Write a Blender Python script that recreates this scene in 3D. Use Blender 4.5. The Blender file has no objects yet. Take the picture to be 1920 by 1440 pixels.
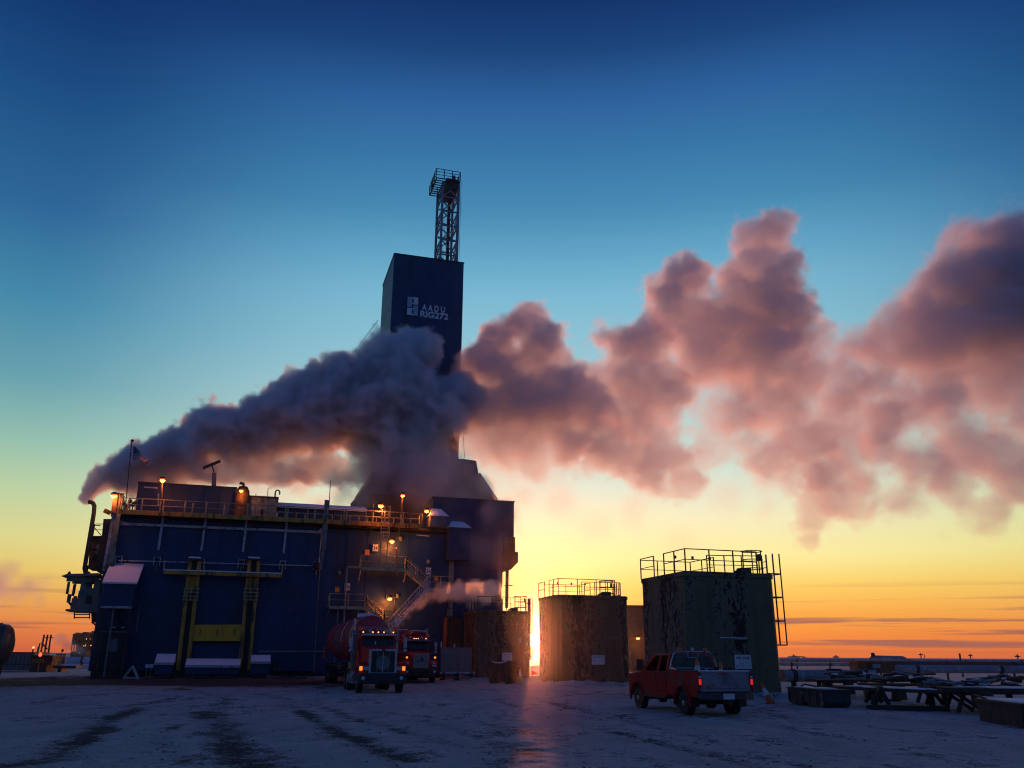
import bpy, bmesh, math, random
import numpy as np
from mathutils import Vector, Matrix, noise as mnoise
random.seed(7); RNG = np.random.default_rng(11)
SC = bpy.context.scene
COL = SC.collection
R = math.radians

# ------------------------------------------------------------------ camera
F_PX, PITCH, ROLL, CAM_H = 1560.0, R(18.07), 0.0065, 1.9
cam_d = bpy.data.cameras.new('camera'); cam = bpy.data.objects.new('camera', cam_d); COL.objects.link(cam)
cam_d.sensor_width = 36.0; cam_d.lens = 36.0 * F_PX / 1920.0
cam_d.clip_start = 0.2; cam_d.clip_end = 20000
cam.matrix_world = Matrix.Translation((0, 0, CAM_H)) @ Matrix.Rotation(R(90) + PITCH, 4, 'X') @ Matrix.Rotation(ROLL, 4, 'Z')
SC.camera = cam
CM = cam.matrix_world.to_3x3()

# ------------------------------------------------------------------ render look
SC.render.engine = 'CYCLES'
SC.view_settings.view_transform = 'Standard'; SC.view_settings.look = 'None'
SC.view_settings.gamma = 1.0; SC.view_settings.exposure = 0.0; SC.view_settings.use_curve_mapping = False
SC.cycles.max_bounces = 7; SC.cycles.diffuse_bounces = 2; SC.cycles.glossy_bounces = 2
SC.cycles.transmission_bounces = 4; SC.cycles.transparent_max_bounces = 8
SC.cycles.volume_bounces = 6
SC.cycles.volume_step_rate = 1.0; SC.cycles.volume_max_steps = 256
SC.cycles.use_denoising = True; SC.cycles.filter_width = 1.1
SC.cycles.sample_clamp_indirect = 4.0

SUN_EL, SUN_AZ = R(0.95), R(1.5)             # low sun in the gap between two tanks, azimuth clockwise from +Y
SUN_DIR = Vector((math.sin(SUN_AZ) * math.cos(SUN_EL), math.cos(SUN_AZ) * math.cos(SUN_EL), math.sin(SUN_EL)))

# ------------------------------------------------------------------ node helper
class NT:
    def __init__(s, tree): s.t = tree; s.n = tree.nodes; s.l = tree.links
    def add(s, typ, ins=None, **kw):
        nd = s.n.new(typ)
        for k, v in kw.items(): setattr(nd, k, v)
        for k, v in (ins or {}).items():
            sock = nd.inputs[k]
            if isinstance(v, bpy.types.NodeSocket): s.l.new(v, sock)
            elif v is not None: sock.default_value = v
        return nd
    def math(s, op, a, b=None, c=None, clamp=False):
        nd = s.n.new('ShaderNodeMath'); nd.operation = op; nd.use_clamp = clamp
        for i, v in enumerate((a, b, c)):
            if v is None: continue
            if isinstance(v, bpy.types.NodeSocket): s.l.new(v, nd.inputs[i])
            else: nd.inputs[i].default_value = v
        return nd.outputs[0]
    def vmath(s, op, a, b=None, out=0):
        nd = s.n.new('ShaderNodeVectorMath'); nd.operation = op
        for i, v in enumerate((a, b)):
            if v is None: continue
            if isinstance(v, bpy.types.NodeSocket): s.l.new(v, nd.inputs[i])
            else: nd.inputs[i].default_value = v
        return nd.outputs[out]
    def ramp(s, fac, stops, interp='LINEAR'):
        nd = s.n.new('ShaderNodeValToRGB'); s.l.new(fac, nd.inputs[0]); cr = nd.color_ramp; cr.interpolation = interp
        while len(cr.elements) > 1: cr.elements.remove(cr.elements[-1])
        for i, (p, c) in enumerate(stops):
            e = cr.elements[0] if i == 0 else cr.elements.new(p)
            e.position = p; e.color = (*c, 1) if len(c) == 3 else c
        return nd.outputs[0]
    def maprange(s, v, a, b, c=0.0, d=1.0, interp='LINEAR'):
        nd = s.n.new('ShaderNodeMapRange'); nd.interpolation_type = interp
        s.l.new(v, nd.inputs[0])
        for i, x in zip((1, 2, 3, 4), (a, b, c, d)): nd.inputs[i].default_value = x
        return nd.outputs[0]
    def mix(s, fac, a, b, blend='MIX'):
        nd = s.n.new('ShaderNodeMix'); nd.data_type = 'RGBA'; nd.blend_type = blend
        for k, v in ((0, fac), (6, a), (7, b)):
            if isinstance(v, bpy.types.NodeSocket): s.l.new(v, nd.inputs[k])
            elif k == 0: nd.inputs[k].default_value = v
            else: nd.inputs[k].default_value = (*v, 1) if len(v) == 3 else v
        return nd.outputs[2]

def lin(h):
    c = [int(h[i:i + 2], 16) / 255 for i in (0, 2, 4)]
    return tuple(x / 12.92 if x <= 0.04045 else ((x + 0.055) / 1.055) ** 2.4 for x in c)

# ------------------------------------------------------------------ world: clear dusk sky
world = bpy.data.worlds.new('World'); SC.world = world; world.use_nodes = True
w = NT(world.node_tree); w.n.clear()
tc = w.add('ShaderNodeTexCoord'); dirv = w.vmath('NORMALIZE', tc.outputs['Generated'])
sx = w.add('ShaderNodeSeparateXYZ', {0: dirv})
elev = w.math('ARCSINE', sx.outputs[2])                      # radians above the horizon
deg = w.math('MULTIPLY', elev, 180 / math.pi)
SKY = [(-2, 'b05a44'), (0, 'dc6a3c'), (1.2, 'ee8438'), (2.5, 'f6a23e'), (4.3, 'fccc5c'), (6.1, 'fbeb98'), (8.7, 'f2ebbc'), (10.5, 'dfe6cc'),
       (13.3, 'bedad0'), (18.8, '96c7d2'), (24, '78b7d0'), (26.8, '60a3c4'), (29.5, '468ab2'), (33, '3676a6'), (36.5, '2b609a'), (39.7, '174279'), (43, '092c64'), (52, '081f55'), (90, '04102e')]
fac = w.maprange(deg, -2, 90)
base = w.ramp(fac, [((d + 2) / 92, lin(c)) for d, c in SKY])
# azimuth: warmest and brightest towards the sun, deep blue dusk on the far side
hd = w.add('ShaderNodeCombineXYZ', {0: sx.outputs[0], 1: sx.outputs[1], 2: 0.0})
hn = w.vmath('NORMALIZE', hd.outputs[0])
ca = w.vmath('DOT_PRODUCT', hn, (math.sin(SUN_AZ + R(3)), math.cos(SUN_AZ + R(3)), 0), out='Value')
azf = w.maprange(ca, 0.80, 1.0, 0.0, 1.0, 'SMOOTHSTEP')
side = w.ramp(fac, [((d + 2) / 92, lin(c)) for d, c in [(-2, '8a4038'), (0, 'cc5c3e'), (1.6, 'e07c44'), (3.0, 'e8a550'), (4.6, 'e6c468'), (6.5, 'dcd488'), (9.3, 'b9cf9f'), (12.2, '8fbcaa'),
       (15.8, '649eaa'), (20.5, '4186a6'), (26, '296394'), (33, '16487e'), (38, '0a316a'), (44, '051f54'), (90, '030c28')]])
back = w.ramp(fac, [((d + 2) / 92, lin(c)) for d, c in [(-2, '18233c'), (2, '324468'), (8, '405880'), (14, '3a5e8e'), (30, '204280'), (90, '0a2662')]])
c1 = w.mix(azf, side, base)
bf = w.maprange(ca, -0.2, 0.75, 0.0, 1.0, 'SMOOTHSTEP')
c2 = w.mix(bf, back, c1)
# thin streaks of cloud just above the horizon
mp = w.add('ShaderNodeMapping', {0: dirv, 3: (1.6, 1.6, 60.0)})
nz = w.add('ShaderNodeTexNoise', {'Vector': mp.outputs[0], 'Scale': 2.2, 'Detail': 5.0, 'Roughness': 0.55})
st = w.maprange(nz.outputs[0], 0.50, 0.62, 0.0, 1.0, 'SMOOTHSTEP')
low = w.math('MULTIPLY', w.maprange(deg, 0.2, 0.7), w.maprange(deg, 4.6, 2.0))
rightside = w.maprange(sx.outputs[0], 0.12, 0.30)
leftside = w.maprange(sx.outputs[0], -0.35, -0.5)
stm = w.math('MULTIPLY', w.math('MULTIPLY', st, low), w.math('ADD', w.math('MULTIPLY', w.math('MAXIMUM', rightside, leftside), 0.9), 0.1))
c3 = w.mix(stm, c2, lin('9c5c54'))
# the sun: a small disc with a tight bright ring
sd = w.vmath('DOT_PRODUCT', dirv, tuple(SUN_DIR), out='Value')
ang = w.math('MULTIPLY', w.math('ARCCOSINE', w.math('MINIMUM', sd, 0.9999999)), 180 / math.pi)
disc = w.maprange(ang, 0.46, 0.34, 0.0, 1.0, 'SMOOTHSTEP')
aur = w.math('POWER', 2.718, w.math('MULTIPLY', ang, -1.5))
aur2 = w.math('POWER', 2.718, w.math('MULTIPLY', ang, -0.16))
bg1 = w.add('ShaderNodeBackground', {0: c3, 1: 1.0})
bg2 = w.add('ShaderNodeBackground', {0: (1.0, 0.62, 0.26, 1), 1: w.math('MULTIPLY', disc, 14.0)})
bg3 = w.add('ShaderNodeBackground', {0: (1.0, 0.34, 0.05, 1), 1: w.math('ADD', w.math('MULTIPLY', aur, 0.45), w.math('MULTIPLY', aur2, 0.035))})
nish = w.add('ShaderNodeTexSky', sky_type='NISHITA', sun_disc=False, sun_elevation=SUN_EL, sun_rotation=SUN_AZ, altitude=5.0, air_density=1.0, dust_density=0.6, ozone_density=3.0)
bg4 = w.add('ShaderNodeBackground', {0: nish.outputs[0], 1: 0.02})
a1 = w.add('ShaderNodeAddShader', {0: bg1.outputs[0], 1: bg2.outputs[0]})
a2 = w.add('ShaderNodeAddShader', {0: a1.outputs[0], 1: bg3.outputs[0]})
a3 = w.add('ShaderNodeAddShader', {0: a2.outputs[0], 1: bg4.outputs[0]})
w.add('ShaderNodeOutputWorld', {0: a3.outputs[0]})

# ------------------------------------------------------------------ sun lamp
sl = bpy.data.lights.new('sun', 'SUN'); so = bpy.data.objects.new('sun', sl); COL.objects.link(so)
sl.energy = 2.6; sl.angle = R(0.5); sl.color = (1.0, 0.26, 0.10)
so.rotation_euler = (-SUN_DIR).to_track_quat('-Z', 'Y').to_euler()

# ------------------------------------------------------------------ pixel rays -> places in the world (measured on the 1920 wide photograph)
CAMP = Vector((0, 0, CAM_H))
def ray(px, py):
    return (CM @ Vector(((px - 960) / F_PX, (720 - py) / F_PX, -1.0)))
def G(px, py, z=0.0):
    d = ray(px, py); k = (z - CAM_H) / d.z; return CAMP + d * k
def atY(px, py, Y):
    d = ray(px, py); return CAMP + d * (Y / d.y)
def hit(px, py, p0, n):
    d = ray(px, py); return CAMP + d * ((Vector(p0) - CAMP).dot(n) / d.dot(n))
class Frame:
    """local axes: s along the face, t away behind it, z up"""
    def __init__(s, o, ang):
        s.o = Vector(o); s.a = ang
        s.e1 = Vector((math.cos(ang), math.sin(ang), 0)); s.e2 = Vector((-math.sin(ang), math.cos(ang), 0)); s.e3 = Vector((0, 0, 1))
    def w(s, a, t, z): return s.o + s.e1 * a + s.e2 * t + s.e3 * z
    def px(s, x, y, t=0.0):           # pixel -> (s, z) on the upright plane t
        p = hit(x, y, s.o + s.e2 * t, s.e2) - s.o
        return p.dot(s.e1), p.z
    def pw(s, x, y, t=0.0):
        return hit(x, y, s.o + s.e2 * t, s.e2)
    def pt(s, x, y, a):               # pixel -> (t, z) on the upright plane s = a
        p = hit(x, y, s.o + s.e1 * a, s.e1) - s.o
        return p.dot(s.e2), p.z

# ------------------------------------------------------------------ mesh builder
MEMO = {}
class MB:
    def __init__(s, frame=None): s.v = []; s.f = []; s.fr = frame
    def P(s, p): return s.fr.w(*p) if s.fr else Vector(p)
    def raw(s, vs, fs):
        b = len(s.v); s.v += [Vector(x) for x in vs]; s.f += [tuple(i + b for i in f) for f in fs]; return s
    def hexa(s, c):   # 8 corners: bottom 4 ccw then top 4
        return s.raw([s.P(x) for x in c], [(3, 2, 1, 0), (4, 5, 6, 7), (0, 1, 5, 4), (1, 2, 6, 5), (2, 3, 7, 6), (3, 0, 4, 7)])
    def box(s, x0, x1, y0, y1, z0, z1):
        return s.hexa([(x0, y0, z0), (x1, y0, z0), (x1, y1, z0), (x0, y1, z0), (x0, y0, z1), (x1, y0, z1), (x1, y1, z1), (x0, y1, z1)])
    def prism(s, poly, axis, a0, a1):
        """poly: list of 2d points in the plane of the other two axes"""
        def mk(p, a):
            return (a, p[0], p[1]) if axis == 0 else ((p[0], a, p[1]) if axis == 1 else (p[0], p[1], a))
        n = len(poly)
        vs = [s.P(mk(p, a0)) for p in poly] + [s.P(mk(p, a1)) for p in poly]
        fs = [tuple(range(n))[::-1], tuple(range(n, 2 * n))] + [(i, (i + 1) % n, n + (i + 1) % n, n + i) for i in range(n)]
        return s.raw(vs, fs)
    def bar(s, p, q, w, h=None, up=(0, 0, 1)):
        h = h or w; p, q = s.P(p), s.P(q); d = (q - p); L = d.length
        if L < 1e-6: return s
        d = d / L; up = Vector(up)
        if abs(d.dot(up)) > 0.98: up = s.fr.e1 if s.fr else Vector((1, 0, 0))
        a = d.cross(up).normalized(); b = a.cross(d).normalized()
        c = [(-w / 2, -h / 2), (w / 2, -h / 2), (w / 2, h / 2), (-w / 2, h / 2)]
        vs = [p + a * i + b * j for i, j in c] + [q + a * i + b * j for i, j in c]
        return s.raw(vs, [(3, 2, 1, 0), (4, 5, 6, 7), (0, 1, 5, 4), (1, 2, 6, 5), (2, 3, 7, 6), (3, 0, 4, 7)])
    def tube(s, pts, r, n=8, cap=True, radii=None):
        pts = [s.P(p) for p in pts]; rings = []
        b = len(s.v)
        prev = None
        for i, p in enumerate(pts):
            d = (pts[min(i + 1, len(pts) - 1)] - pts[max(i - 1, 0)]).normalized()
            if prev is None:
                u = Vector((0, 0, 1)) if abs(d.z) < 0.9 else Vector((1, 0, 0))
                a = d.cross(u).normalized()
            else:
                a = (prev - d * prev.dot(d)).normalized()
            prev = a; c = d.cross(a).normalized(); rr = radii[i] if radii else r
            s.v += [p + (a * math.cos(2 * math.pi * k / n) + c * math.sin(2 * math.pi * k / n)) * rr for k in range(n)]
        for i in range(len(pts) - 1):
            for k in range(n):
                s.f.append((b + i * n + k, b + i * n + (k + 1) % n, b + (i + 1) * n + (k + 1) % n, b + (i + 1) * n + k))
        if cap:
            s.f.append(tuple(b + k for k in range(n))[::-1]); m = b + (len(pts) - 1) * n
            s.f.append(tuple(m + k for k in range(n)))
        return s
    def lathe(s, c, prof, axis=(0, 0, 1), n=16):
        """prof: list of (radius, distance along axis) from point c"""
        ax = Vector(axis).normalized()
        if s.fr: c = s.P(c); ax = s.fr.e1 * ax.x + s.fr.e2 * ax.y + s.fr.e3 * ax.z
        else: c = Vector(c)
        a = ax.orthogonal().normalized(); bb = ax.cross(a)
        b = len(s.v)
        for r, h in prof:
            s.v += [c + ax * h + (a * math.cos(2 * math.pi * k / n) + bb * math.sin(2 * math.pi * k / n)) * max(r, 1e-4) for k in range(n)]
        for i in range(len(prof) - 1):
            for k in range(n):
                s.f.append((b + i * n + k, b + i * n + (k + 1) % n, b + (i + 1) * n + (k + 1) % n, b + (i + 1) * n + k))
        s.f.append(tuple(b + k for k in range(n))[::-1]); m = b + (len(prof) - 1) * n
        s.f.append(tuple(m + k for k in range(n)))
        return s
    def quad(s, a, b, c, d, th=0.0):
        pts = [s.P(p) for p in (a, b, c, d)]
        if th:
            n = (pts[1] - pts[0]).cross(pts[3] - pts[0]).normalized() * th
            return s.raw(pts + [p + n for p in pts], [(3, 2, 1, 0), (4, 5, 6, 7), (0, 1, 5, 4), (1, 2, 6, 5), (2, 3, 7, 6), (3, 0, 4, 7)])
        return s.raw(pts, [(0, 1, 2, 3)])
    def build(s, name, mat, parent=None, smooth=False, bevel=0.0, local=False):
        me = bpy.data.meshes.new(name)
        off = Vector((0, 0, 0))
        if parent is not None and not local:
            off = Vector(MEMO.get(parent.name, (0, 0, 0)))
        me.from_pydata([tuple(v - off) for v in s.v], [], s.f)
        bm = bmesh.new(); bm.from_mesh(me); bmesh.ops.recalc_face_normals(bm, faces=bm.faces)
        if bevel: bmesh.ops.bevel(bm, geom=[e for e in bm.edges if e.calc_face_angle(0) > 0.6], offset=bevel, segments=2, affect='EDGES', profile=0.5)
        bm.to_mesh(me); bm.free()
        me.materials.append(mat)
        if smooth:
            me.shade_smooth()
            try: me.set_sharp_from_angle(angle=R(35))
            except Exception: pass
        o = bpy.data.objects.new(name, me); COL.objects.link(o)
        if parent is not None:
            o.parent = parent
            if not local: MEMO[o.name] = tuple(off)
        return o

def thing(name, label, cat, loc=(0, 0, 0), group=None, rotz=0.0, kind=None):
    o = bpy.data.objects.new(name, None); COL.objects.link(o); o.location = loc; o.rotation_euler = (0, 0, rotz)
    o.empty_display_size = 0.3
    o['label'] = label; o['category'] = cat
    if group: o['group'] = group
    if kind: o['kind'] = kind
    MEMO[o.name] = tuple(loc); return o
def tag(o, label=None, cat=None, group=None, kind=None):
    for k, v in (('label', label), ('category', cat), ('group', group), ('kind', kind)):
        if v: o[k] = v
    return o
def dup(root, loc, rotz=None, label=None, group=None, skip=()):
    c = root.copy(); COL.objects.link(c); c.location = loc
    if rotz is not None: c.rotation_euler = (0, 0, rotz)
    if label: c['label'] = label
    if group: c['group'] = group
    def rec(src, dst):
        for ch in list(src.children):
            if ch.name.split('.')[0] in skip: continue
            d = ch.copy(); COL.objects.link(d); d.parent = dst; rec(ch, d)
    rec(root, c); return c

# ------------------------------------------------------------------ materials
MATS = {}
def mat(name, col, rough=0.6, metal=0.0, vary=0.0, vscale=1.5, dirt=None, dirt_amt=0.0, dscale=0.8, bump=0.0, bscale=20.0, emit=None, estr=0.0, trans=0.0, streak=False, col2=None, spec=0.5):
    m = bpy.data.materials.new(name); m.use_nodes = True; q = NT(m.node_tree); q.n.clear()
    tcn = q.add('ShaderNodeTexCoord'); oi = q.add('ShaderNodeObjectInfo')
    vec = q.vmath('ADD', tcn.outputs['Object'], oi.outputs['Random'])
    base = q.mix(0.0, col, col)
    if vary:
        n1 = q.add('ShaderNodeTexNoise', {'Vector': vec, 'Scale': vscale, 'Detail': 5.0, 'Roughness': 0.65})
        lo = tuple(c * (1 - vary) for c in col); hi = tuple(min(1, c * (1 + vary)) for c in (col2 or col))
        base = q.ramp(n1.outputs[0], [(0.3, lo), (0.7, hi)])
    if dirt:
        mpn = q.add('ShaderNodeMapping', {0: vec, 3: (1, 1, 0.18) if streak else (1, 1, 1)})
        n2 = q.add('ShaderNodeTexNoise', {'Vector': mpn.outputs[0], 'Scale': dscale * 3, 'Detail': 7.0, 'Roughness': 0.68})
        f = q.maprange(n2.outputs[0], 0.62 - dirt_amt * 0.3, 0.70 - dirt_amt * 0.22, 0, 1)
        base = q.mix(f, base, dirt)
    bs = q.add('ShaderNodeBsdfPrincipled', {'Base Color': base, 'Metallic': metal})
    n3 = q.add('ShaderNodeTexNoise', {'Vector': vec, 'Scale': 4.0, 'Detail': 4.0})
    q.l.new(q.maprange(n3.outputs[0], 0.3, 0.7, max(0.02, rough - 0.12), min(1, rough + 0.12)), bs.inputs['Roughness'])
    bs.inputs['Specular IOR Level'].default_value = spec
    if trans: bs.inputs['Transmission Weight'].default_value = trans; bs.inputs['IOR'].default_value = 1.1
    if bump:
        n4 = q.add('ShaderNodeTexNoise', {'Vector': tcn.outputs['Object'], 'Scale': bscale, 'Detail': 4.0})
        bp = q.add('ShaderNodeBump', {'Height': n4.outputs[0], 'Strength': bump, 'Distance': 0.02}); q.l.new(bp.outputs[0], bs.inputs['Normal'])
    if emit: bs.inputs['Emission Color'].default_value = (*emit, 1); bs.inputs['Emission Strength'].default_value = estr
    q.add('ShaderNodeOutputMaterial', {0: bs.outputs[0]})
    MATS[name] = m; return m

# ------------------------------------------------------------------ numpy value noise
def vnoise(x, y, seed=0):
    r = np.random.default_rng(seed).random((256, 256))
    xi = np.floor(x).astype(int); yi = np.floor(y).astype(int); fx = x - xi; fy = y - yi
    fx = fx * fx * (3 - 2 * fx); fy = fy * fy * (3 - 2 * fy)
    a = r[xi % 256, yi % 256]; b = r[(xi + 1) % 256, yi % 256]; c = r[xi % 256, (yi + 1) % 256]; d = r[(xi + 1) % 256, (yi + 1) % 256]
    return (a * (1 - fx) + b * fx) * (1 - fy) + (c * (1 - fx) + d * fx) * fy
def fbm(x, y, octv=4, seed=0):
    s = np.zeros_like(x); a = 0.5
    for i in range(octv): s += a * (vnoise(x * 2 ** i + 17.3 * i, y * 2 ** i + 5.1 * i, seed + i) - 0.5); a *= 0.5
    return s

# ------------------------------------------------------------------ reference frames
GA = R(16.5)                                   # the whole yard is laid out on one grid turned 16.5 degrees
RF = Frame(hit(200, 1273, G(345, 1272), Vector((-math.sin(GA), math.cos(GA), 0))), GA); RF.o.z = 0

def tank_frame(near, right, left, H):
    o = G(near[0], near[1], H); o.z = 0
    f = Frame(o, GA); return f, f.px(right[0], right[1])[0], f.pt(left[0], left[1], 0)[0]
TANKS = [tank_frame((1285, 1070), (1452, 1078), (1200, 1087), 6.0), tank_frame((1046, 1114.5), (1178, 1118), (1008.5, 1122), 6.0), tank_frame((895, 1144), (995, 1145), (869, 1149), 5.4)]

# ------------------------------------------------------------------ the yard: packed snow over gravel
def dense_axis(a, b, step, far, growth=1.25):
    v = list(np.arange(a, b, step)); s = step; lo = [a]; hi = [v[-1]]
    while hi[-1] < far: s *= growth; hi.append(hi[-1] + s)
    s = step
    while lo[-1] > -far: s *= growth; lo.append(lo[-1] - s)
    return np.array(lo[:0:-1] + v + hi[1:])
gx = dense_axis(-34.0, 24.0, 0.2, 7000); gy = dense_axis(4.0, 78.0, 0.2, 9000); gy = gy[gy > -300]
GX, GY = np.meshgrid(gx, gy, indexing='ij')
TRK = [([(10, 1436), (100, 1420), (165, 1380), (205, 1350), (265, 1325)], 0.55, 1.0), ([(380, 1335), (415, 1362), (440, 1395), (475, 1432), (480, 1460)], 0.75, 0.9), ([(330, 1360), (300, 1385), (330, 1420)], .4, .35),
       ([(560, 1330), (590, 1350), (630, 1372), (700, 1402), (760, 1425)], 0.42, 0.95), ([(610, 1325), (665, 1350), (735, 1366), (800, 1385), (860, 1402)], 0.35, 0.6), ([(790, 1350), (830, 1362), (930, 1395), (1010, 1420)], 0.3, 0.5),
       ([(1140, 1372), (1200, 1385), (1260, 1400), (1360, 1420), (1430, 1440)], 0.34, 0.8), ([(965, 1368), (1020, 1380), (1085, 1397)], 0.25, 0.5), ([(1040, 1338), (1085, 1343), (1140, 1352)], 0.3, 0.5), ([(1370, 1345), (1500, 1372), (1640, 1392)], 0.3, 0.35),
       ([(1180, 1344), (1290, 1368), (1420, 1382), (1560, 1412)], 0.25, 0.3), ([(500, 1400), (540, 1425), (560, 1450)], .4, .5), ([(60, 1320), (130, 1305), (230, 1300), (330, 1305)], .5, .5), ([(340, 1290), (430, 1310), (400, 1330)], .5, .5), ([(480, 1300), (540, 1312), (560, 1330)], .5, .5)]
rt = random.Random(12)
for _ in range(22):                            # faint single wheel marks that criss-cross the yard
    x0 = rt.uniform(-22, 20); y0 = rt.uniform(9, 34); a = rt.gauss(0, .38) + (0.25 if x0 < 0 else -.15); L = rt.uniform(8, 26); c = rt.gauss(0, .012)
    pl_ = [(x0 + math.sin(a + c * d) * d, y0 + math.cos(a + c * d) * d) for d in np.linspace(0, L, 6)]
    for off in (0, 1.85): TRK.append(([(x + off * math.cos(a), y - off * math.sin(a)) for x, y in pl_], 0.3, rt.uniform(.12, .42)))
dirt = np.zeros_like(GX); rut = np.zeros_like(GX)
wob = fbm(GX * 0.9, GY * 0.9, 4, 31) * 1.6
for pts, wd, am in TRK:
    wd, am = wd * 0.75, am * 0.5
    P = [G(x, y) if y > 200 else Vector((x, y, 0)) for x, y in pts]
    for a, b in zip(P[:-1], P[1:]):
        d = b - a; L2 = d.x * d.x + d.y * d.y
        t = np.clip(((GX - a.x) * d.x + (GY - a.y) * d.y) / L2, 0, 1)
        dist = np.sqrt((GX - a.x - t * d.x) ** 2 + (GY - a.y - t * d.y) ** 2) + wob * wd
        v = np.exp(-(dist / wd) ** 2) * am; dirt = np.maximum(dirt, v); rut = np.maximum(rut, v * (np.abs(GX) < 60))
sx_, tx_ = (GX - RF.o.x) * RF.e1.x + (GY - RF.o.y) * RF.e1.y, (GX - RF.o.x) * RF.e2.x + (GY - RF.o.y) * RF.e2.y
band = np.exp(-((tx_ + 9) / 9.0) ** 2) * (1 / (1 + np.exp((sx_ - 21) / 3)))
dirt = np.clip(dirt + 1.0 * band * (0.6 + 1.6 * fbm(GX * .12, GY * .35, 4, 77) + .3), 0, 1)
near = np.exp(-((GX + 0) / 60.0) ** 2) * np.exp(-((GY - 20) / 60.0) ** 2)
hz = fbm(GX * 0.11, GY * 0.11, 3, 3) * 0.16 * near + fbm(GX * 0.8, GY * 0.8, 4, 9) * 0.07 * near + fbm(GX * 3.1, GY * 3.1, 3, 19) * 0.035 * near
hz -= rut * 0.05
for (f, L, D) in TANKS:                        # drifts against the tank skirts
    a = (GX - f.o.x) * f.e1.x + (GY - f.o.y) * f.e1.y; b = (GX - f.o.x) * f.e2.x + (GY - f.o.y) * f.e2.y
    dd = np.sqrt(np.maximum(np.maximum(-a, a - L), 0) ** 2 + np.maximum(np.maximum(-b, b - D), 0) ** 2)
    hz += np.exp(-(dd / 0.7) ** 2) * (0.22 + 0.5 * fbm(GX * 1.3, GY * 1.3, 3, 55))
    dirt *= 1 - 0.8 * np.exp(-(dd / 1.2) ** 2)
hz += np.exp(-((tx_ + 0.6) / 0.9) ** 2) * (sx_ > -6) * (sx_ < 20) * (0.14 + 0.5 * fbm(GX * 0.9, GY * 0.9, 3, 56))
hz[(GY < 2) | (GY > 130) | (np.abs(GX) > 90)] = 0
hz = np.where(near > 0.02, hz, 0)
nX, nY = GX.shape
idx = np.arange(nX * nY).reshape(nX, nY)
quads = np.stack([idx[:-1, :-1], idx[1:, :-1], idx[1:, 1:], idx[:-1, 1:]], -1).reshape(-1, 4)
gm = bpy.data.meshes.new('ground'); gm.vertices.add(nX * nY); gm.vertices.foreach_set('co', np.stack([GX, GY, hz], -1).astype(np.float32).ravel())
gm.loops.add(quads.size); gm.loops.foreach_set('vertex_index', quads.ravel().astype(np.int32))
gm.polygons.add(len(quads)); gm.polygons.foreach_set('loop_start', np.arange(0, quads.size, 4, dtype=np.int32)); gm.update(); gm.validate()
gm.shade_smooth()
at = gm.attributes.new('dirt', 'FLOAT', 'POINT'); at.data.foreach_set('value', dirt.astype(np.float32).ravel())
ground = bpy.data.objects.new('ground', gm); COL.objects.link(ground); ground['kind'] = 'structure'
m = bpy.data.materials.new('snowy_ground'); m.use_nodes = True; q = NT(m.node_tree); q.n.clear()
pos = q.add('ShaderNodeNewGeometry').outputs['Position']
da = q.add('ShaderNodeAttribute', attribute_name='dirt').outputs['Fac']
n1 = q.add('ShaderNodeTexNoise', {'Vector': pos, 'Scale': 1.7, 'Detail': 10.0, 'Roughness': 0.8}).outputs[0]
mp1 = q.add('ShaderNodeMapping', {0: pos, 2: (0, 0, R(-25)), 3: (1.0, 0.3, 1.0)})
n2 = q.add('ShaderNodeTexNoise', {'Vector': mp1.outputs[0], 'Scale': 0.5, 'Detail': 6.0, 'Roughness': 0.6}).outputs[0]
n3 = q.add('ShaderNodeTexNoise', {'Vector': pos, 'Scale': 11.0, 'Detail': 4.0, 'Roughness': 0.75}).outputs[0]
k = q.math('ADD', q.math('MULTIPLY', n1, 0.9), q.math('MULTIPLY', n2, 0.75))
k = q.math('ADD', k, q.math('MULTIPLY', n3, 0.75))
k = q.math('ADD', k, q.math('MULTIPLY', da, 0.42))
mask = q.maprange(k, 1.21, 1.42, 0, 0.95, 'SMOOTHSTEP')
snowc = q.ramp(n2, [(0.3, (0.34, 0.325, 0.32)), (0.7, (0.66, 0.63, 0.62))])
snowc = q.mix(q.math('MULTIPLY', da, 0.35), snowc, (0.16, 0.16, 0.17))
grav = q.ramp(n3, [(0.35, (0.022, 0.02, 0.018)), (0.7, (0.10, 0.09, 0.08))])
col = q.mix(mask, snowc, grav)
bs = q.add('ShaderNodeBsdfPrincipled', {'Base Color': col, 'Roughness': 0.9})
hgt = q.math('ADD', q.math('MULTIPLY', n3, 0.5), q.math('MULTIPLY', n1, 0.8))
bp = q.add('ShaderNodeBump', {'Height': hgt, 'Strength': 0.8, 'Distance': 0.08}); q.l.new(bp.outputs[0], bs.inputs['Normal'])
bs.inputs['Specular IOR Level'].default_value = 0.03
q.add('ShaderNodeOutputMaterial', {0: bs.outputs[0]}); gm.materials.append(m)

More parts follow.
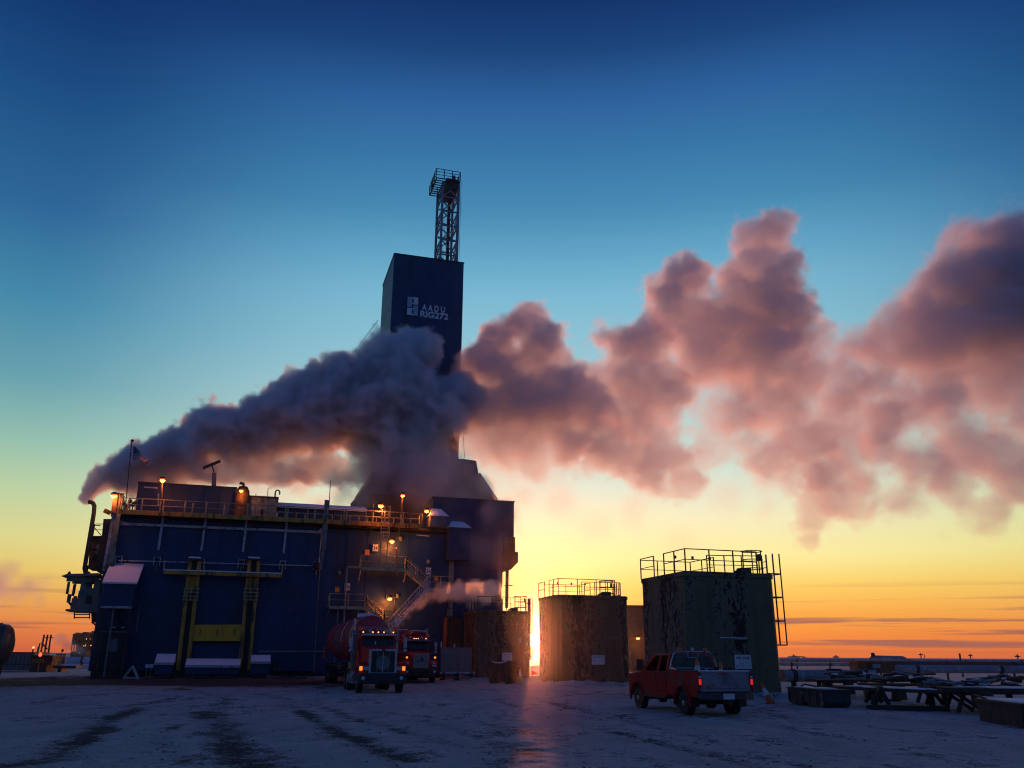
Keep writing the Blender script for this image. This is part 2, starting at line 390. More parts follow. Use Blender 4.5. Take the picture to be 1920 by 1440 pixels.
# loose stones and frozen clods: far too many to count
rb = random.Random(5); mbs = MB()
for i in range(5200):
    if rb.random() < 0.7:
        pts, wd, am = rb.choice(TRK); a = rb.randrange(len(pts) - 1); f_ = rb.random(); P0, P1 = [G(*c_) if c_[1] > 200 else Vector((c_[0], c_[1], 0)) for c_ in (pts[a], pts[a + 1])]; p = P0.lerp(P1, f_); p += Vector((rb.gauss(0, wd), rb.gauss(0, wd), 0))
    else:
        yy = 8 + 55 * rb.random() ** 1.3; p = Vector(((rb.random() - 0.5) * 1.3 * yy, yy, 0))
    r = 0.012 + 0.045 * rb.random() ** 4
    b = len(mbs.v); mbs.v += [p + Vector((math.cos(k * 2.1 + i) * r, math.sin(k * 2.1 + i) * r * 0.8, 0.0)) for k in range(3)] + [p + Vector((0, 0, r * 0.55))]
    mbs.f += [(b, b + 1, b + 3), (b + 1, b + 2, b + 3), (b + 2, b, b + 3)]
clod = mat('clod', (0.10, 0.095, 0.09), 0.9, vary=0.5, vscale=9)
tag(mbs.build('gravel', clod), kind='stuff')

# ------------------------------------------------------------------ materials
M_blue = mat('rig_blue_paint', (0.008, 0.038, 0.12), 0.5, vary=0.35, vscale=0.35, dirt=(0.016, 0.02, 0.035), dirt_amt=0.25, dscale=0.12, streak=True, bump=0.25, bscale=1.2)
M_blue2 = mat('module_blue_paint', (0.009, 0.038, 0.105), 0.55, vary=0.3, vscale=0.5, dirt=(0.05, 0.055, 0.06), dirt_amt=0.15, dscale=0.2, streak=True)
M_white = mat('frosted_white_steel', (0.46, 0.50, 0.53), 0.6, vary=0.25, vscale=3, dirt=(0.12, 0.10, 0.08), dirt_amt=0.3, dscale=0.9)
M_grey = mat('grey_steel', (0.16, 0.17, 0.18), 0.55, vary=0.3, vscale=2)
M_ggrey = mat('grey_green_paint', (0.17, 0.21, 0.18), 0.6, vary=0.3, vscale=1, dirt=(0.05, 0.05, 0.05), dirt_amt=0.4, dscale=0.3)
M_dark = mat('dark_steel', (0.025, 0.026, 0.028), 0.6, vary=0.4, vscale=2)
M_brown = mat('rusty_brown_steel', (0.10, 0.045, 0.025), 0.7, vary=0.5, vscale=1.5, dirt=(0.03, 0.02, 0.015), dirt_amt=0.5)
M_yel = mat('yellow_paint', (0.62, 0.29, 0.03), 0.55, vary=0.25, vscale=1.5, dirt=(0.10, 0.06, 0.03), dirt_amt=0.45, dscale=0.7, streak=True)
M_yel2 = mat('bright_yellow_paint', (0.95, 0.42, 0.02), 0.55, vary=0.15, vscale=1.5, dirt=(0.25, 0.12, 0.03), dirt_amt=0.3, dscale=0.7, streak=True)
M_rail = mat('pale_yellow_rail', (0.46, 0.40, 0.20), 0.55, vary=0.25, vscale=2, dirt=(0.2, 0.17, 0.12), dirt_amt=0.4)
M_snow = mat('lying_snow', (0.74, 0.76, 0.84), 0.7, vary=0.06, vscale=2, bump=0.5, bscale=8)
M_lattice = mat('mast_grey_blue_steel', (0.20, 0.25, 0.30), 0.5, vary=0.25, vscale=1)
M_sign = mat('white_sign_plate', (0.62, 0.64, 0.66), 0.5, vary=0.1)
M_letter = mat('pale_lettering', (0.75, 0.78, 0.82), 0.6)
M_logo2 = mat('teal_grey_sign_paint', (0.36, 0.52, 0.58), 0.6)
M_black = mat('black_lettering', (0.015, 0.015, 0.018), 0.6)
M_glow = mat('sodium_lamp_glow', (1, 0.5, 0.1), 0.5, emit=(1.0, 0.34, 0.04), estr=8.0)
M_glow2 = mat('marker_lamp_glow', (1, 0.6, 0.3), 0.5, emit=(1.0, 0.34, 0.12), estr=2.6)
M_amber = mat('amber_lamp_glow', (1, 0.4, 0.05), 0.5, emit=(1.0, 0.28, 0.02), estr=1.1)
M_tail = mat('red_tail_lamp', (0.8, 0.03, 0.02), 0.4, emit=(1.0, 0.03, 0.015), estr=0.6)
M_glass = mat('dark_cab_glass', (0.012, 0.014, 0.016), 0.12)
M_orange = mat('orange_plastic', (0.75, 0.13, 0.03), 0.5, vary=0.1)
M_ltyel = mat('lime_yellow_plastic', (0.5, 0.5, 0.08), 0.5)
M_wood = mat('weathered_timber', (0.045, 0.035, 0.03), 0.85, vary=0.4, vscale=4)
M_rub = mat('tyre_rubber', (0.015, 0.015, 0.016), 0.85, vary=0.3, vscale=6, dirt=(0.12, 0.12, 0.13), dirt_amt=0.2)
M_chrome = mat('dull_chrome', (0.42, 0.43, 0.45), 0.3, metal=0.75)
M_alu = mat('dull_aluminium_rim', (0.30, 0.29, 0.28), 0.45, metal=0.4, vary=0.2)
M_red = mat('red_truck_paint', (0.60, 0.026, 0.03), 0.65, vary=0.2, vscale=1.0, dirt=(0.22, 0.08, 0.08), dirt_amt=0.3, dscale=0.5, spec=0.1)
M_redp = mat('red_pickup_paint', (0.36, 0.014, 0.018), 0.6, vary=0.2, vscale=1.0, dirt=(0.15, 0.06, 0.06), dirt_amt=0.3, dscale=0.5, spec=0.12)
M_red2 = mat('red_tank_paint', (0.52, 0.03, 0.04), 0.45, vary=0.25, vscale=0.7, dirt=(0.22, 0.14, 0.14), dirt_amt=0.4, dscale=0.5, streak=True)
M_frost = mat('frosted_tailgate', (0.27, 0.24, 0.26), 0.6, vary=0.12, vscale=3, dirt=(0.30, 0.04, 0.035), dirt_amt=0.22, dscale=1.2)

# peeling olive paint: curled flakes leave dark rust with frost caught on their rims
def peel(name, paint, rust, frost, seed, sc=2.6, zs=0.55):
    m = bpy.data.materials.new(name); m.use_nodes = True; q = NT(m.node_tree); q.n.clear()
    tcn = q.add('ShaderNodeTexCoord').outputs['Object']; v = q.vmath('ADD', tcn, (seed, seed * 2.1, seed * 0.7))
    m1 = q.add('ShaderNodeMapping', {0: v, 3: (1, 1, zs)}).outputs[0]
    a = q.add('ShaderNodeTexNoise', {'Vector': m1, 'Scale': sc, 'Detail': 9.0, 'Roughness': 0.74}).outputs[0]
    m2 = q.add('ShaderNodeMapping', {0: v, 3: (1, 1, 0.10)}).outputs[0]
    b = q.add('ShaderNodeTexNoise', {'Vector': m2, 'Scale': 0.55, 'Detail': 3.0}).outputs[0]
    k = q.math('ADD', a, q.math('MULTIPLY', q.math('SUBTRACT', b, 0.5), 0.8))
    flake = q.maprange(k, 0.515, 0.53)
    rim = q.math('MULTIPLY', q.maprange(k, 0.495, 0.51), q.maprange(k, 0.54, 0.525))
    c = q.add('ShaderNodeTexNoise', {'Vector': v, 'Scale': 7.0, 'Detail': 4.0}).outputs[0]
    rimk = q.math('MULTIPLY', rim, q.maprange(c, 0.40, 0.50))
    pc = q.ramp(b, [(0.3, tuple(x * 0.7 for x in paint)), (0.7, tuple(x * 1.25 for x in paint))])
    s1 = q.add('ShaderNodeTexNoise', {'Vector': m2, 'Scale': 3.0, 'Detail': 4.0}).outputs[0]
    pc = q.mix(q.maprange(s1, 0.5, 0.75, 0, 0.6), pc, tuple(x * 0.4 for x in paint))
    rc = q.ramp(c, [(0.35, tuple(x * 0.5 for x in rust)), (0.7, rust)])
    col = q.mix(flake, pc, rc); col = q.mix(q.math('MULTIPLY', rimk, 0.8), col, frost)
    bs = q.add('ShaderNodeBsdfPrincipled', {'Base Color': col, 'Roughness': 0.8})
    bp = q.add('ShaderNodeBump', {'Height': q.math('ADD', q.math('MULTIPLY', flake, -1.0), q.math('MULTIPLY', rimk, 1.5)), 'Strength': 0.8, 'Distance': 0.02}); q.l.new(bp.outputs[0], bs.inputs['Normal'])
    q.add('ShaderNodeOutputMaterial', {0: bs.outputs[0]}); return m
M_olive = peel('peeling_olive_paint', (0.175, 0.145, 0.075), (0.028, 0.018, 0.014), (0.5, 0.5, 0.5), 0.0, 4.6, 0.6)
M_ochre = peel('peeling_ochre_paint', (0.155, 0.095, 0.045), (0.04, 0.02, 0.014), (0.38, 0.30, 0.2), 7.0, 4.6, 0.4)
M_olive2 = peel('peeling_brown_olive_paint', (0.14, 0.085, 0.042), (0.05, 0.035, 0.02), (0.45, 0.43, 0.4), 13.0, 4.6, 0.4)

# ------------------------------------------------------------------ shared pieces
def V3(p): return Vector(p)
def rail(parent, pts, h=1.07, r=0.03, step=1.6, m=None, mids=(0.52,), post_r=None, endpost=True):
    """a handrail along world points: one top rail, one mid rail, every post its own part"""
    m = m or M_rail; up = Vector((0, 0, h))
    MB().tube([p + up for p in pts], r, 6).build('top_rail', m, parent)
    for f in mids: MB().tube([p + up * f for p in pts], r * 0.8, 6).build('mid_rail', m, parent)
    first = None
    for i in range(len(pts) - 1):
        a, b = pts[i], pts[i + 1]; n = max(1, round((b - a).length / step))
        for k in range(n + (1 if (i == len(pts) - 2 and endpost) else 0)):
            p = a.lerp(b, k / n); pr = post_r or r * 1.1
            MB().bar(p, p + up, pr * 2).build('post', m, parent)
def lamp(x, y, t, label, arm=(0, 0.5, 0.15), r=0.2, power=260, frame=None, P=None):
    p = P if P is not None else (frame or RF).pw(x, y, t)
    f = frame or RF
    o = thing('wall_lamp', label, 'lamp', tuple(p), 'lit sodium lamps on the rig')
    MB().lathe(p + Vector((0, 0, 0.02)), [(r * 0.75, 0), (r * 1.25, 0.06), (r * 1.15, 0.16), (r * 0.5, 0.26)], n=14).build('lamp_shade', M_brown, o)
    MB().lathe(p - Vector((0, 0, r * 0.9)), [(0.02, 0), (r * 0.7, r * 0.25), (r * 0.95, r * 0.6), (r * 0.9, r * 0.9)], n=14).build('lamp_globe', M_glow, o, smooth=True)
    MB().tube([p + Vector((0, 0, 0.2)), p + f.e1 * arm[0] + f.e2 * arm[1] * 0.5 + Vector((0, 0, 0.26)), p + f.e1 * arm[0] + f.e2 * arm[1] + Vector((0, 0, arm[2] - 0.1))], 0.035, 6).build('lamp_arm', M_grey, o)
    ld = bpy.data.lights.new('lamp_light', 'POINT'); ld.energy = power * 0.7; ld.color = (1.0, 0.24, 0.04); ld.shadow_soft_size = 0.25
    lo = bpy.data.objects.new('lamp_light', ld); COL.objects.link(lo); lo.parent = o; lo.location = (0, 0, -r * 1.3) ; lo.location = lo.location - Vector(tuple(f.e2)) * 0.15
    return o
def text(s, p, e1, size, m, parent=None, name='lettering', up=(0, 0, 1), ext=0.01, width=None, bold=0.0):
    """flat raised lettering as a mesh; width stretches the line to that length"""
    c = bpy.data.curves.new(name, 'FONT'); c.body = s; c.size = size; c.extrude = ext; c.offset = bold
    t = bpy.data.objects.new('tmp', c); COL.objects.link(t); bpy.context.view_layer.update()
    me = bpy.data.meshes.new_from_object(t.evaluated_get(bpy.context.evaluated_depsgraph_get()))
    bpy.data.objects.remove(t); me.name = name
    e1 = Vector(e1); up = Vector(up); n = e1.cross(up); off = Vector(MEMO.get(parent.name, (0, 0, 0))) if parent else Vector((0, 0, 0))
    xs = [v.co.x for v in me.vertices]; k = (width / max(1e-4, max(xs) - min(xs))) if width else 1.0; x0 = min(xs)
    for v in me.vertices: v.co = Vector(p) - off + e1 * ((v.co.x - x0) * k) + up * v.co.y + n * v.co.z
    me.materials.clear(); me.materials.append(m)
    o = bpy.data.objects.new(name, me); COL.objects.link(o)
    if parent is not None: o.parent = parent; MEMO[o.name] = tuple(off)
    return o
M_darkred = mat('dark_red_lens', (0.20, 0.012, 0.012), 0.3)
M_bump = mat('dark_bumper_steel', (0.05, 0.055, 0.065), 0.35, metal=0.3)
M_tankgrey = mat('dull_grey_tank', (0.10, 0.09, 0.08), 0.45, metal=0.2, vary=.3, vscale=1)
def window_glass():
    m = bpy.data.materials.new('window_glass'); m.use_nodes = True; q = NT(m.node_tree); q.n.clear()
    a = q.add('ShaderNodeBsdfTransparent', {0: (0.42, 0.44, 0.42, 1)}); b = q.add('ShaderNodeBsdfGlossy', {0: (0.8, 0.8, 0.8, 1), 'Roughness': 0.05}); f = q.add('ShaderNodeFresnel', {0: 1.5})
    mx = q.add('ShaderNodeMixShader', {0: f.outputs[0], 1: a.outputs[0], 2: b.outputs[0]}); q.add('ShaderNodeOutputMaterial', {0: mx.outputs[0]}); return m
M_winglass = window_glass()
M_barr = mat('scuffed_grey_panel', (0.20, 0.185, 0.18), 0.6, vary=.12, vscale=2, dirt=(.10, .09, .085), dirt_amt=.25)
M_rustwall = mat('rust_brown_wall', (0.20, 0.085, 0.04), 0.75, vary=.4, vscale=1.2, dirt=(.05, .025, .015), dirt_amt=.4, streak=True)
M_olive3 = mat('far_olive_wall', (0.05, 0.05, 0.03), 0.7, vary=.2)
M_skid = mat('weathered_skid_steel', (0.04, 0.042, 0.04), 0.8, vary=.4, vscale=3, dirt=(.3, .3, .3), dirt_amt=.1)
M_pipe = mat('frosted_pipe_lagging', (0.22, 0.25, 0.28), 0.7, vary=.25, vscale=1.5, dirt=(.4, .42, .46), dirt_amt=.3)
M_darkpipe = mat('dark_pipe_lagging', (0.05, 0.055, 0.065), 0.7, vary=.3)
M_binmat = mat('dark_bin_steel', (0.025, 0.028, 0.03), 0.7, vary=.4, vscale=2, dirt=(.02, .02, .02), dirt_amt=.4)
M_cont = mat('grey_green_container', (0.13, 0.16, 0.17), 0.7, vary=.15)
M_yeldull = mat('dull_yellow_door', (0.22, 0.13, 0.03), 0.7, vary=.3)
M_signdull = mat('dull_sign_plate', (0.30, 0.31, 0.30), 0.6)
M_redglow = mat('red_beacon_glow', (1, .1, .03), 0.5, emit=(1.0, 0.10, 0.02), estr=2.5)
M_snowpipe = mat('snow_crusted_pipe', (0.42, 0.52, 0.66), 0.75, vary=.15, vscale=.6)
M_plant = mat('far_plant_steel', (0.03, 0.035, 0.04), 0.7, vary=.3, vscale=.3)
M_plantglow = mat('far_lamp_glow', (1, .6, .3), 0.5, emit=(1.0, 0.40, 0.12), estr=1.6)

# ================================================================== THE RIG
sz = RF.px
S0 = sz(211, 962)[0]; SCOL = sz(612, 1000)[0]; SR = sz(841, 1050)[0]; SE = sz(945, 1100)[0]
ZD = 12.87
rig = thing('rig_building', 'huge windowless dark blue rig enclosure with frosted white ribs across its upper wall', 'building', tuple(RF.w(0, 0, 0)))
MB(RF).box(S0, SCOL, 0, 16, 0.55, ZD - 0.35).build('wall', M_blue, rig)
MB(RF).box(SCOL, SR, 0.12, 16, 0.35, ZD - 0.5).build('wall', M_blue, rig)
MB(RF).box(S0 - 0.1, SR, -0.1, 16.1, ZD - 0.3, ZD - 0.08).build('roof', M_dark, rig)
MB(RF).box(S0 + 0.3, SR - 0.3, 0.4, 15, 0.0, 0.6).build('skid_base', M_dark, rig)
# panel seams in relief on the big wall
for k in range(1, 12):
    a = S0 + (SCOL - S0) * k / 12
    MB(RF).box(a - 0.03, a + 0.03, -0.035, 0.002, 0.7, ZD - 0.5).build('wall_seam', M_blue, rig)
for k in range(1, 6):
    a = SCOL + (SR - SCOL) * k / 6
    MB(RF).box(a - 0.03, a + 0.03, 0.085, 0.122, 0.5, ZD - 0.6).build('wall_seam', M_blue, rig)
for z in (3.9, 7.9):
    MB(RF).box(S0 + 0.02, SCOL - 0.02, -0.03, 0.001, z - 0.03, z + 0.03).build('wall_seam', M_blue, rig)
def bar_px(x0, y0, x1, y1, t, w, h, name, m, par, dt=0.0):
    a = RF.pw(x0, y0, t); b = RF.pw(x1, y1, t + dt); return MB().bar(a, b, w, h, up=RF.e2).build(name, m, par)
bar_px(231, 982.5, 601, 998, -0.12, 0.2, 0.30, 'horizontal_rib', M_white, rig)
for (xt, yt, xb, yb) in [(306, 969, 297, 1031), (386, 972, 377.5, 1033), (462.5, 976, 455.5, 1035), (538, 979, 531.5, 1038)]:
    bar_px(xt, yt, xb, yb, -0.14, 0.18, 0.22, 'vertical_rib', M_white, rig)
for pts in ([(222, 972), (234, 980), (234, 986), (222, 984)], [(598, 994), (608, 985), (608, 999), (598, 1000)]):
    w4 = [RF.pw(x, y, -0.1) for x, y in pts]; MB().quad(*w4, th=0.08).build('gusset_plate', M_white, rig)
# corner post on the left and tall grey post at mid wall
MB().bar(RF.pw(226, 925, -0.35), RF.pw(199, 1120, -0.35), 0.5, 0.4, up=RF.e2).build('corner_post', M_ggrey, rig)
MB().bar(RF.pw(214, 960, -0.2), RF.pw(194.5, 1070, -0.2), 0.22, 0.2, up=RF.e2).build('white_corner_trim', M_white, rig)
MB().bar(RF.pw(217, 930, -0.6), RF.pw(213, 962, -0.6), 0.35, 0.3, up=RF.e2).build('post_head', M_brown, rig)
MB().bar(RF.pw(613.5, 938, -0.9), RF.pw(606.5, 1030, -0.9), 0.42, 0.36, up=RF.e2).build('standpipe_post', M_grey, rig)
MB().bar(RF.pw(606.5, 1030, -0.9), RF.pw(601, 1068, -0.9), 0.22, 0.2, up=RF.e2).build('standpipe_post', M_grey, rig)
MB().tube([RF.pw(603, 995, -0.5), RF.pw(598, 1056, -0.5)], 0.05, 6).build('conduit', M_white, rig)
MB().tube([RF.pw(600, 1060, -0.1), RF.pw(588, 1262, -0.1)], 0.04, 6).build('conduit', M_grey, rig)
MB().tube([RF.pw(620, 900, -0.9), RF.pw(617.5, 938, -0.9)], 0.035, 6).build('antenna', M_grey, rig)
# thin pipe along the wall with brackets
MB().tube([RF.pw(222, 1051, -0.3), RF.pw(300, 1053, -0.3), RF.pw(420, 1056.5, -0.3), RF.pw(590, 1061, -0.3)], 0.05, 6).build('wall_pipe', M_white, rig)
for x in (222, 294, 377, 452, 530, 593):
    y = 1051 + (x - 222) * 0.028
    a, z = sz(x, y, -0.3)
    b = MB(RF); b.box(a - 0.26, a - 0.2, -0.34, 0.0, z - 0.35, z + 0.4).box(a + 0.2, a + 0.26, -0.34, 0.0, z - 0.35, z + 0.4).box(a - 0.26, a + 0.26, -0.34, -0.1, z + 0.3, z + 0.36)
    b.build('pipe_bracket', M_white, rig)
    MB().tube([RF.pw(x, y + 4, -0.3), RF.pw(x - 1, y + 16, -0.3)], 0.05, 6).build('drop_pipe', M_grey, rig)
MB(RF).lathe((sz(594, 1068, -0.4)[0], -0.4, sz(594, 1068, -0.4)[1]), [(0.05, 0), (0.32, 0.1), (0.36, 0.35), (0.25, 0.6), (0.05, 0.66)], n=12).build('pipe_valve', M_dark, rig, smooth=True)
MB().tube([RF.pw(486, 1221, -0.08), RF.pw(610, 1221, -0.08)], 0.03, 6).build('cable', M_white, rig)
for (x, y, tt) in ((636, 1072, 0), (751, 1008, 0), (804, 1052, 0), (745, 1115, 0)):
    a, z = sz(x, y, -0.1); MB(RF).lathe((a, -0.02, z - 0.25), [(0.14, 0), (0.19, 0.05), (0.19, 0.25), (0.1, 0.36), (0.02, 0.38)], n=12).build('junction_dome', M_ggrey, rig, smooth=True)
for (x, y, s_) in ((704, 1027, '34'), (803.5, 1070.5, '34'), (651, 1100, '34')):
    a, z = sz(x, y, -0.15); bx = MB(RF).box(a - 0.24, a + 0.24, -0.13, -0.09, z - 0.3, z + 0.3).build('number_plate', M_sign, rig)
    text(s_, RF.w(a - 0.2, -0.14, z - 0.19), RF.e1, 0.5, M_black, bx, 'numeral', width=0.4)
for (x, y) in ((689, 1035), (633, 1105), (819, 1084)):
    a, z = sz(x, y, -0.15); MB(RF).box(a - 0.2, a + 0.2, 0.02, 0.11, z - 0.22, z + 0.22).build('valve_cover', M_yel, rig)
bar_px(781, 1003, 806, 1005.5, 0.0, 0.06, 0.08, 'light_strip', M_white, rig)

# --- lean-to with a steep snowy roof at the left corner
lean = thing('snow_roofed_porch', 'dark blue lean-to with a steep snow covered roof at the rig building\'s left corner', 'porch', tuple(RF.w(0.2, -1.2, 0)))
aL, aR = sz(192, 1120, -2.4)[0], sz(250, 1120, -2.4)[0]
zE = sz(220, 1093, -2.4)[1]; zR = sz(232, 1060, -0.05)[1]; zB = sz(215, 1137, -2.4)[1]
MB(RF).prism([(-2.4, zB), (-2.4, zE), (-0.05, zR), (-0.05, zB)], 0, aL, aR).build('wall', M_blue2, lean)
MB(RF).prism([(-2.62, zE - 0.08), (-2.62, zE + 0.05), (-0.04, zR + 0.16), (-0.04, zR + 0.02)], 0, aL - 0.15, aR + 0.15).build('snow_cap', M_snow, lean)
MB(RF).box(aL, aR, -2.5, -2.3, zB - 0.14, zB + 0.02).build('lintel', M_white, lean)
for a in (aL + 0.1, aR - 0.1):
    MB(RF).box(a - 0.12, a + 0.12, -2.4, -2.16, 0, zB - 0.14).build('post', M_dark, lean)
MB(RF).box(aL + 0.8, aL + 0.95, -2.1, -1.95, 0.2, zB - 0.15).build('pipe', M_grey, lean)
MB(RF).box(aR + 0.25, aR + 0.33, -0.3, -0.2, zB - 1.9, zB + 0.2).build('pipe', M_grey, lean)
# machinery standing in the recess under the lean-to
mach = thing('pump_skid', 'dark boxed pump skid standing in the recess under the snow roofed porch', 'machine', tuple(RF.w((aL + aR) / 2, -1.8, 0)))
mL, mR = aL + 0.25, aR - 0.3
MB(RF).box(mL, mR, -1.9, -0.2, 0.5, 3.4).build('cabinet', M_dark, mach, bevel=0.05)
MB(RF).box(mL + 0.5, mR - 0.4, -1.98, -1.88, 2.0, 2.9).build('cabinet_door', M_grey, mach)
MB(RF).box(mL + 0.6, mR - 0.5, -2.0, -1.9, 0.8, 1.7).build('grille', M_dark, mach)
MB(RF).box(mL - 0.05, mR + 0.05, -1.95, -0.1, 3.4, 3.5).build('top_plate', M_grey, mach)
MB(RF).box(mL - 0.1, mR + 0.1, -2.0, 0.0, 0.0, 0.5).build('skid', M_brown, mach)
for a in (mL + 0.7, mL + 1.35):
    MB(RF).box(a, a + 0.22, -2.02, -1.9, 3.75, 3.82).build('warning_strip', M_sign, mach)
MB(RF).box(mL + 0.3, mR - 0.6, -1.6, -0.4, 3.5, 4.5).build('motor', M_dark, mach, bevel=0.12)

# --- yellow column frame against the wall
fr = thing('lifting_frame', 'tall yellow twin column frame with a broad yellow crossbeam on the blue wall', 'frame', tuple(RF.w(5.5, -0.6, 0)))
TF = -0.75
for (xt, xb) in ((365.5, 342), (476.5, 457)):
    yt, yb = (1051, 1262)
    P0, P1 = RF.pw(xt, yt, TF), RF.pw(xb, yb, TF)
    for o_ in (-0.36, 0.36):
        MB().bar(P0 + RF.e1 * o_, P1 + RF.e1 * o_, 0.3, 0.34, up=RF.e2).build('column_channel', M_yel, fr)
    web = P0.lerp(P1, 0.30)
    MB().bar(P0.lerp(P1, .14) + RF.e2 * 0.1, web + RF.e2 * 0.1, 0.5, 0.22, up=RF.e2).build('column_web', M_yel, fr)
    MB().bar(P0 + RF.e2 * 0.2, P1 + RF.e2 * 0.2, 0.42, 0.1, up=RF.e2).build('column_back', M_dark, fr)
    c = P0.lerp(P1, 0.31)
    for dz in (0.45, 0.15, -0.15, -0.45):
        MB().bar(c + Vector((0, 0, dz)) - RF.e1 * 0.62 - RF.e2 * 0.28, c + Vector((0, 0, dz)) + RF.e1 * 0.62 - RF.e2 * 0.28, 0.07).build('clamp_bar', M_rail, fr)
    for dx in (-0.5, 0, 0.5):
        MB().bar(c + RF.e1 * dx - RF.e2 * 0.3 + Vector((0, 0, -0.5)), c + RF.e1 * dx - RF.e2 * 0.3 + Vector((0, 0, 0.5)), 0.06).build('clamp_bar', M_rail, fr)
    MB().bar(P0 - RF.e1 * 0.55 + Vector((0, 0, 0.06)), P0 + RF.e1 * 0.55 + Vector((0, 0, 0.06)), 0.7, 0.16).build('column_cap', M_dark, fr)
    MB().bar(P0 - RF.e1 * 0.5 + Vector((0, 0, 0.2)), P0 + RF.e1 * 0.45 + Vector((0, 0, 0.2)), 0.6, 0.16).build('snow_cap', M_snow, fr, bevel=0.05)
    MB().bar(P1 + Vector((0, 0, 0.2)), Vector((P1.x, P1.y, 0)), 1.3, 1.2, up=RF.e2).build('column_foot', M_brown, fr)
A, B = RF.pw(306, 1073, -1.0), RF.pw(528, 1080, -1.0)
MB().bar(A, B, 0.7, 0.3).build('top_beam', M_yel, fr)
MB().bar(A + Vector((0, 0, 0.19)), B + Vector((0, 0, 0.19)), 0.66, 0.09).build('snow_strip', M_snow, fr)
for p, q_ in ((A, 0), (A.lerp(B, 0.33), 0), (A.lerp(B, 0.71), 0), (B, 0)):
    MB().bar(p, p + Vector((0, 0, 1.0)), 0.07).build('post', M_rail, fr)
w4 = [RF.pw(361, 1171.5, TF), RF.pw(456.5, 1171, TF), RF.pw(452, 1202, TF), RF.pw(353.5, 1202, TF)]
MB().quad(*w4, th=0.14).build('crossbeam', M_yel2, fr)
for x in (376, 408, 440):
    p = RF.pw(x, 1180, TF - 0.16); MB().bar(p, p - Vector((0, 0, 0.5)), 0.05).build('hook_mark', M_dark, fr)

# --- snow topped blue plinth boxes at the foot of the wall
for (x0, x1, yt, yb, lab) in ((291, 325, 1227, 1243, 'small blue locker with a snow lid left of the yellow columns'), (348, 449, 1236, 1248, 'long low blue locker with a snow lid between the yellow columns'), (471, 506, 1229, 1241, 'small blue locker with a snow lid right of the yellow columns')):
    a0, a1 = sz(x0, yb, -1.9)[0], sz(x1, yb, -1.9)[0]; z0 = sz((x0 + x1) / 2, yb, -1.9)[1]; z1 = sz((x0 + x1) / 2, yt, -1.0)[1]
    o = thing('wall_locker', lab, 'locker', tuple(RF.w((a0 + a1) / 2, -1.4, 0)), 'snow topped lockers under the blue wall')
    MB(RF).box(a0, a1, -1.9, -0.2, 0.35, z0).build('body', M_blue2, o)
    MB(RF).box(a0 + 0.1, a1 - 0.1, -1.8, -0.3, 0.0, 0.35).build('base', M_brown, o)
    MB(RF).prism([(-1.98, z0), (-1.98, z0 + 0.07), (-0.9, z1 + 0.05), (-0.2, z1 + 0.02), (-0.2, z0)], 0, a0 - 0.05, a1 + 0.05).build('snow_lid', M_snow, o, bevel=0.03)
    MB(RF).box(a0 - 0.06, a1 + 0.06, -2.02, -1.9, z0 - 0.14, z0 - 0.02).build('lid_edge', M_white, o)

# --- walkway along the roof edge
wk = thing('roof_walkway', 'long yellow edged walkway with a railing along the blue building\'s roof', 'walkway', tuple(RF.w(10, -0.8, ZD)))
WA, WB = RF.pw(222, 962, -1.1), RF.pw(790, 988, -1.1); WA.z = WB.z = ZD
MB().bar(WA - Vector((0, 0, 0.05)), WB - Vector((0, 0, 0.05)), 0.10, 0.38, up=RF.e3).build('edge_beam', M_yel, wk)
MB().quad(WA, WB, WB + RF.e2 * 1.2, WA + RF.e2 * 1.2, th=0.06).build('deck', M_dark, wk)
rail(wk, [WA, WB, WB + RF.e2 * 1.1], 1.08, 0.04, 1.62, M_rail, post_r=0.05)
for k in range(0, 20, 2):
    p = WA.lerp(WB, (k + 0.5) / 20); MB().bar(p - Vector((0, 0, 0.0)), p + Vector((0, 0, 0.95)) , 0.16, 0.08).build('thick_post', M_rail, wk)
    MB().bar(p + Vector((0, 0, -0.25)) + RF.e2 * 0.1, p + RF.e2 * 1.15 + Vector((0, 0, -0.9)), 0.08).build('bracket', M_dark, wk)
for x in (491, 552, 626):
    p = RF.pw(x, 966 + (x - 491) * 0.046, -1.2); MB().bar(p, p + Vector((0, 0, 0.5)), 0.42, 0.1).build('rail_box', M_dark, wk)
# second inner railing, behind the grey post
w2 = thing('roof_walkway', 'inner roof railing of many thin posts behind the walkway, beside the ladder top', 'railing', tuple(RF.w(20, 1.5, ZD)))
a = RF.w(sz(520, 970, 1.6)[0], 1.6, ZD); b = RF.w(sz(786, 980, 1.6)[0], 1.6, ZD); MB().bar(a, b, .08, .1).build('base_rail', M_rail, w2); rail(w2, [a, b], 1.0, 0.035, 0.8, M_rail)

# --- roof objects
a0, a1 = sz(259, 910, 2.6)[0], sz(443, 914, 2.6)[0]; z1 = sz(260, 905, 2.6)[1]
o = thing('roof_module', 'long dark blue box module on the rig roof behind the railing', 'module', tuple(RF.w((a0 + a1) / 2, 3, ZD)))
MB(RF).box(a0, a1, 2.6, 6.5, ZD - 0.08, z1).build('wall', M_blue2, o)
MB(RF).box(a0 - 0.08, a1 + 0.08, 2.52, 6.58, z1, z1 + 0.1).build('roof', M_dark, o)
p = sz(283, 914, 2.5); MB(RF).box(p[0] - 0.55, p[0] + 0.55, 2.5, 2.58, p[1] - 0.05, p[1] + 0.05).build('light_strip', M_sign, o)
for k in range(7):
    p = sz(297, 926 + k * 3.3, 2.5); MB(RF).box(p[0] - 0.06, p[0] + 0.06, 2.52, 2.585, p[1] - 0.06, p[1] + 0.03).build('stencil_mark', M_sign, o)
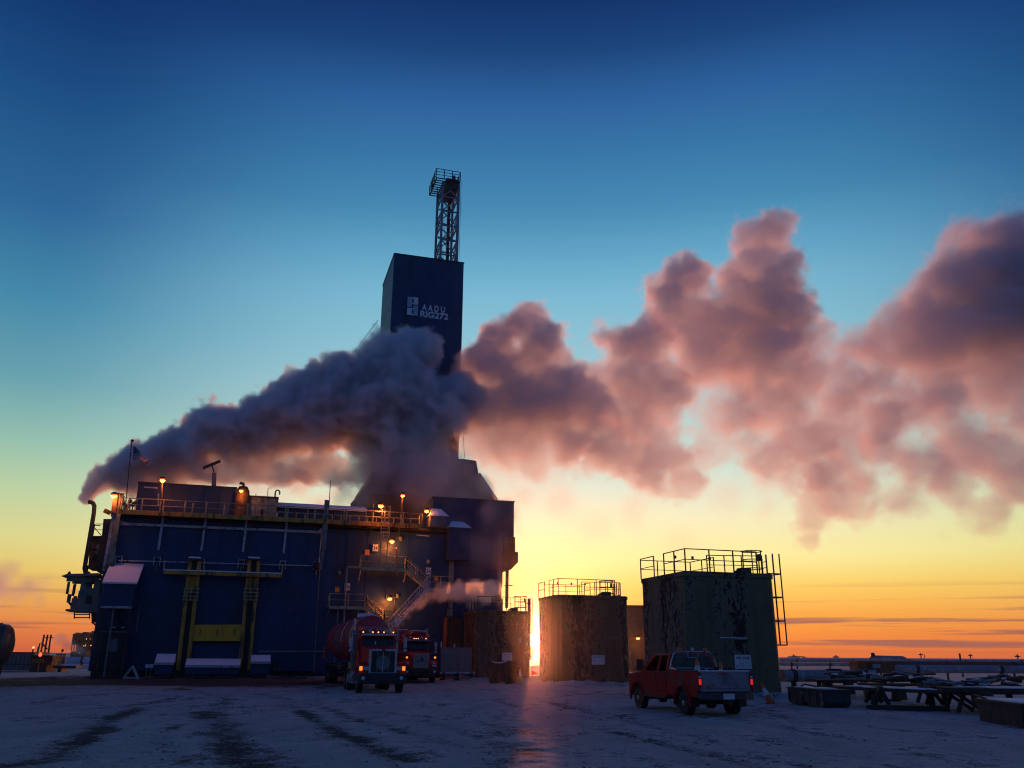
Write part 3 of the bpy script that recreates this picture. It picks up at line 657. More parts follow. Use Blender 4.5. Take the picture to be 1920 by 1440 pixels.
for k in range(1, 6):
    a = a0 + (a1 - a0) * k / 6; MB(RF).box(a - 0.03, a + 0.03, 2.56, 2.602, ZD, z1).build('wall_seam', M_blue2, o)
p = RF.pw(401, 912, 4.0); q2 = RF.pw(401.5, 887, 4.0)
o = thing('roof_vent', 'grey vent pipe with a tilted flat hat on the blue roof module', 'vent', tuple(p))
MB().tube([p, q2], 0.2, 10).build('pipe', M_grey, o)
c = RF.pw(397, 871, 4.0); ax = (RF.e1 * 0.85 + Vector((0, 0, 0.45))).normalized()
MB().bar(c - ax * 0.8, c + ax * 0.8, 0.75, 0.12).build('hat', M_dark, o); MB().bar(q2, c, 0.1).build('hat_stay', M_dark, o)
# red vessel with a domed head
p = RF.pw(451, 962, 1.9); zt = RF.pw(451, 910, 1.9).z
o = thing('red_vessel', 'dark red upright vessel with rounded head beside the blue roof module', 'tank', tuple(p))
rr = 0.62
MB().lathe(Vector((p.x, p.y, ZD)), [(rr, 0), (rr, zt - ZD - 0.9), (rr * 0.92, zt - ZD - 0.5), (rr * 0.6, zt - ZD - 0.12), (0.02, zt - ZD)], n=18).build('shell', M_brown, o, smooth=True)
for zz in (0.5, 1.4): MB().lathe(Vector((p.x, p.y, ZD + zz)), [(rr + 0.05, 0), (rr + 0.05, 0.08)], n=18).build('band', M_brown, o)
MB().tube([Vector((p.x, p.y, zt)), Vector((p.x, p.y, zt + 0.15)), Vector((p.x, p.y, zt + 0.2)) - RF.e1 * 0.35], 0.12, 8).build('head_pipe', M_dark, o)
a0, a1 = sz(460, 940, 2.0)[0], sz(520, 940, 2.0)[0]; z1 = sz(490, 933, 2.0)[1]
o = thing('roof_module', 'grey green equipment box with a hooked vent pipe on the rig roof', 'module', tuple(RF.w((a0 + a1) / 2, 2.5, ZD)))
MB(RF).box(a0, a1, 2.0, 4.6, ZD, z1).build('wall', M_ggrey, o); MB(RF).box(a0 - 0.05, a1 + 0.1, 1.95, 4.65, z1, z1 + 0.14).build('roof', M_dark, o)
b = RF.pw(515.5, 932, 2.6); pts = [b] + [b + Vector((0, 0, 0.45)) + RF.e1 * (0.19 - 0.19 * math.cos(t)) + Vector((0, 0, 0.19 * math.sin(t))) for t in np.linspace(0, math.pi, 7)] + [b + RF.e1 * 0.38 + Vector((0, 0, 0.25))]
MB().tube(pts, 0.07, 8).build('hooked_pipe', M_grey, o, smooth=True)
for (x, y) in ((480, 926), (502.5, 915)): MB().tube([RF.pw(x - 0.5, 934, 3), RF.pw(x, y, 3)], 0.035, 6).build('antenna', M_grey, o)
# low roof with snow edge
a0, a1 = sz(521, 945, 3.0)[0], sz(686, 955, 3.0)[0]; z1 = sz(521, 941, 5.0)[1]; z0 = sz(521, 950, 3.0)[1]
o = thing('roof_shelter', 'low dark shelter with a long snow edge on the rig roof', 'shelter', tuple(RF.w((a0 + a1) / 2, 4, ZD)))
MB(RF).box(a0, a1, 3.1, 9, ZD, z0 - 0.1).build('wall', M_blue2, o)
MB(RF).prism([(2.8, z0 - 0.1), (5.4, z1), (9.2, z1), (9.2, z0 - 0.1)], 0, a0 - 0.1, a1 + 0.1).build('roof', M_dark, o)
MB(RF).prism([(2.7, z0 - 0.08), (2.7, z0 + 0.12), (4.2, z0 + 0.12 + (z1 - z0) * .62), (4.2, z0 + 0.03)], 0, a0 - 0.05, a1 + 0.05).build('snow_edge', M_snow, o)

# --- drill floor enclosure with sloping shoulders
tE = 8.0
poly = [sz(x, y, tE) for x, y in ((640, 962), (658, 947), (697, 903), (697, 885), (866, 860), (893, 864), (897, 888), (931, 938), (931, 975))]
zlow = min(p[1] for p in poly[:1] + poly[-1:]); poly[0] = (poly[0][0], zlow - 1.5); poly[-1] = (poly[-1][0], zlow - 1.5)
o = thing('drill_floor_house', 'dark enclosure with sloping shoulders round the foot of the tower', 'building', tuple(RF.w(26, tE, ZD)))
MB(RF).prism(poly, 1, tE, tE + 15).build('wall', M_blue2, o)
pa_, pb_ = poly[6], poly[7]; MB(RF).bar((pa_[0], tE - 0.1, pa_[1]), (pb_[0], tE - 0.1, pb_[1]), 0.2, 0.3).build('edge_trim', M_white, o)
pa_, pb_ = poly[1], poly[2]; MB(RF).bar((pa_[0], tE - 0.1, pa_[1]), (pb_[0], tE - 0.1, pb_[1]), 0.2, 0.25).build('edge_trim', M_grey, o)
q_ = sz(720, 945, 5.0); MB(RF).box(sz(690, 950, 5)[0], sz(840, 955, 5)[0], 5.0, tE, ZD, sz(760, 929, 5.0)[1]).build('annex', M_dark, o)

# --- the derrick tower
S1, S2 = 21.93, 30.19; T1, T2 = 12.0, 21.2; ZT = 45.81
tw = thing('derrick_tower', 'tall dark blue clad tower lettered AADU RIG272 rising out of the steam', 'tower', tuple(RF.w((S1 + S2) / 2, T1, 12)))
sb1, sb2 = S1 + 0.15, S2 + 0.1
MB(RF).box(sb1, sb2, T1, T2, 15, ZT).build('wall', M_blue, tw)
MB(RF).box(sb1 - 0.06, sb2 + 0.06, T1 - 0.06, T2 + 0.06, ZT, ZT + 0.14).build('top_rim', M_dark, tw)
for k in range(1, 4):
    a = sb1 + (sb2 - sb1) * k / 4; MB(RF).box(a - 0.03, a + 0.03, T1 - 0.025, T1 + 0.001, 20, ZT - 0.02).build('wall_seam', M_blue, tw)
for z in (22, 28, 34, 40):
    MB(RF).box(sb1 + 0.02, sb2 - 0.02, T1 - 0.02, T1 + 0.001, z - 0.03, z + 0.03).build('wall_seam', M_blue, tw)
    MB(RF).box(sb1 - 0.02, sb1 + 0.001, T1 + 0.05, T2 - 0.05, z - 0.03, z + 0.03).build('wall_seam', M_blue, tw)
# emblem: two interlocked block letters
def logo_poly(pts, name, m):
    w = [RF.pw(750 + x / 19.2, 540 + y / 19.2, T1 - 0.05) for x, y in pts]; n = len(w)
    b = MB(); b.raw(w + [p - RF.e2 * 0.05 for p in w], [tuple(range(n)), tuple(range(n, 2 * n))[::-1]] + [(i, (i + 1) % n, n + (i + 1) % n, n + i) for i in range(n)])
    o_ = b.build(name, m, tw); return o_
logo_poly([(272, 318), (440, 333), (440, 545), (420, 548), (420, 692), (258, 672)], 'emblem_block', M_logo2)
logo_poly([(440, 333), (495, 338), (495, 385), (440, 380)], 'emblem_block', M_letter)
logo_poly([(495, 338), (655, 355), (650, 610), (495, 590)], 'emblem_block', M_letter)
logo_poly([(420, 545), (495, 548), (495, 592), (420, 585)], 'emblem_block', M_letter)
logo_poly([(258, 712), (480, 735), (480, 775), (425, 768), (425, 985), (245, 965)], 'emblem_block', M_letter)
logo_poly([(485, 630), (655, 650), (632, 1010), (480, 990)], 'emblem_block', M_logo2)
logo_poly([(425, 935), (480, 940), (480, 990), (425, 984)], 'emblem_block', M_letter)
def ptxt(s_, x, y, x2, hpx):
    p = RF.pw(x, y, T1 - 0.06); e = RF.pw(x2, y + (x2 - x) * 0.13, T1 - 0.06)
    size = abs(RF.pw(x, y - hpx, T1).z - RF.pw(x, y, T1).z) / 0.73
    text(s_, p, RF.e1, size, M_letter, tw, 'lettering', ext=0.02, width=(e - p).length, bold=0.035)
ptxt('A A D U', 791.0, 581.0, 834, 11.2)
ptxt('RIG272', 787.5, 593.2, 840.5, 11.2)

# --- lattice mast on top
mast = thing('lattice_mast', 'grey lattice mast with crown platform standing on top of the blue tower', 'mast', tuple(RF.w(28, 14, ZT)))
m0, m1, n0, n1 = 27.65, 29.6, 13.0, 16.2
zb, zt = ZT - 3.0, 56.85
for (a, t) in ((m0, n0), (m1, n0), (m0, n1), (m1, n1)):
    MB(RF).bar((a, t, zb), (a, t, zt), 0.26).build('leg', M_lattice, mast)
nb = 6; zs = [ZT - 0.6 + (zt - ZT + 0.6) * k / nb for k in range(nb + 1)]
for k in range(nb + 1):
    for (p, q_) in (((m0, n0), (m1, n0)), ((m0, n1), (m1, n1)), ((m0, n0), (m0, n1)), ((m1, n0), (m1, n1))):
        MB(RF).bar((*p, zs[k]), (*q_, zs[k]), 0.15).build('girt', M_lattice, mast)
    if k < nb:
        fl = k % 2
        for (p, q_) in (((m0, n0), (m1, n0)), ((m0, n1), (m1, n1)), ((m0, n0), (m0, n1)), ((m1, n0), (m1, n1))):
            if fl: p, q_ = q_, p
            MB(RF).bar((*p, zs[k]), (*q_, zs[k + 1]), 0.12).build('brace', M_lattice, mast)
MB(RF).bar((m0, n0 - .02, zs[-2]), (m1, n0 - .02, zs[-1]), 0.12).build('brace', M_lattice, mast)
MB(RF).bar(((m0 + m1) / 2 + 0.2, (n0 + n1) / 2, zb), ((m0 + m1) / 2 + 0.2, (n0 + n1) / 2, zt), 0.35).build('guide_beam', M_dark, mast)
for k in range(5): MB(RF).tube([(m0 + 0.35 + k * 0.16, n0 + 1.4, zb), (m0 + 0.35 + k * 0.16, n0 + 1.4, zt)], 0.02, 5).build('drill_line', M_lattice, mast)
for a in (m1 + 0.18, m1 + 0.32): MB(RF).tube([(a, n0, 15), (a, n0, zt + 0.6)], 0.025, 5).build('hanging_cable', M_dark, mast)
# crown platform
c0, c1, d0, d1 = m0 - 0.95, m1 + 0.1, n0 - 0.4, n1 + 0.6; zc = zt + 0.3
cr = MB(RF)
for k in range(9): tt = d0 + (d1 - d0) * k / 8; cr.box(c0, c1, tt - 0.05, tt + 0.05, zc - 0.1, zc)
cr.box(c0, c0 + 0.12, d0, d1, zc - 0.2, zc - 0.001).box(c1 - 0.12, c1, d0, d1, zc - 0.2, zc - 0.001)
cr.build('platform_grating', M_dark, mast)
rail(mast, [RF.w(c1, d0, zc), RF.w(c0, d0, zc), RF.w(c0, d1, zc), RF.w(c1, d1, zc), RF.w(c1, d0, zc)], 1.25, 0.045, 1.0, M_dark, mids=(0.35, 0.68))
MB(RF).box(m0 + 0.35, m1, n0 - 0.2, n1, zt - 0.9, zc + 0.35).build('crown_block', M_brown, mast, bevel=0.12)
MB(RF).lathe((m0 + 1.35, n0 + 0.3, zc + 0.2), [(0.75, -0.12), (0.8, 0), (0.75, 0.12)], axis=(1, 0, 0), n=20).build('sheave', M_brown, mast)
MB(RF).lathe((m0 + 1.35, n0 + 1.6, zc + 0.2), [(0.7, -0.3), (0.75, 0), (0.7, 0.3)], axis=(1, 0, 0), n=20).build('sheave', M_brown, mast)
MB(RF).box(c0 - 0.12, c0, d0 + 1.6, d0 + 2.5, zc - 0.1, zc + 1.0).build('side_box', M_dark, mast)
g_ = thing('guy_wire', 'thin dark guy wire running down left from the blue tower', 'wire', tuple(RF.pw(707, 602, 16)))
MB().tube([RF.pw(709, 600, 17), RF.pw(655, 671, 17)], 0.03, 5).build('wire', M_dark, g_)
g_ = thing('guy_wire', 'thin cable slanting down the right side of the tower into the steam', 'wire', tuple(RF.pw(862, 700, 11.9)))
MB().tube([RF.pw(862, 690, 12), RF.pw(871, 858, 12)], 0.03, 5).build('wire', M_dark, g_)

# --- right wing of the rig
wg = thing('rig_wing', 'tall dark wing at the rig\'s right end with a stepped bulge on its edge', 'building', tuple(RF.w(SE - 3, 0.5, 0)))
zU = sz(963, 1006, 0.5)[1]; zTop = sz(945, 941, 0.5)[1]; sU = sz(963.5, 980, 0.5)[0]
zs0, zs1 = sz(890, 1121, 0.5)[1], sz(890, 1099, 0.5)[1]      # added slot through the lower wing, lets sun and sky light the steam
MB(RF).box(SR + 0.003, SE, 0.5, 4.0, 0.2, zs0).build('wall', M_blue2, wg)
MB(RF).box(SR + 0.003, SE, 0.5, 4.0, zs1, zU).build('wall', M_blue2, wg)
for a in (SR + 0.3, SR + 2.2, SE - 0.15): MB(RF).box(a - .12, a + .12, 0.7, 3.9, zs0, zs1).build('slot_post', M_dark, wg)
MB(RF).box(SR - 1.5, sU, 0.5, 7.9, zU + 0.002, zTop).build('wall', M_blue2, wg)
MB(RF).box(SR - 1.6, sU + 0.06, 0.44, 7.95, zTop, zTop + 0.12).build('roof_edge', M_dark, wg)
b = [sz(x, y, 0.5) for x, y in ((963.5, 1007), (966, 1007), (966, 1035), (971.5, 1035), (971.5, 1054), (958, 1068), (945.5, 1068))]
MB(RF).prism([(b[0][0] - 1, b[0][1]), *b[1:], (b[6][0], b[0][1])], 1, 0.52, 4.5).build('bulge', M_brown, wg)
MB().bar(RF.pw(951, 1066, 0.8), RF.pw(950, 1140, 0.8), 0.3, 0.3).build('downpipe', M_brown, wg)
MB().bar(RF.pw(946, 1098, 0.8), RF.pw(961, 1098, 0.8), 0.08).build('cross_bar', M_dark, wg)
MB(RF).box(sz(841, 1060)[0] + 0.05, sz(851, 1060)[0], 0.0, 0.45, 0.0, sz(845, 1050)[1]).build('corner_column', M_ggrey, wg)
for z in (3.0, 9.6): MB(RF).box(SR + 0.8, SE - 0.02, 0.47, 0.501, z - 0.03, z + 0.03).build('wall_seam', M_blue2, wg)
for a in np.linspace(SR + 1.6, SE - 0.6, 4): MB(RF).box(a - 0.03, a + 0.03, 0.465, 0.501, zs1, zU).build('wall_seam', M_blue2, wg)
for (x0, x1, yt, ye, yb, t, lab) in ((843, 882, 980.5, 989, 1050, -1.0, 'grey blue boxed bay with a snowy sloping top on the rig\'s right wall'), (807, 840, 957, 967.5, 986, -1.1, 'small box with a snowy hipped roof at the walkway\'s right end')):
    a0, a1 = sz(x0, ye, t)[0], sz(x1, ye, t)[0]; ze, zt_ = sz((x0 + x1) / 2, ye, t)[1], sz((x0 + x1) / 2, yt, 0.3)[1]; zb_ = sz((x0 + x1) / 2, yb, t)[1]
    o = thing('wall_bay', lab, 'bay', tuple(RF.w((a0 + a1) / 2, t, zb_)))
    MB(RF).box(a0, a1, t, 0.1, zb_, ze).build('wall', M_blue2 if x0 > 840 else M_grey, o)
    c = [(a0 - .1, t - .1, ze), (a1 + .1, t - .1, ze), (a1 + .1, 0.1, ze), (a0 - .1, 0.1, ze), (a0 + .25, t + .55, zt_), (a1 - .55, t + .55, zt_), (a1 - .5, 0.1, zt_), (a0 + .25, 0.1, zt_)]
    MB(RF).hexa(c).build('snow_roof', M_snow, o)

# --- stairs and landings on the right hand wall
def stair(name, lab, top, bot, wv, m=M_rail, n=None, grp='outside stairs on the rig wall'):
    o = thing(name, lab, 'stairs', tuple(bot), grp)
    for w_ in (Vector((0, 0, 0)), wv):
        MB().bar(top + w_, bot + w_, 0.07, 0.28).build('stringer', m, o)
    n = n or max(4, int(abs(top.z - bot.z) / 0.22))
    for k in range(1, n):
        p = top.lerp(bot, k / n); MB().quad(p - RF.e1 * 0.12, p + RF.e1 * 0.12, p + RF.e1 * 0.12 + wv, p - RF.e1 * 0.12 + wv, th=0.035).build('tread', m, o)
    for w_ in (Vector((0, 0, 0)), wv):
        rail(o, [top + w_, bot + w_], 1.0, 0.035, 1.3, m)
    return o
def landing(lab, A, B, depth, rails='front', m=M_rail, leftside=True):
    o = thing('stair_landing', lab, 'landing', tuple(A), 'stair landings on the rig wall')
    MB().quad(A, B, B + RF.e2 * depth, A + RF.e2 * depth, th=0.05).build('deck', m, o)
    MB().bar(A - Vector((0, 0, .08)), B - Vector((0, 0, .08)), 0.08, 0.26).build('edge_beam', m, o)
    pts = ([A + RF.e2 * depth * 0.9] if leftside else []) + [A, B]
    rail(o, pts, 1.05, 0.035, 1.25, m)
    for p in (A, B): MB().bar(p - Vector((0, 0, 0.1)) + RF.e2 * 0.1, p + RF.e2 * depth - Vector((0, 0, 1.0)), 0.07).build('bracket', m, o)
    return o
tL = -1.35
A1, B1 = RF.pw(677, 1064, tL), RF.pw(762, 1068, tL); B1.z = A1.z
landing('upper steel landing where the caged ladder meets the stairs', A1, B1, 1.2)
B2 = RF.pw(803, 1103, tL)
stair('steel_stairs', 'short steep stair going down right from the upper landing', B1, B2, RF.e2 * 0.9)
C1 = RF.pw(848, 1103, tL); C1.z = B2.z
landing('small right hand steel landing with a yellow cover behind it', B2, C1, 1.2, leftside=False)
tF = -2.5
D1 = RF.pw(806, 1103, tF); D1.z = B2.z; D2 = RF.pw(738, 1178, tF); D3 = D1.lerp(D2, B2.z / max(0.1, (B2.z - D2.z)) * 0.98)
stair('steel_stairs', 'long broad stair running down left behind the two red trucks', D1, D3, RF.e2 * 1.0, m=M_white)
E1, E2 = RF.pw(617, 1137, tL), RF.pw(686, 1139, tL); E2.z = E1.z
lo_ = landing('lower left steel landing on thin legs left of the stairs', E1, E2, 1.2)
for x0, x1 in ((634, 629), (672, 668)):
    p = RF.pw(x0, 1141, tL); MB().tube([p, Vector((p.x, p.y, 0))], 0.05, 6).build('leg', M_grey, lo_)
F2 = RF.pw(720, 1168, tL)
stair('steel_stairs', 'short stair going down right from the lower left landing', E2, F2, RF.e2 * 0.9)
H2 = RF.pw(738, 1168, tL); H2.z = F2.z
lo2 = landing('tiny steel landing between the two lower stairs above the tank truck', F2, H2, 1.2, leftside=False)
for p in (F2, H2): MB().tube([p, Vector((p.x, p.y, 0))], 0.06, 6).build('leg', M_grey, lo2)
# caged ladder
ld = thing('caged_ladder', 'caged vertical ladder from the upper landing to the roof walkway', 'ladder', tuple(RF.pw(718, 1062, -1.5)))
tl = -1.35
aL_, aR_ = sz(711.5, 1060, tl)[0], sz(724.5, 1060, tl)[0]; zl0, zl1 = A1.z, ZD + 1.2
for a in (aL_, aR_): MB(RF).bar((a, tl, zl0), (a, tl, zl1), 0.07).build('stringer', M_rail, ld)
k = zl0 + 0.3
while k < zl1: MB(RF).bar((aL_, tl, k), (aR_, tl, k), 0.04).build('rung', M_rail, ld); k += 0.31
am = (aL_ + aR_) / 2
hoops = np.arange(zl0 + 2.3, zl1 + 0.4, 0.75)
for z in hoops:
    MB(RF).tube([(am + 0.40 * math.cos(t) * 1.0, tl - 0.72 * math.sin(t), z) for t in np.linspace(0, math.pi, 9)], 0.03, 5).build('cage_hoop', M_rail, ld)
for t in np.linspace(0.3, math.pi - 0.3, 4): MB(RF).bar((am + .40 * math.cos(t), tl - .72 * math.sin(t), hoops[0]), (am + .40 * math.cos(t), tl - .72 * math.sin(t), hoops[-1]), 0.035).build('cage_bar', M_rail, ld)
dp = thing('drain_pipe', 'pale angled pipe coming off the upper landing and dropping down the wall', 'pipe', tuple(RF.pw(643, 1200, -1)))
MB().tube([RF.pw(690, 1066, -1.2), RF.pw(653, 1063, -1.2), RF.pw(650.5, 1066, -1.2), RF.pw(649, 1085, -1.2), RF.pw(641.5, 1215, -1.2)], 0.09, 8).build('pipe', M_grey, dp)
# lamp poles
lp = thing('lamp_pole', 'thin pole standing on the upper landing beside the ladder', 'pole', tuple(RF.pw(743, 1060, -1.4)))
MB().tube([RF.pw(742.5, 1062, -1.4), RF.pw(743.5, 1031, -1.4)], 0.05, 6).build('pole', M_orange, lp); MB().lathe(RF.pw(743.5, 1031, -1.4), [(0.08, 0), (0.12, 0.1), (0.05, 0.22)], n=8).build('finial', M_orange, lp)
lp = thing('lamp_pole', 'long thin pole below the upper landing beside the lowest wall lamp', 'pole', tuple(RF.pw(739, 1170, -1.4)))
MB().tube([RF.pw(742, 1073, -1.4), RF.pw(739, 1168, -1.4)], 0.06, 6).build('pole', M_brown, lp)
lp = thing('lamp_pole', 'short post carrying the lamp in front of the long blue roof module', 'pole', tuple(RF.pw(304, 962, -1.0)))
MB().tube([RF.pw(303, 964, -1.1), RF.pw(304.5, 900, -1.1)], 0.06, 6).build('pole', M_brown, lp)
lp = thing('lamp_pole', 'short post carrying the lamp above the walkway\'s right end', 'pole', tuple(RF.pw(753, 962, 0.6)))
MB().tube([RF.pw(752.5, 966, 0.6), RF.pw(754.5, 930, 0.6)], 0.06, 6).build('pole', M_brown, lp)

lamp(305, 900, -1.35, 'orange lamp glowing in front of the long blue roof module', arm=(0, .3, -.2), r=.22)
lamp(214.5, 929, -0.9, 'orange lamp on the post head at the rig\'s top left corner', arm=(.35, .2, .0), r=.24, power=300)
lamp(452.5, 920, 0.9, 'orange lamp on the front of the dark red vessel', arm=(0, .5, .1), r=.17, power=160)
lamp(714, 948, -1.3, 'orange lamp above the top of the caged ladder', arm=(-.6, .3, 0), r=.24)
lamp(755, 929, 0.35, 'orange lamp on a short post near the walkway\'s right end', arm=(0, .3, -.2), r=.18, power=200)
lamp(800, 958, -0.9, 'flat orange lamp beside the small snowy hipped roof', arm=(.3, .5, 0), r=.2, power=240)
lamp(735, 1014.5, -1.0, 'orange lamp on the wall just right of the caged ladder', arm=(0, .9, -.1), r=.22, power=420)
lamp(731, 1122, -1.0, 'orange lamp low on the wall above the red tank truck', arm=(-.2, .9, .1), r=.2, power=380)

# --- things hanging off the rig's left end
cb = thing('operator_cab', 'dark hanging operator cab with see through windows on the rig\'s left end', 'cab', tuple(RF.pw(155, 1150, 1)))
t0, t1 = 1.0, 3.4
def P2(x, y, t=1.0): return sz(x, y, t)
zt_, zb_ = P2(150, 1082)[1], P2(150, 1146)[1]
xa, xb = P2(125.5, 1110)[0], P2(187, 1110)[0]
def wallpiece(x0, x1, y0, y1, nm='wall'):
    a = P2(x0, (y0 + y1) / 2)[0]; b_ = P2(x1, (y0 + y1) / 2)[0]; zz0, zz1 = P2((x0 + x1) / 2, y1)[1], P2((x0 + x1) / 2, y0)[1]
    for t in (t0, t1): MB(RF).box(a, b_, t - 0.06, t + 0.06, zz0, zz1).build(nm, M_ggrey if nm == 'wall' else M_dark, cb)
wallpiece(125, 187, 1082, 1091); wallpiece(125, 130, 1091, 1114); wallpiece(150.5, 162, 1091, 1114); wallpiece(175, 187, 1091, 1114); wallpiece(162, 175, 1102.5, 1114)
wallpiece(126, 133, 1114, 1130); wallpiece(133, 187, 1122, 1147); wallpiece(146, 187, 1114, 1122); wallpiece(139.5, 142, 1091, 1114, 'window_bar')
MB(RF).box(P2(160, 1130)[0], P2(172, 1130)[0], t0 - 0.12, t0 - 0.05, P2(165, 1132)[1], P2(165, 1117)[1]).build('hatch', M_dark, cb)
MB(RF).box(xa + 0.1, xb, t0 + .1, t1 - .1, zb_, zb_ + 0.15).build('floor', M_dark, cb)
MB(RF).box(xb - 0.1, xb + .9, t0, t1, zb_ - 0.8, zt_).build('mounting', M_dark, cb)
c = [P2(116.5, 1081), P2(187, 1080), P2(187, 1075.5), P2(128, 1077)]
MB(RF).prism(c, 1, t0 - 0.5, t1 + 0.3).build('roof', M_grey, cb); MB(RF).lathe((P2(127, 1077)[0], t0 + .5, P2(127, 1077)[1]), [(.12, 0), (.14, .15), (.02, .3)], n=10).build('beacon', M_dark, cb)
MB(RF).prism([P2(133, 1147), P2(131, 1136), P2(126, 1130), P2(150, 1128), P2(187, 1146), P2(187, 1166), P2(171, 1166), P2(170, 1148)], 1, t0 + .2, t1 - .2).build('underbody', M_dark, cb)
for y in (1152, 1158): MB(RF).bar((*[P2(139, y)[0]], t0, P2(139, y)[1]), (P2(168, y)[0], t0, P2(168, y)[1]), 0.08).build('step_bar', M_dark, cb)
for x in (139.5, 168): MB(RF).bar((P2(x, 1147)[0], t0, P2(x, 1147)[1]), (P2(x, 1160)[0], t0, P2(x, 1160)[1]), 0.08).build('step_stay', M_dark, cb)
MB().bar(RF.pw(172, 1166, 1), RF.pw(187, 1178, 1), 0.12).build('brace', M_dark, cb)
MB(RF).box(P2(144, 1105)[0], P2(148, 1105)[0], 1.9, 2.3, zb_, P2(144, 1106)[1]).build('seat', M_dark, cb)
sm = thing('side_module', 'dark stacked equipment module beside the exhaust pipe on the rig\'s left end', 'module', tuple(RF.pw(190, 1060, 2)))
MB(RF).prism([P2(194, 973, 2), P2(214, 973, 2), P2(206, 1072, 2), P2(182, 1072, 2), P2(186, 1006, 2), P2(191, 1004, 2)], 1, 2, 6).build('body', M_dark, sm)
MB(RF).prism([P2(170, 1008, 2.2), P2(192, 1006, 2.2), P2(186, 1066, 2.2), P2(165, 1066, 2.2)], 1, 2.2, 4.5).build('body', M_brown, sm)
MB(RF).prism([P2(168, 1005, 2.1), P2(193, 1005, 2.1), P2(193, 1007, 2.1), P2(168, 1007, 2.1)], 1, 2.0, 4.6).build('platform', M_dark, sm)
rail(sm, [RF.pw(174, 1005, 2.1), RF.pw(192, 1005, 2.1)], 1.0, 0.03, 0.8, M_dark)
MB().bar(RF.pw(175, 987, 2.1), RF.pw(190, 1004, 2.1), 0.06).build('brace', M_dark, sm)
MB(RF).box(P2(180, 1030, 2.1)[0], P2(186, 1030, 2.1)[0], 1.9, 2.25, P2(180, 1040, 2.1)[1], P2(180, 1022, 2.1)[1]).build('panel', M_ggrey, sm)
MB().tube([RF.pw(165, 1060, 2.4), RF.pw(162, 1072, 2.4), RF.pw(170, 1078, 2.4), RF.pw(190, 1078, 2.4)], 0.12, 8).build('pipe', M_dark, sm)
ex = thing('exhaust_pipe', 'tall dark exhaust pipe with bent top that the steam pours out of', 'pipe', tuple(RF.pw(160, 1070, 0.8)))
MB().tube([RF.pw(165.5, 941.5, .8), RF.pw(170, 941.5, .8), RF.pw(174.5, 943.5, .8), RF.pw(177, 949, .8), RF.pw(176, 962, .8), RF.pw(158.5, 1066, .8), RF.pw(160, 1073, .8), RF.pw(167, 1076, .8)], 0.17, 12).build('pipe', M_dark, ex, smooth=True)
for (x, y) in ((172, 985), (165, 1030)): MB().bar(RF.pw(x, y, .8), RF.pw(x + 16, y, 1.8), 0.08).build('bracket', M_dark, ex)
fl_ = thing('flood_light', 'small tilted flood light on the rig\'s upper left edge', 'lamp', tuple(RF.pw(200, 960, .3)))
MB().bar(RF.pw(195.5, 957, .1), RF.pw(206.5, 962, .3), 0.34, 0.28, up=RF.e2).build('housing', M_brown, fl_); MB().bar(RF.pw(206, 962, .3), RF.pw(212, 963, .3), 0.08).build('arm', M_dark, fl_)
# flag
fp = thing('flag_pole', 'thin dark flag pole on the roof at the rig\'s left corner', 'pole', tuple(RF.pw(236, 960, -0.5)))
MB().tube([RF.pw(234, 962, -.5), RF.pw(247, 828, -.5)], 0.045, 6).build('pole', M_dark, fp); MB().lathe(RF.pw(247.6, 829, -.5), [(.02, 0), (.14, .08), (.14, .16), (.02, .26)], n=10).build('finial', M_dark, fp)
fg = thing('flag', 'stars and stripes flag flying from the pole at the rig\'s left corner', 'flag', tuple(RF.pw(250, 836, -.5)))
M_fr = mat('flag_red', (0.30, 0.02, 0.02), 0.8); M_fw = mat('flag_white', (0.55, 0.55, 0.56), 0.8); M_fb = mat('flag_blue', (0.02, 0.03, 0.14), 0.8)
TLp, BLp, TRp, BRp = RF.pw(250, 836, -.5), RF.pw(248.5, 861.5, -.5), RF.pw(281, 857, -.5), RF.pw(276, 873, -.5)
def fpt(u, v):
    top = TLp.lerp(TRp, u) - Vector((0, 0, 0.35 * math.sin(u * math.pi) * (1 - 0.3 * u))) + Vector((0, 0, .25 * math.sin(u * math.pi * 2))); bot = BLp.lerp(BRp, u) + Vector((0, 0, 0.25 * math.sin(u * math.pi)))
    return top.lerp(bot, v) + RF.e2 * 0.22 * math.sin(u * 8 + v * 1.5)
for k in range(13):
    b = MB(); n = 14; u0 = 0.4 if k < 7 else 0.0
    us = np.linspace(u0, 1, n)
    b.raw([fpt(u, k / 13) for u in us] + [fpt(u, (k + 1) / 13) for u in us], [(i, i + 1, n + i + 1, n + i) for i in range(n - 1)])
    b.build('stripe', M_fr if k % 2 == 0 else M_fw, fg)
b = MB(); n = 8; us = np.linspace(0, .4, n); vs_ = np.linspace(0, 7 / 13, 6)
b.raw([fpt(u, v) for v in vs_ for u in us], [(j * n + i, j * n + i + 1, (j + 1) * n + i + 1, (j + 1) * n + i) for j in range(5) for i in range(n - 1)]); b.build('canton', M_fb, fg)
st = MB()
for j in range(5):
    for i in range(6):
        c = fpt(0.035 + i * 0.065, 0.05 + j * 0.105) - RF.e2 * 0.02; st.box(c.x - .018, c.x + .018, c.y - .01, c.y + .01, c.z - .018, c.z + .018)
tag(st.build('star', M_fw, fg), kind='stuff')
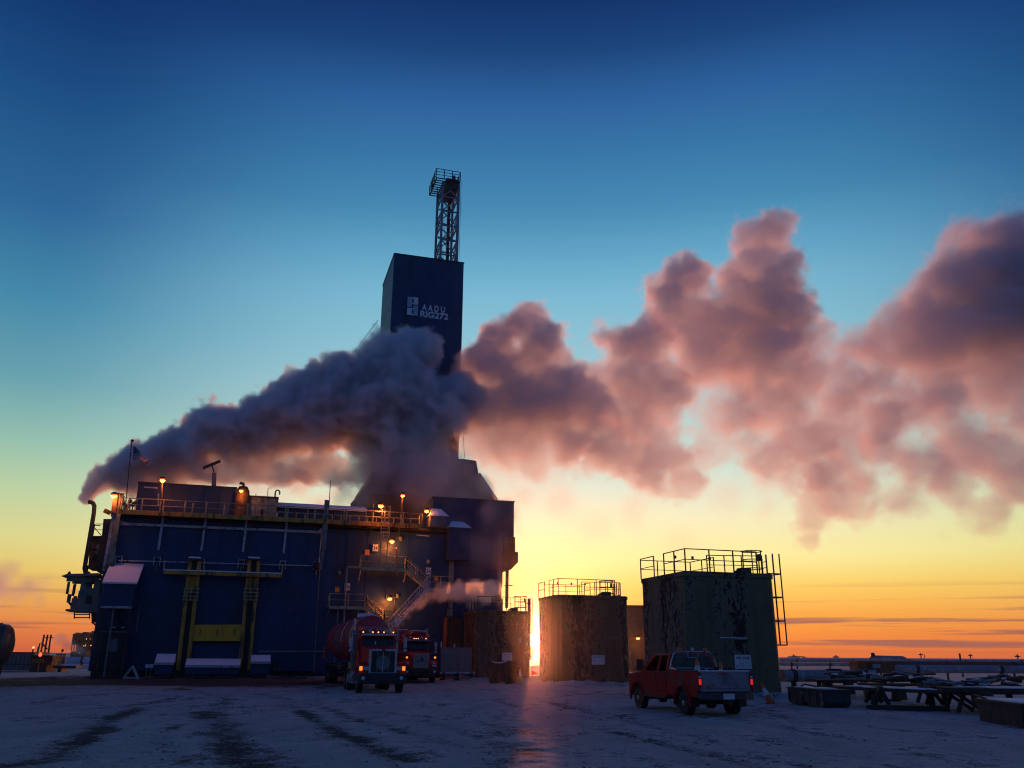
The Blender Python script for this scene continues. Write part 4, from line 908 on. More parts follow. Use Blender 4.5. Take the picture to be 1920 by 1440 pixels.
# roof clutter at the left corner
cl = thing('roof_valve_rack', 'cluster of small pipes and valves on the roof behind the flag pole', 'pipework', tuple(RF.pw(242, 960, .5)))
for i, (x, y0) in enumerate(((232, 940), (237, 946), (243, 935), (248, 942), (253, 938), (228, 932))):
    MB().tube([RF.pw(x, 962, .4), RF.pw(x + 1, y0, .4), RF.pw(x + 5, y0 - 1, .5)], 0.07, 6).build('pipe', M_grey if i % 2 else M_white, cl)
    MB().lathe(RF.pw(x + .5, y0 + 8, .4), [(0.1, 0), (0.2, .08), (0.2, .2), (.1, .28)], n=8).build('valve', M_dark, cl)

# ================================================================== open top tanks
M_boardtxt = M_black
tank_mats = [M_olive, M_ochre, M_olive2]
tank_labels = ['biggest peeling olive green tank with a caged ladder on its right side, behind the pickup', 'middle peeling ochre tank just right of the setting sun', 'smallest brown olive tank just left of the setting sun']
TH = [6.0, 6.0, 5.4]
for i, (f, L, D) in enumerate(TANKS):
    H = TH[i]; tm = tank_mats[i]
    o = thing('steel_tank', tank_labels[i], 'tank', tuple(f.o), 'square steel tanks')
    rr = 0.28
    def ring(ins, z): return [(ins + rr, ins, z), (L - ins - rr, ins, z), (L - ins, ins + rr, z), (L - ins, D - ins - rr, z), (L - ins - rr, D - ins, z), (ins + rr, D - ins, z), (ins, D - ins - rr, z), (ins, ins + rr, z)]
    def shell(z0, z1, ins0, ins1, nm, m):
        b = MB(f); a = [b.P(p) for p in ring(ins0, z0)] + [b.P(p) for p in ring(ins1, z1)]
        b.raw(a, [tuple(range(8))[::-1], tuple(range(8, 16))] + [(k, (k + 1) % 8, 8 + (k + 1) % 8, 8 + k) for k in range(8)]); return b.build(nm, m, o, bevel=0.03)
    shell(0.06, H - 0.25, 0.0, 0.0, 'wall', tm)
    shell(H - 0.25, H, -0.05, -0.05, 'rim', tm)
    shell(-0.05, 0.06, -0.04, -0.04, 'base', M_brown)
    for k in range(1, 4):       # weld seams and stiffener strips proud of the plates
        a = L * k / 4; MB(f).box(a - 0.02, a + 0.02, -0.018, 0.002, 0.1, H - 0.26).build('plate_seam', tm, o)
        a = D * k / 4; MB(f).box(-0.018, 0.002, a - 0.02, a + 0.02, 0.1, H - 0.26).build('plate_seam', tm, o)
    for z in (2.0, 4.0):
        MB(f).box(0.3, L - 0.3, -0.012, 0.002, z - 0.015, z + 0.015).build('plate_seam', tm, o)
    # inset access panel and short shelf on the front
    if i == 0:
        MB(f).box(L * .33, L * .62, -0.05, 0.0, 2.72, 2.78).build('ledge', M_grey, o); MB(f).box(L * .33, L * .62, -0.06, -0.0, 2.785, 2.82).build('snow_strip', M_snow, o)
        MB(f).box(L * .38, L * .58, -0.04, 0.0, 1.2, 2.5).build('access_panel', tm, o, bevel=.01)
    if i == 1: MB(f).box(L * .6, L * .85, -0.05, 0.0, 3.1, 3.14).build('ledge', M_grey, o)
    # rails round the top
    up = H
    c = [f.w(0.05, 0.05, up), f.w(L - 0.05, 0.05, up), f.w(L - 0.05, D - 0.05, up), f.w(0.05, D - 0.05, up)]
    g1 = c[3].lerp(c[0], 0.32); g2 = c[3].lerp(c[0], 0.55)
    rail(o, [c[3], g1], 1.1, 0.028, 1.2, M_dark); rail(o, [g2, c[0], c[0].lerp(c[1], 0.82)], 1.1, 0.028, 1.3, M_dark)
    rail(o, [c[3], c[3].lerp(c[2], 0.62), f.w(L * 0.62, D * 0.5, up)], 1.05, 0.025, 1.1, M_dark)
    rail(o, [f.w(L * 0.45, D * 0.35, up), c[1] + f.e2 * 1.2], 1.05, 0.025, 1.1, M_dark)
    MB(f).box(L * .66, L * .78, 0.3, 0.8, H, H + 0.3).build('hatch', M_dark, o, bevel=.04)
    MB(f).tube([(L * .6, 0.5, H + .05), (L * .68, 0.5, H + .22)], .07, 6).build('hatch_arm', M_dark, o)
    for k in range(3): MB(f).box(L * (.12 + .2 * k) - .05, L * (.12 + .2 * k) + .05, D * .4, D * .4 + .1, H + .85, H + 1.0).build('rail_clamp', M_dark, o)
    # caged ladder on the right end face
    tt = 0.9 if i != 1 else D * 0.55
    z0 = 2.5 if i == 0 else (1.6 if i == 2 else 3.2)
    for k in (0, 0.42): MB(f).bar((L + 0.18, tt + k, z0), (L + 0.18, tt + k, H + 1.1), 0.06).build('ladder_stringer', M_dark, o)
    cw = 1.0 if i == 0 else .32
    for a in (0.45 * cw, 0.95 * cw):
        MB(f).bar((L + 0.16 + a * .8, tt - 0.1, z0 if a > .8 * cw else z0 + .05), (L + 0.16 + a * .8, tt - 0.1, H + 1.15), 0.05).build('cage_bar', M_dark, o)
        MB(f).bar((L + 0.16 + a * .8, tt + 0.52, z0 if a > .8 * cw else z0 + .05), (L + 0.16 + a * .8, tt + 0.52, H + 1.15), 0.05).build('cage_bar', M_dark, o)
    z = z0 + 0.2
    while z < H + 1.0: MB(f).bar((L + .18, tt, z), (L + .18, tt + .42, z), 0.035).build('ladder_rung', M_dark, o); z += 0.31
    for z in np.arange(z0, H + 1.2, 1.2 if i == 0 else 1.5):
        MB(f).tube([(L + 0.12, tt - 0.12, z), (L + 0.1 + .8 * cw, tt - 0.12, z), (L + 0.1 + .9 * cw, tt + .21, z), (L + .1 + .8 * cw, tt + 0.54, z), (L + 0.12, tt + .54, z)], 0.03, 5).build('cage_hoop', M_dark, o)
        MB(f).bar((L - 0.05, tt + .2, z), (L + 0.2, tt + .2, z), 0.05).build('ladder_bracket', M_dark, o)
    # cage top hoop around the ladder head on the roof
    for z in (H + .35, H + .8, H + 1.25):
        MB(f).tube([(L - 0.55 + .55 * math.cos(t), tt + .2 + .5 * math.sin(t), z) for t in np.linspace(0, 2 * math.pi, 13)], 0.025, 5).build('cage_hoop', M_dark, o)
    for t in np.linspace(0, 2 * math.pi, 7)[:-1]: MB(f).bar((L - .55 + .55 * math.cos(t), tt + .2 + .5 * math.sin(t), H), (L - .55 + .55 * math.cos(t), tt + .2 + .5 * math.sin(t), H + 1.25), 0.04).build('cage_bar', M_dark, o)
    MB(f).box(L - .3, L - .2, tt - .1, tt + .1, H + .75, H + 1.1).build('gate_box', M_dark, o)
# sign boards on the tanks
def board(i, x0, y0, x1, y1, lab, title):
    f, L, D = TANKS[i]; a0, z1 = f.px(x0, y0, -0.06); a1, z0 = f.px(x1, y1, -0.06)
    o = thing('sign_board', lab, 'sign', tuple(f.w((a0 + a1) / 2, -0.06, (z0 + z1) / 2)), 'white notice boards on the tanks')
    pl = MB(f).box(a0, a1, -0.07, -0.03, z0, z1).build('plate', M_sign, o)
    for (p, q_) in (((a0, z1), (a1, z1)), ((a0, z0), (a1, z0)), ((a0, z0), (a0, z1)), ((a1, z0), (a1, z1))): MB(f).bar((p[0], -.06, p[1]), (q_[0], -.06, q_[1]), 0.03).build('frame', M_grey, o)
    H = z1 - z0; text(title, f.w(a0 + (a1 - a0) * 0.13, -0.072, z1 - H * .33), f.e1, H * 0.26, M_black, o, 'lettering', width=(a1 - a0) * 0.74)
    rb2 = random.Random(i)
    b = MB(f)
    for r in range(5):
        z = z1 - H * (.45 + .1 * r); a = a0 + .06
        while a < a1 - .12:
            w_ = rb2.uniform(.05, .16)
            if rb2.random() < .75: b.box(a, min(a + w_, a1 - .05), -.0745, -.0705, z - H * .012, z + H * .012)
            a += w_ + rb2.uniform(.03, .1)
    tag(b.build('small_print', M_black, o), kind='stuff')
board(0, 1376, 1227, 1410, 1254.5, 'white notice board low on the biggest tank, right above the tailgate', 'MIX  W-40')
board(1, 1109, 1228, 1134, 1246.5, 'white notice board on the middle tank', 'MIX  W 41')
board(2, 941.5, 1223.5, 960.5, 1238.5, 'white notice board on the smallest tank by the sun', 'MIX  W 42')

# ================================================================== VEHICLES (built in local axes: x right of the driver's view from behind, y forward, z up)
def wheel(parent, x, y, r, wd, dual=False, m=M_alu, nm='wheel'):
    """a wheel with its axle along x; its rim is a sub-part"""
    s = 1 if x > 0 else -1
    prof = [(r * .55, -wd / 2), (r * .93, -wd / 2), (r, -wd * .32), (r, wd * .32), (r * .93, wd / 2), (r * .55, wd / 2)]
    b = MB(); b.lathe((x, y, r), prof, axis=(1, 0, 0), n=24)
    for k in range(24):     # tread lugs
        a = 2 * math.pi * (k + .5) / 24; c = Vector((x, y + math.cos(a) * r, r + math.sin(a) * r)); t = Vector((0, -math.sin(a), math.cos(a)))
        b.bar(c - Vector((wd * .42, 0, 0)), c + Vector((wd * .42, 0, 0)), r * .12, r * .05, up=(0, math.cos(a), math.sin(a)))
    w_ = b.build('tyre' if nm == 'tyre' else nm, M_rub, parent, local=True)
    o_ = s * (wd / 2); MB().lathe((x + o_ - s * .02, y, r), [(r * .58, -.03), (r * .58, .012), (r * .50, .015), (r * .42, -.05), (r * .22, -.05), (r * .20, .03), (r * .08, .04), (.01, .04)], axis=(s, 0, 0), n=20).build('rim', m, w_, smooth=True, local=True)
    h = MB()
    for k in range(8): a = 2 * math.pi * k / 8; h.lathe((x + o_, y + math.cos(a) * r * .31, r + math.sin(a) * r * .31), [(r * .05, -.06), (r * .05, -.02)], axis=(s, 0, 0), n=8)
    h.build('wheel_bolt', M_dark, w_, local=True)['kind'] = 'stuff'
    return w_

def arch_side(b, x, y0, y1, zlo, ztop, arches, th, nseg=10):
    """an upright side panel at x with round wheel arches cut out of its lower edge. ztop: function of y"""
    ys = set([y0, y1]) | set(np.linspace(y0, y1, 24))
    for (c, r) in arches: ys |= set(c + r * math.cos(t) for t in np.linspace(0, math.pi, nseg + 1))
    ys = sorted(y for y in ys if y0 <= y <= y1)
    def lo(y):
        z = zlo
        for (c, r) in arches:
            if abs(y - c) <= r: z = max(z, r * 0.0 + math.sqrt(max(0, r * r - (y - c) ** 2)) + arch_z)
        return z
    arch_z = 0.38
    v = []; fcs = []
    for y in ys: v += [(x, y, lo(y)), (x, y, ztop(y)), (x - th, y, lo(y)), (x - th, y, ztop(y))]
    for i in range(len(ys) - 1):
        a, c = 4 * i, 4 * i + 4
        fcs += [(a, c, c + 1, a + 1), (a + 2, a + 3, c + 3, c + 2), (a, a + 2, c + 2, c), (a + 1, c + 1, c + 3, a + 3)]
    n = len(ys) - 1; fcs += [(0, 1, 3, 2), (4 * n, 4 * n + 2, 4 * n + 3, 4 * n + 1)]
    b.raw(v, fcs)

# ---- the pickup
PKO = Vector((7.15, 29.3, 0)); PKA = R(14.5)
pk = thing('pickup_truck', 'red extended cab pickup with frosty tailgate and lit tail lamps parked before the biggest tank', 'pickup', tuple(PKO), rotz=PKA)
W = 1.0; Lp = 6.1
L_ = dict(parent=pk, local=True)
def zbed(y): return 1.42
b = MB()
for s in (-1, 1):
    bb = MB(); arch_side(bb, s * W, 0.12, 2.42, 0.62, zbed, [(1.22, 0.56)], s * 0.07); bb.build('bed_side', M_redp, bevel=.012, **L_)
    bb = MB(); arch_side(bb, s * W, 2.46, Lp - .12, 0.55, lambda y: 1.40 if y < 4.35 else 1.40 - (y - 4.35) * .09, [(5.15, 0.56)], s * 0.08); bb.build('cab_side', M_redp, bevel=.012, **L_)
    # flared arch lips
    for (c, col_) in ((1.22, 0), (5.15, 0)):
        MB().tube([(s * (W + .02), c + .60 * math.cos(t), .38 + .60 * math.sin(t)) for t in np.linspace(-.1, math.pi + .1, 16)], .045, 6).build('arch_lip', M_redp, smooth=True, **L_)
    MB().box(min(s * W, s * (W - .22)), max(s * W, s * (W - .22)), 0.1, 2.42, 1.42, 1.47).build('bed_rail', M_dark, bevel=.01, **L_)
    # doors and handles in relief
    for (ya, yb) in ((2.55, 3.30), (3.34, 4.45)):
        MB().box(min(s * (W + .004), s * (W + .014)), max(s * (W + .004), s * (W + .014)), ya, yb, 0.72, 1.38).build('door', M_redp, bevel=.006, **L_)
        MB().box(min(s * (W + .012), s * (W + .04)), max(s * (W + .012), s * (W + .04)), ya + .06, ya + .24, 1.20, 1.25).build('door_handle', M_dark, **L_)
    MB().bar((s * (W - .02), 2.5, .52), (s * (W - .02), 4.5, .52), .14, .06).build('side_step', M_dark, **L_)
    # mirror
    mi = MB().box(min(s * 1.12, s * 1.36), max(s * 1.12, s * 1.36), 4.22, 4.36, 1.42, 1.80).build('mirror', M_dark, bevel=.03, **L_)
    MB().bar((s * .95, 4.3, 1.5), (s * 1.15, 4.3, 1.55), .05).build('mirror_arm', M_dark, parent=mi, local=True)
MB().box(-.93, .93, 0.14, 2.42, .80, .86).build('bed_floor', M_dark, **L_)
MB().box(-.93, .93, 2.34, 2.42, .86, 1.44).build('bed_wall', M_redp, **L_)
for s in (-1, 1): MB().box(min(s * .55, s * .93), max(s * .55, s * .93), .8, 1.7, .86, 1.12).build('wheel_box', M_redp, bevel=.04, **L_)
# cab greenhouse with open window frames
zr = 1.98
hw0, hw1 = .93, .76
def cabx(z): return hw0 + (hw1 - hw0) * (z - 1.38) / (zr - 1.38)
def yf(z): return 4.62 - (z - 1.38) * 1.25
def yb_(z): return 2.46 + (z - 1.38) * .14
roof = [(-hw1, yb_(zr), zr - .05), (hw1, yb_(zr), zr - .05), (hw1, yf(zr) + .05, zr - .05), (-hw1, yf(zr) + .05, zr - .05), (-hw1 + .12, yb_(zr) + .1, zr + .03), (hw1 - .12, yb_(zr) + .1, zr + .03), (hw1 - .12, yf(zr) - .1, zr + .03), (-hw1 + .12, yf(zr) - .1, zr + .03)]
MB().hexa(roof).build('roof', M_redp, bevel=.03, **L_)
def pil(y0, y1, s, w_, nm='pillar', m=M_red): MB().bar((s * cabx(1.38), y0, 1.38), (s * cabx(zr), y1, zr - .03), w_, .06, up=(s, 0, 0)).build(nm, m, **L_)
for s in (-1, 1):
    pil(4.62, yf(zr), s, .09); pil(3.32, 3.28, s, .10); pil(2.50, 2.58, s, .16)
    # side glass
    for (p, q_) in (((3.38, 3.34), (4.50, yf(zr) - .03)), ((2.60, 2.68), (3.26, 3.22))):
        c = [(s * (cabx(1.40) - .02), p[0], 1.39), (s * (cabx(1.40) - .02), q_[0], 1.39), (s * (cabx(zr) - .02), q_[1], zr - .06), (s * (cabx(zr) - .02), p[1], zr - .06)]
        MB().quad(*c, th=.01).build('side_window', M_winglass, **L_)
MB().quad((-cabx(1.4) + .04, 4.60, 1.40), (cabx(1.4) - .04, 4.60, 1.40), (hw1 - .05, yf(zr), zr - .05), (-hw1 + .05, yf(zr), zr - .05), th=.01).build('windscreen', M_winglass, **L_)
MB().quad((-cabx(1.4) + .04, 2.49, 1.44), (cabx(1.4) - .04, 2.49, 1.44), (hw1 - .05, 2.56, zr - .06), (-hw1 + .05, 2.56, zr - .06), th=.01).build('rear_window', M_winglass, **L_)
MB().box(-.9, .9, 2.44, 2.50, .9, 1.44).build('cab_back', M_redp, **L_)
MB().hexa([(-.9, 4.45, 1.0), (.9, 4.45, 1.0), (.86, Lp - .2, 1.0), (-.86, Lp - .2, 1.0), (-.93, 4.5, 1.40), (.93, 4.5, 1.40), (.86, Lp - .15, 1.24), (-.86, Lp - .15, 1.24)]).build('bonnet', M_redp, bevel=.04, **L_)
MB().box(-.88, .88, Lp - .2, Lp - .05, .75, 1.22).build('grille', M_chrome, bevel=.03, **L_)
MB().box(-.98, .98, Lp - .12, Lp + .12, .45, .75).build('front_bumper', M_chrome, bevel=.04, **L_)
for y, s in ((3.5, -1), (3.5, 1)):
    st_ = MB().box(s * .45 - .25, s * .45 + .25, y - .3, y + .3, .8, 1.35).build('seat', M_dark, bevel=.06, **L_); MB().box(s * .45 - .24, s * .45 + .24, y - .38, y - .24, 1.3, 1.75).build('seat_back', M_dark, bevel=.05, **L_)
# tailgate
tg = MB().box(-.92, .92, .02, .12, .80, 1.43).build('tailgate', M_frost, bevel=.02, **L_)
MB().box(-.84, .84, .008, .022, .90, 1.33).build('tailgate_panel', M_frost, bevel=.012, parent=tg, local=True)
MB().lathe((0, .01, 1.2), [(.11, 0), (.13, .008), (.02, .012)], axis=(0, -1, 0), n=20).build('badge', M_grey, parent=tg, local=True)
MB().box(-.12, .12, -.004, .01, 1.02, 1.09).build('handle', M_grey, parent=tg, local=True)
MB().box(-.93, .93, 0.0, .13, 1.43, 1.475).build('snow_strip', M_snow, bevel=.015, **L_)
for s in (-1, 1):
    MB().box(min(s * .92, s * 1.005), max(s * .92, s * 1.005), 0.0, .16, .82, 1.42).build('corner_panel', M_redp, bevel=.015, **L_)
    tl_ = MB().box(min(s * .885, s * 1.0), max(s * .885, s * 1.0), -.035, .02, .98, 1.40).build('tail_lamp', M_darkred, bevel=.015, **L_)
    MB().box(min(s * .90, s * .985), max(s * .90, s * .985), -.045, -.03, 1.02, 1.20).build('lit_lens', M_tail, parent=tl_, local=True)
    MB().box(min(s * .90, s * .985), max(s * .90, s * .985), -.045, -.03, 1.24, 1.30).build('clear_lens', M_sign, parent=tl_, local=True)
bp_ = MB().prism([(-1.0, .0), (-.62, -.16), (.62, -.16), (1.0, .0), (.98, .10), (-.98, .10)], 2, .56, .78).build('rear_bumper', M_bump, bevel=.015, **L_)
MB().box(-.20, .20, -.175, -.155, .57, .75).build('number_plate', M_sign, parent=bp_, local=True)
for s in (-1, 1): MB().box(s * .42 - .12, s * .42 + .12, -.165, -.15, .64, .72).build('bumper_pad', M_dark, parent=bp_, local=True)
MB().box(-.06, .06, -.3, .2, .42, .54).build('tow_hitch', M_dark, **L_)
MB().box(-.42, .42, .2, 6.0, .48, .72).build('chassis', M_dark, **L_)
for y in (1.22, 5.15):
    MB().bar((-.85, y, .41), (.85, y, .41), .12).build('axle', M_dark, **L_)
    MB().lathe((0.05, y, .41), [(.05, -.2), (.19, -.1), (.19, .1), (.05, .2)], axis=(1, 0, 0), n=12).build('differential', M_dark, **L_)
MB().tube([(.45, 2.5, .5), (.5, 1.0, .52), (.62, .25, .5)], .05, 8).build('exhaust', M_brown, **L_)
MB().lathe((-.2, .7, .62), [(.05, -.12), (.36, -.1), (.36, .08), (.05, .1)], axis=(0, 0, 1), n=18).build('spare_wheel', M_rub, **L_)
MB().box(-.38, -.30, .35, .45, .34, .6).build('shackle', M_dark, **L_); MB().box(.30, .38, .35, .45, .34, .6).build('shackle', M_dark, **L_)
for s in (-1, 1):
    for y in (1.22, 5.15): wheel(pk, s * .84, y, .41, .27)
    MB().box(min(s * .7, s * .98), max(s * .7, s * .98), .58, .60, .3, .62).build('mud_flap', M_dark, **L_)
# headache rack: bent tube frame with wire mesh, beacons and work lamps
hr = [(-.92, 2.30, 1.44), (-.86, 2.30, 1.70), (-.74, 2.30, 2.0), (-.62, 2.30, 2.06), (.62, 2.30, 2.06), (.74, 2.30, 2.0), (.86, 2.30, 1.70), (.92, 2.30, 1.44)]
hk = MB().tube(hr, .032, 8).build('rack_frame', M_chrome, smooth=True, **L_)
MB().tube([(-.95, 1.7, 1.46), (-.9, 2.30, 1.5), (.9, 2.3, 1.5), (.95, 1.7, 1.46)], .028, 6).build('rack_foot', M_chrome, parent=hk, local=True)
MB().tube([(-.2, 2.28, 2.03), (-.2, 2.28, 1.86), (.2, 2.28, 1.86), (.2, 2.28, 2.03)], .022, 6).build('window_guard_bar', M_chrome, parent=hk, local=True)
ms = MB()
for k in range(-22, 23):
    for d in (-1, 1):
        pts = []
        for (z0, z1) in ((1.5, 2.03),):
            xa_, xb2 = k * .085, k * .085 + d * .53
            n = 6
            for j in range(n + 1):
                t = j / n; x = xa_ + (xb2 - xa_) * t; z = z0 + (z1 - z0) * t; lim = .86 - max(0, z - 1.6) * .42
                if abs(x) <= lim: pts.append((x, 2.29, z))
        if len(pts) > 1: ms.bar(pts[0], pts[-1], .007)
tag(ms.build('wire_mesh', M_grey, parent=hk, local=True), kind='stuff')
for s in (-1, 1):
    be = MB().lathe((s * .50, 2.3, 2.09), [(.06, 0), (.075, .03), (.06, .10), (.02, .13)], n=12).build('beacon', M_orange, smooth=True, parent=hk, local=True)
MB().lathe((.0, 2.3, 2.09), [(.03, 0), (.05, .03), (.05, .1), (.03, .12)], n=10).build('work_lamp', M_sign, parent=hk, local=True)
MB().lathe((.86, 2.25, 1.98), [(.02, 0), (.07, .03), (.07, .09)], axis=(0, -1, 0), n=10).build('work_lamp', M_dark, parent=hk, local=True)
MB().bar((.80, 2.2, 1.5), (1.0, 1.2, 1.46), .09, .12).build('tool_bar', M_dark, **L_)
MB().box(-.5, .1, 2.0, 2.2, 1.0, 1.50).build('tool_chest', M_dark, bevel=.02, **L_)
def world_of(o_, p): return Matrix.Translation(o_.location) @ Matrix.Rotation(o_.rotation_euler[2], 4, 'Z') @ Vector(p)

def cone_at(p, lab, h=.7, col=M_orange, tilt=0.0, group='traffic cones'):
    o = thing('traffic_cone', lab, 'cone', tuple(p), group)
    p = Vector(p); ax = Vector((math.sin(tilt), 0, math.cos(tilt)))
    MB().box(p.x - .18 * h / .7, p.x + .18 * h / .7, p.y - .18 * h / .7, p.y + .18 * h / .7, p.z, p.z + .04).build('base', M_dark if col is M_orange else col, o)
    r = lambda f_: .13 * h / .7 * (1 - f_) + .025
    MB().lathe(p, [(r(0), .03), (r(.45), h * .45)], axis=ax, n=16).build('body', col, o)
    MB().lathe(p, [(r(.45) + .002, h * .45), (r(.75) + .002, h * .75)], axis=ax, n=16).build('reflective_band', M_sign, o)
    MB().lathe(p, [(r(.75), h * .75), (r(1), h)], axis=ax, n=16).build('tip', col, o); return o
cone_at(world_of(pk, (-.42, 1.15, .86)), 'orange cone with white band standing in the pickup bed, left one', 1.0, group='cones in the pickup bed')
cone_at(world_of(pk, (.42, 1.05, .86)), 'grey shaded cone standing in the pickup bed near its right side', .85, group='cones in the pickup bed')
sb_ = thing('snow_lump', 'small heap of snow and sacks between the two cones in the pickup bed', 'snow', tuple(world_of(pk, (0, 1.3, .9))), rotz=PKA)
MB().lathe((0, 0, -.04), [(.45, 0), (.42, .2), (.3, .45), (.12, .58), (.02, .62)], n=9).build('heap', M_snow, sb_, smooth=True, local=True)

# ---- the heavy trucks. local y points forward (towards the camera after turning by 180 degrees)
def truck(name, lab, front, kind):
    o = thing(name, lab, 'truck', tuple(front), rotz=GA + math.pi)
    K = dict(parent=o, local=True)
    def B(x0, x1, y0, y1, z0, z1, nm, m, bev=0.0, par=None): return MB().box(x0, x1, y0, y1, z0, z1).build(nm, m, par or o, bevel=bev, local=True)
    wide = 1.24
    # y = 0 at the bumper, body runs to negative y
    B(-1.22, 1.22, -.18, .06, .46, 1.0, 'bumper', M_dark if kind == 1 else M_brown, .04)
    for s in (-1, 1): MB().lathe((s * .98, .06, .76), [(.09, 0), (.09, .02), (.03, .035)], axis=(0, 1, 0), n=14).build('fog_lamp', M_sign, **K)
    MB().tube([(-.12, .05, .62), (-.06, .18, .6), (.06, .18, .6), (.12, .05, .62)], .035, 6).build('tow_loop', M_dark, **K)
    # bonnet: a tapering hexahedron, fenders outside it
    hb, ht = (1.0, 2.12) if kind == 1 else (.95, 1.95)
    MB().hexa([(-.95, -2.05, hb), (.95, -2.05, hb), (.74, -.14, hb), (-.74, -.14, hb), (-.88, -2.05, ht + .26), (.88, -2.05, ht + .26), (.66, -.14, ht - .04), (-.66, -.14, ht - .04)]).build('bonnet', M_red, bevel=.07, **K)
    for s in (-1, 1):
        pts = [(-.10, .82), (-.10, 1.34), (-.34, 1.50), (-1.0, 1.52), (-1.5, 1.34), (-1.85, 1.0), (-1.72, 1.0), (-1.4, 1.2), (-.95, 1.34), (-.5, 1.2), (-.36, .82)]
        MB().prism(pts, 0, s * .62, s * 1.22).build('mudguard', M_red, bevel=.04, **K)
        if kind == 1:
            hl = B(min(s * .66, s * 1.02), max(s * .66, s * 1.02), -.12, -.02, 1.12, 1.32, 'headlamp', M_chrome, .03)
            B(min(s * 1.03, s * 1.18), max(s * 1.03, s * 1.18), -.12, -.03, 1.12, 1.33, 'indicator', M_amber, .02)
        else:
            MB().lathe((s * 1.02, -.1, 1.72), [(.08, 0), (.08, .05), (.02, .07)], axis=(0, 1, 0), n=12).build('indicator', M_amber, **K)
            MB().lathe((s * .95, -.1, 1.30), [(.10, 0), (.10, .05), (.02, .07)], axis=(0, 1, 0), n=12).build('headlamp', M_chrome, **K)
        # steps and tank under the cab
        MB().lathe((s * .95, -3.6, .75), [(.3, 0), (.32, .02), (.32, 1.2), (.3, 1.22)], axis=(0, 1, 0), n=16).build('fuel_tank', M_grey, **K)
        wheel(o, s * 1.04, -1.0, .51, .30)
    # grille
    if kind == 1:
        g = B(-.62, .62, -.14, -.04, 1.02, 2.10, 'grille_mesh', M_dark)
        for k in range(5): B(-.60 + k * .3 - .012, -.60 + k * .3 + .012, -.045, -.03, 1.05, 2.08, 'grille_bar', M_grey, 0, g)
        B(-.02, .02, -.045, -.015, 1.05, 2.08, 'grille_bar', M_chrome, 0, g)
        MB().lathe((0, -.05, 1.5), [(.34, 0), (.36, .012), (.30, .014)], axis=(0, 1, 0), n=26).build('fan_ring', M_grey, parent=g, local=True)
        fr_ = MB().box(-.72, -.60, -.18, .02, .96, 2.16).box(.60, .72, -.18, .02, .96, 2.16).box(-.60, .60, -.18, .02, 2.06, 2.18).box(-.60, .60, -.18, .02, .94, 1.03).build('grille_surround', M_chrome, bevel=.02, **K)
        MB().lathe((0, .03, 2.13), [(.09, 0), (.09, .02)], axis=(0, 1, 0), n=10).build('badge', M_darkred, **K)
    else:
        g = B(-.56, .56, -.13, -.06, .98, 1.98, 'winter_front', M_tarp, .03)
        MB().prism([(-.32, 1.50), (.42, 1.50), (.42, 1.46), (-.32, 1.46)], 1, -.062, -.045).build('tarp_print', M_black, parent=g, local=True)
        MB().prism([(0.0, 1.52), (0.0, 1.80), (-.20, 1.52)], 1, -.062, -.045).build('tarp_print', M_black, parent=g, local=True)
        B(-1.12, -.82, -.0, .03, 1.12, 1.22, 'number_plate', M_sign)
    # cab
    cz0, cz1 = 1.0, 2.95
    MB().hexa([(-.98, -3.75, cz0), (.98, -3.75, cz0), (.98, -2.02, cz0), (-.98, -2.02, cz0), (-.96, -3.75, cz1), (.96, -3.75, cz1), (.93, -2.22, cz1 - .05), (-.93, -2.22, cz1 - .05)]).build('cab', M_red, bevel=.07, **K)
    MB().quad((-.86, -2.02, 2.30), (.86, -2.02, 2.30), (.82, -2.155, 2.80), (-.82, -2.155, 2.80), th=.02).build('windscreen', M_glass, **K)
    B(-.015, .015, -2.05, -2.0, 2.28, 2.8, 'windscreen_bar', M_dark)
    for s in (-1, 1):
        B(min(s * .975, s * .995), max(s * .975, s * .995), -3.1, -2.35, 2.15, 2.72, 'side_window', M_glass)
        B(min(s * .98, s * 1.0), max(s * .98, s * 1.0), -3.2, -2.2, 1.1, 2.1, 'door', M_red, .01)
        MB().lathe((s * .18, -1.99, 2.42), [(.06, 0), (.02, .18)], axis=(0, 0, 1), n=8).build('dash_item', M_sign, **K) if s > 0 and kind == 1 else None
        # mirrors on long arms
        mi = MB().tube([(s * .95, -2.15, 2.95), (s * 1.42, -2.05, 2.98), (s * 1.44, -2.05, 2.1), (s * .95, -2.2, 1.95)], .022, 6).build('mirror_arm', M_chrome, **K)
        B(min(s * 1.36, s * 1.56), max(s * 1.36, s * 1.56), -2.12, -2.04, 2.25, 2.80, 'mirror', M_chrome, .02, mi)
        MB().lathe((s * 1.46, -2.05, 2.1), [(.11, 0), (.1, .04), (.02, .07)], axis=(0, 1, 0), n=14).build('round_mirror', M_chrome, parent=mi, local=True)
        # exhaust stacks
        MB().tube([(s * 1.12, -3.95, 1.1), (s * 1.12, -3.95, 3.2)], .11, 12).build('exhaust_stack', M_grey, **K); MB().tube([(s * 1.12, -3.95, 3.2), (s * 1.12, -3.95, 3.65), (s * 1.12, -4.05, 3.8)], .07, 10).build('exhaust_tip', M_chrome, **K)
    B(-.92, .92, -2.28, -1.82, 2.86, 2.98, 'sun_visor', M_chrome if kind == 1 else M_grey, .02)
    for x in ((-.82, -.30, 0, .30, .82) if kind == 1 else (-.74, -.16, 0, .16, .74)):
        MB().lathe((x, -2.35, 3.06), [(.035, -.02), (.04, .03), (.02, .06)], axis=(0, 1, 0), n=10).build('marker_lamp', M_glow2, **K)
    for s in (-1, 1): B(s * .95 - .12, s * .95 + .12, -2.6, -2.45, 3.16, 3.36, 'amber_beacon', M_orange, .02)
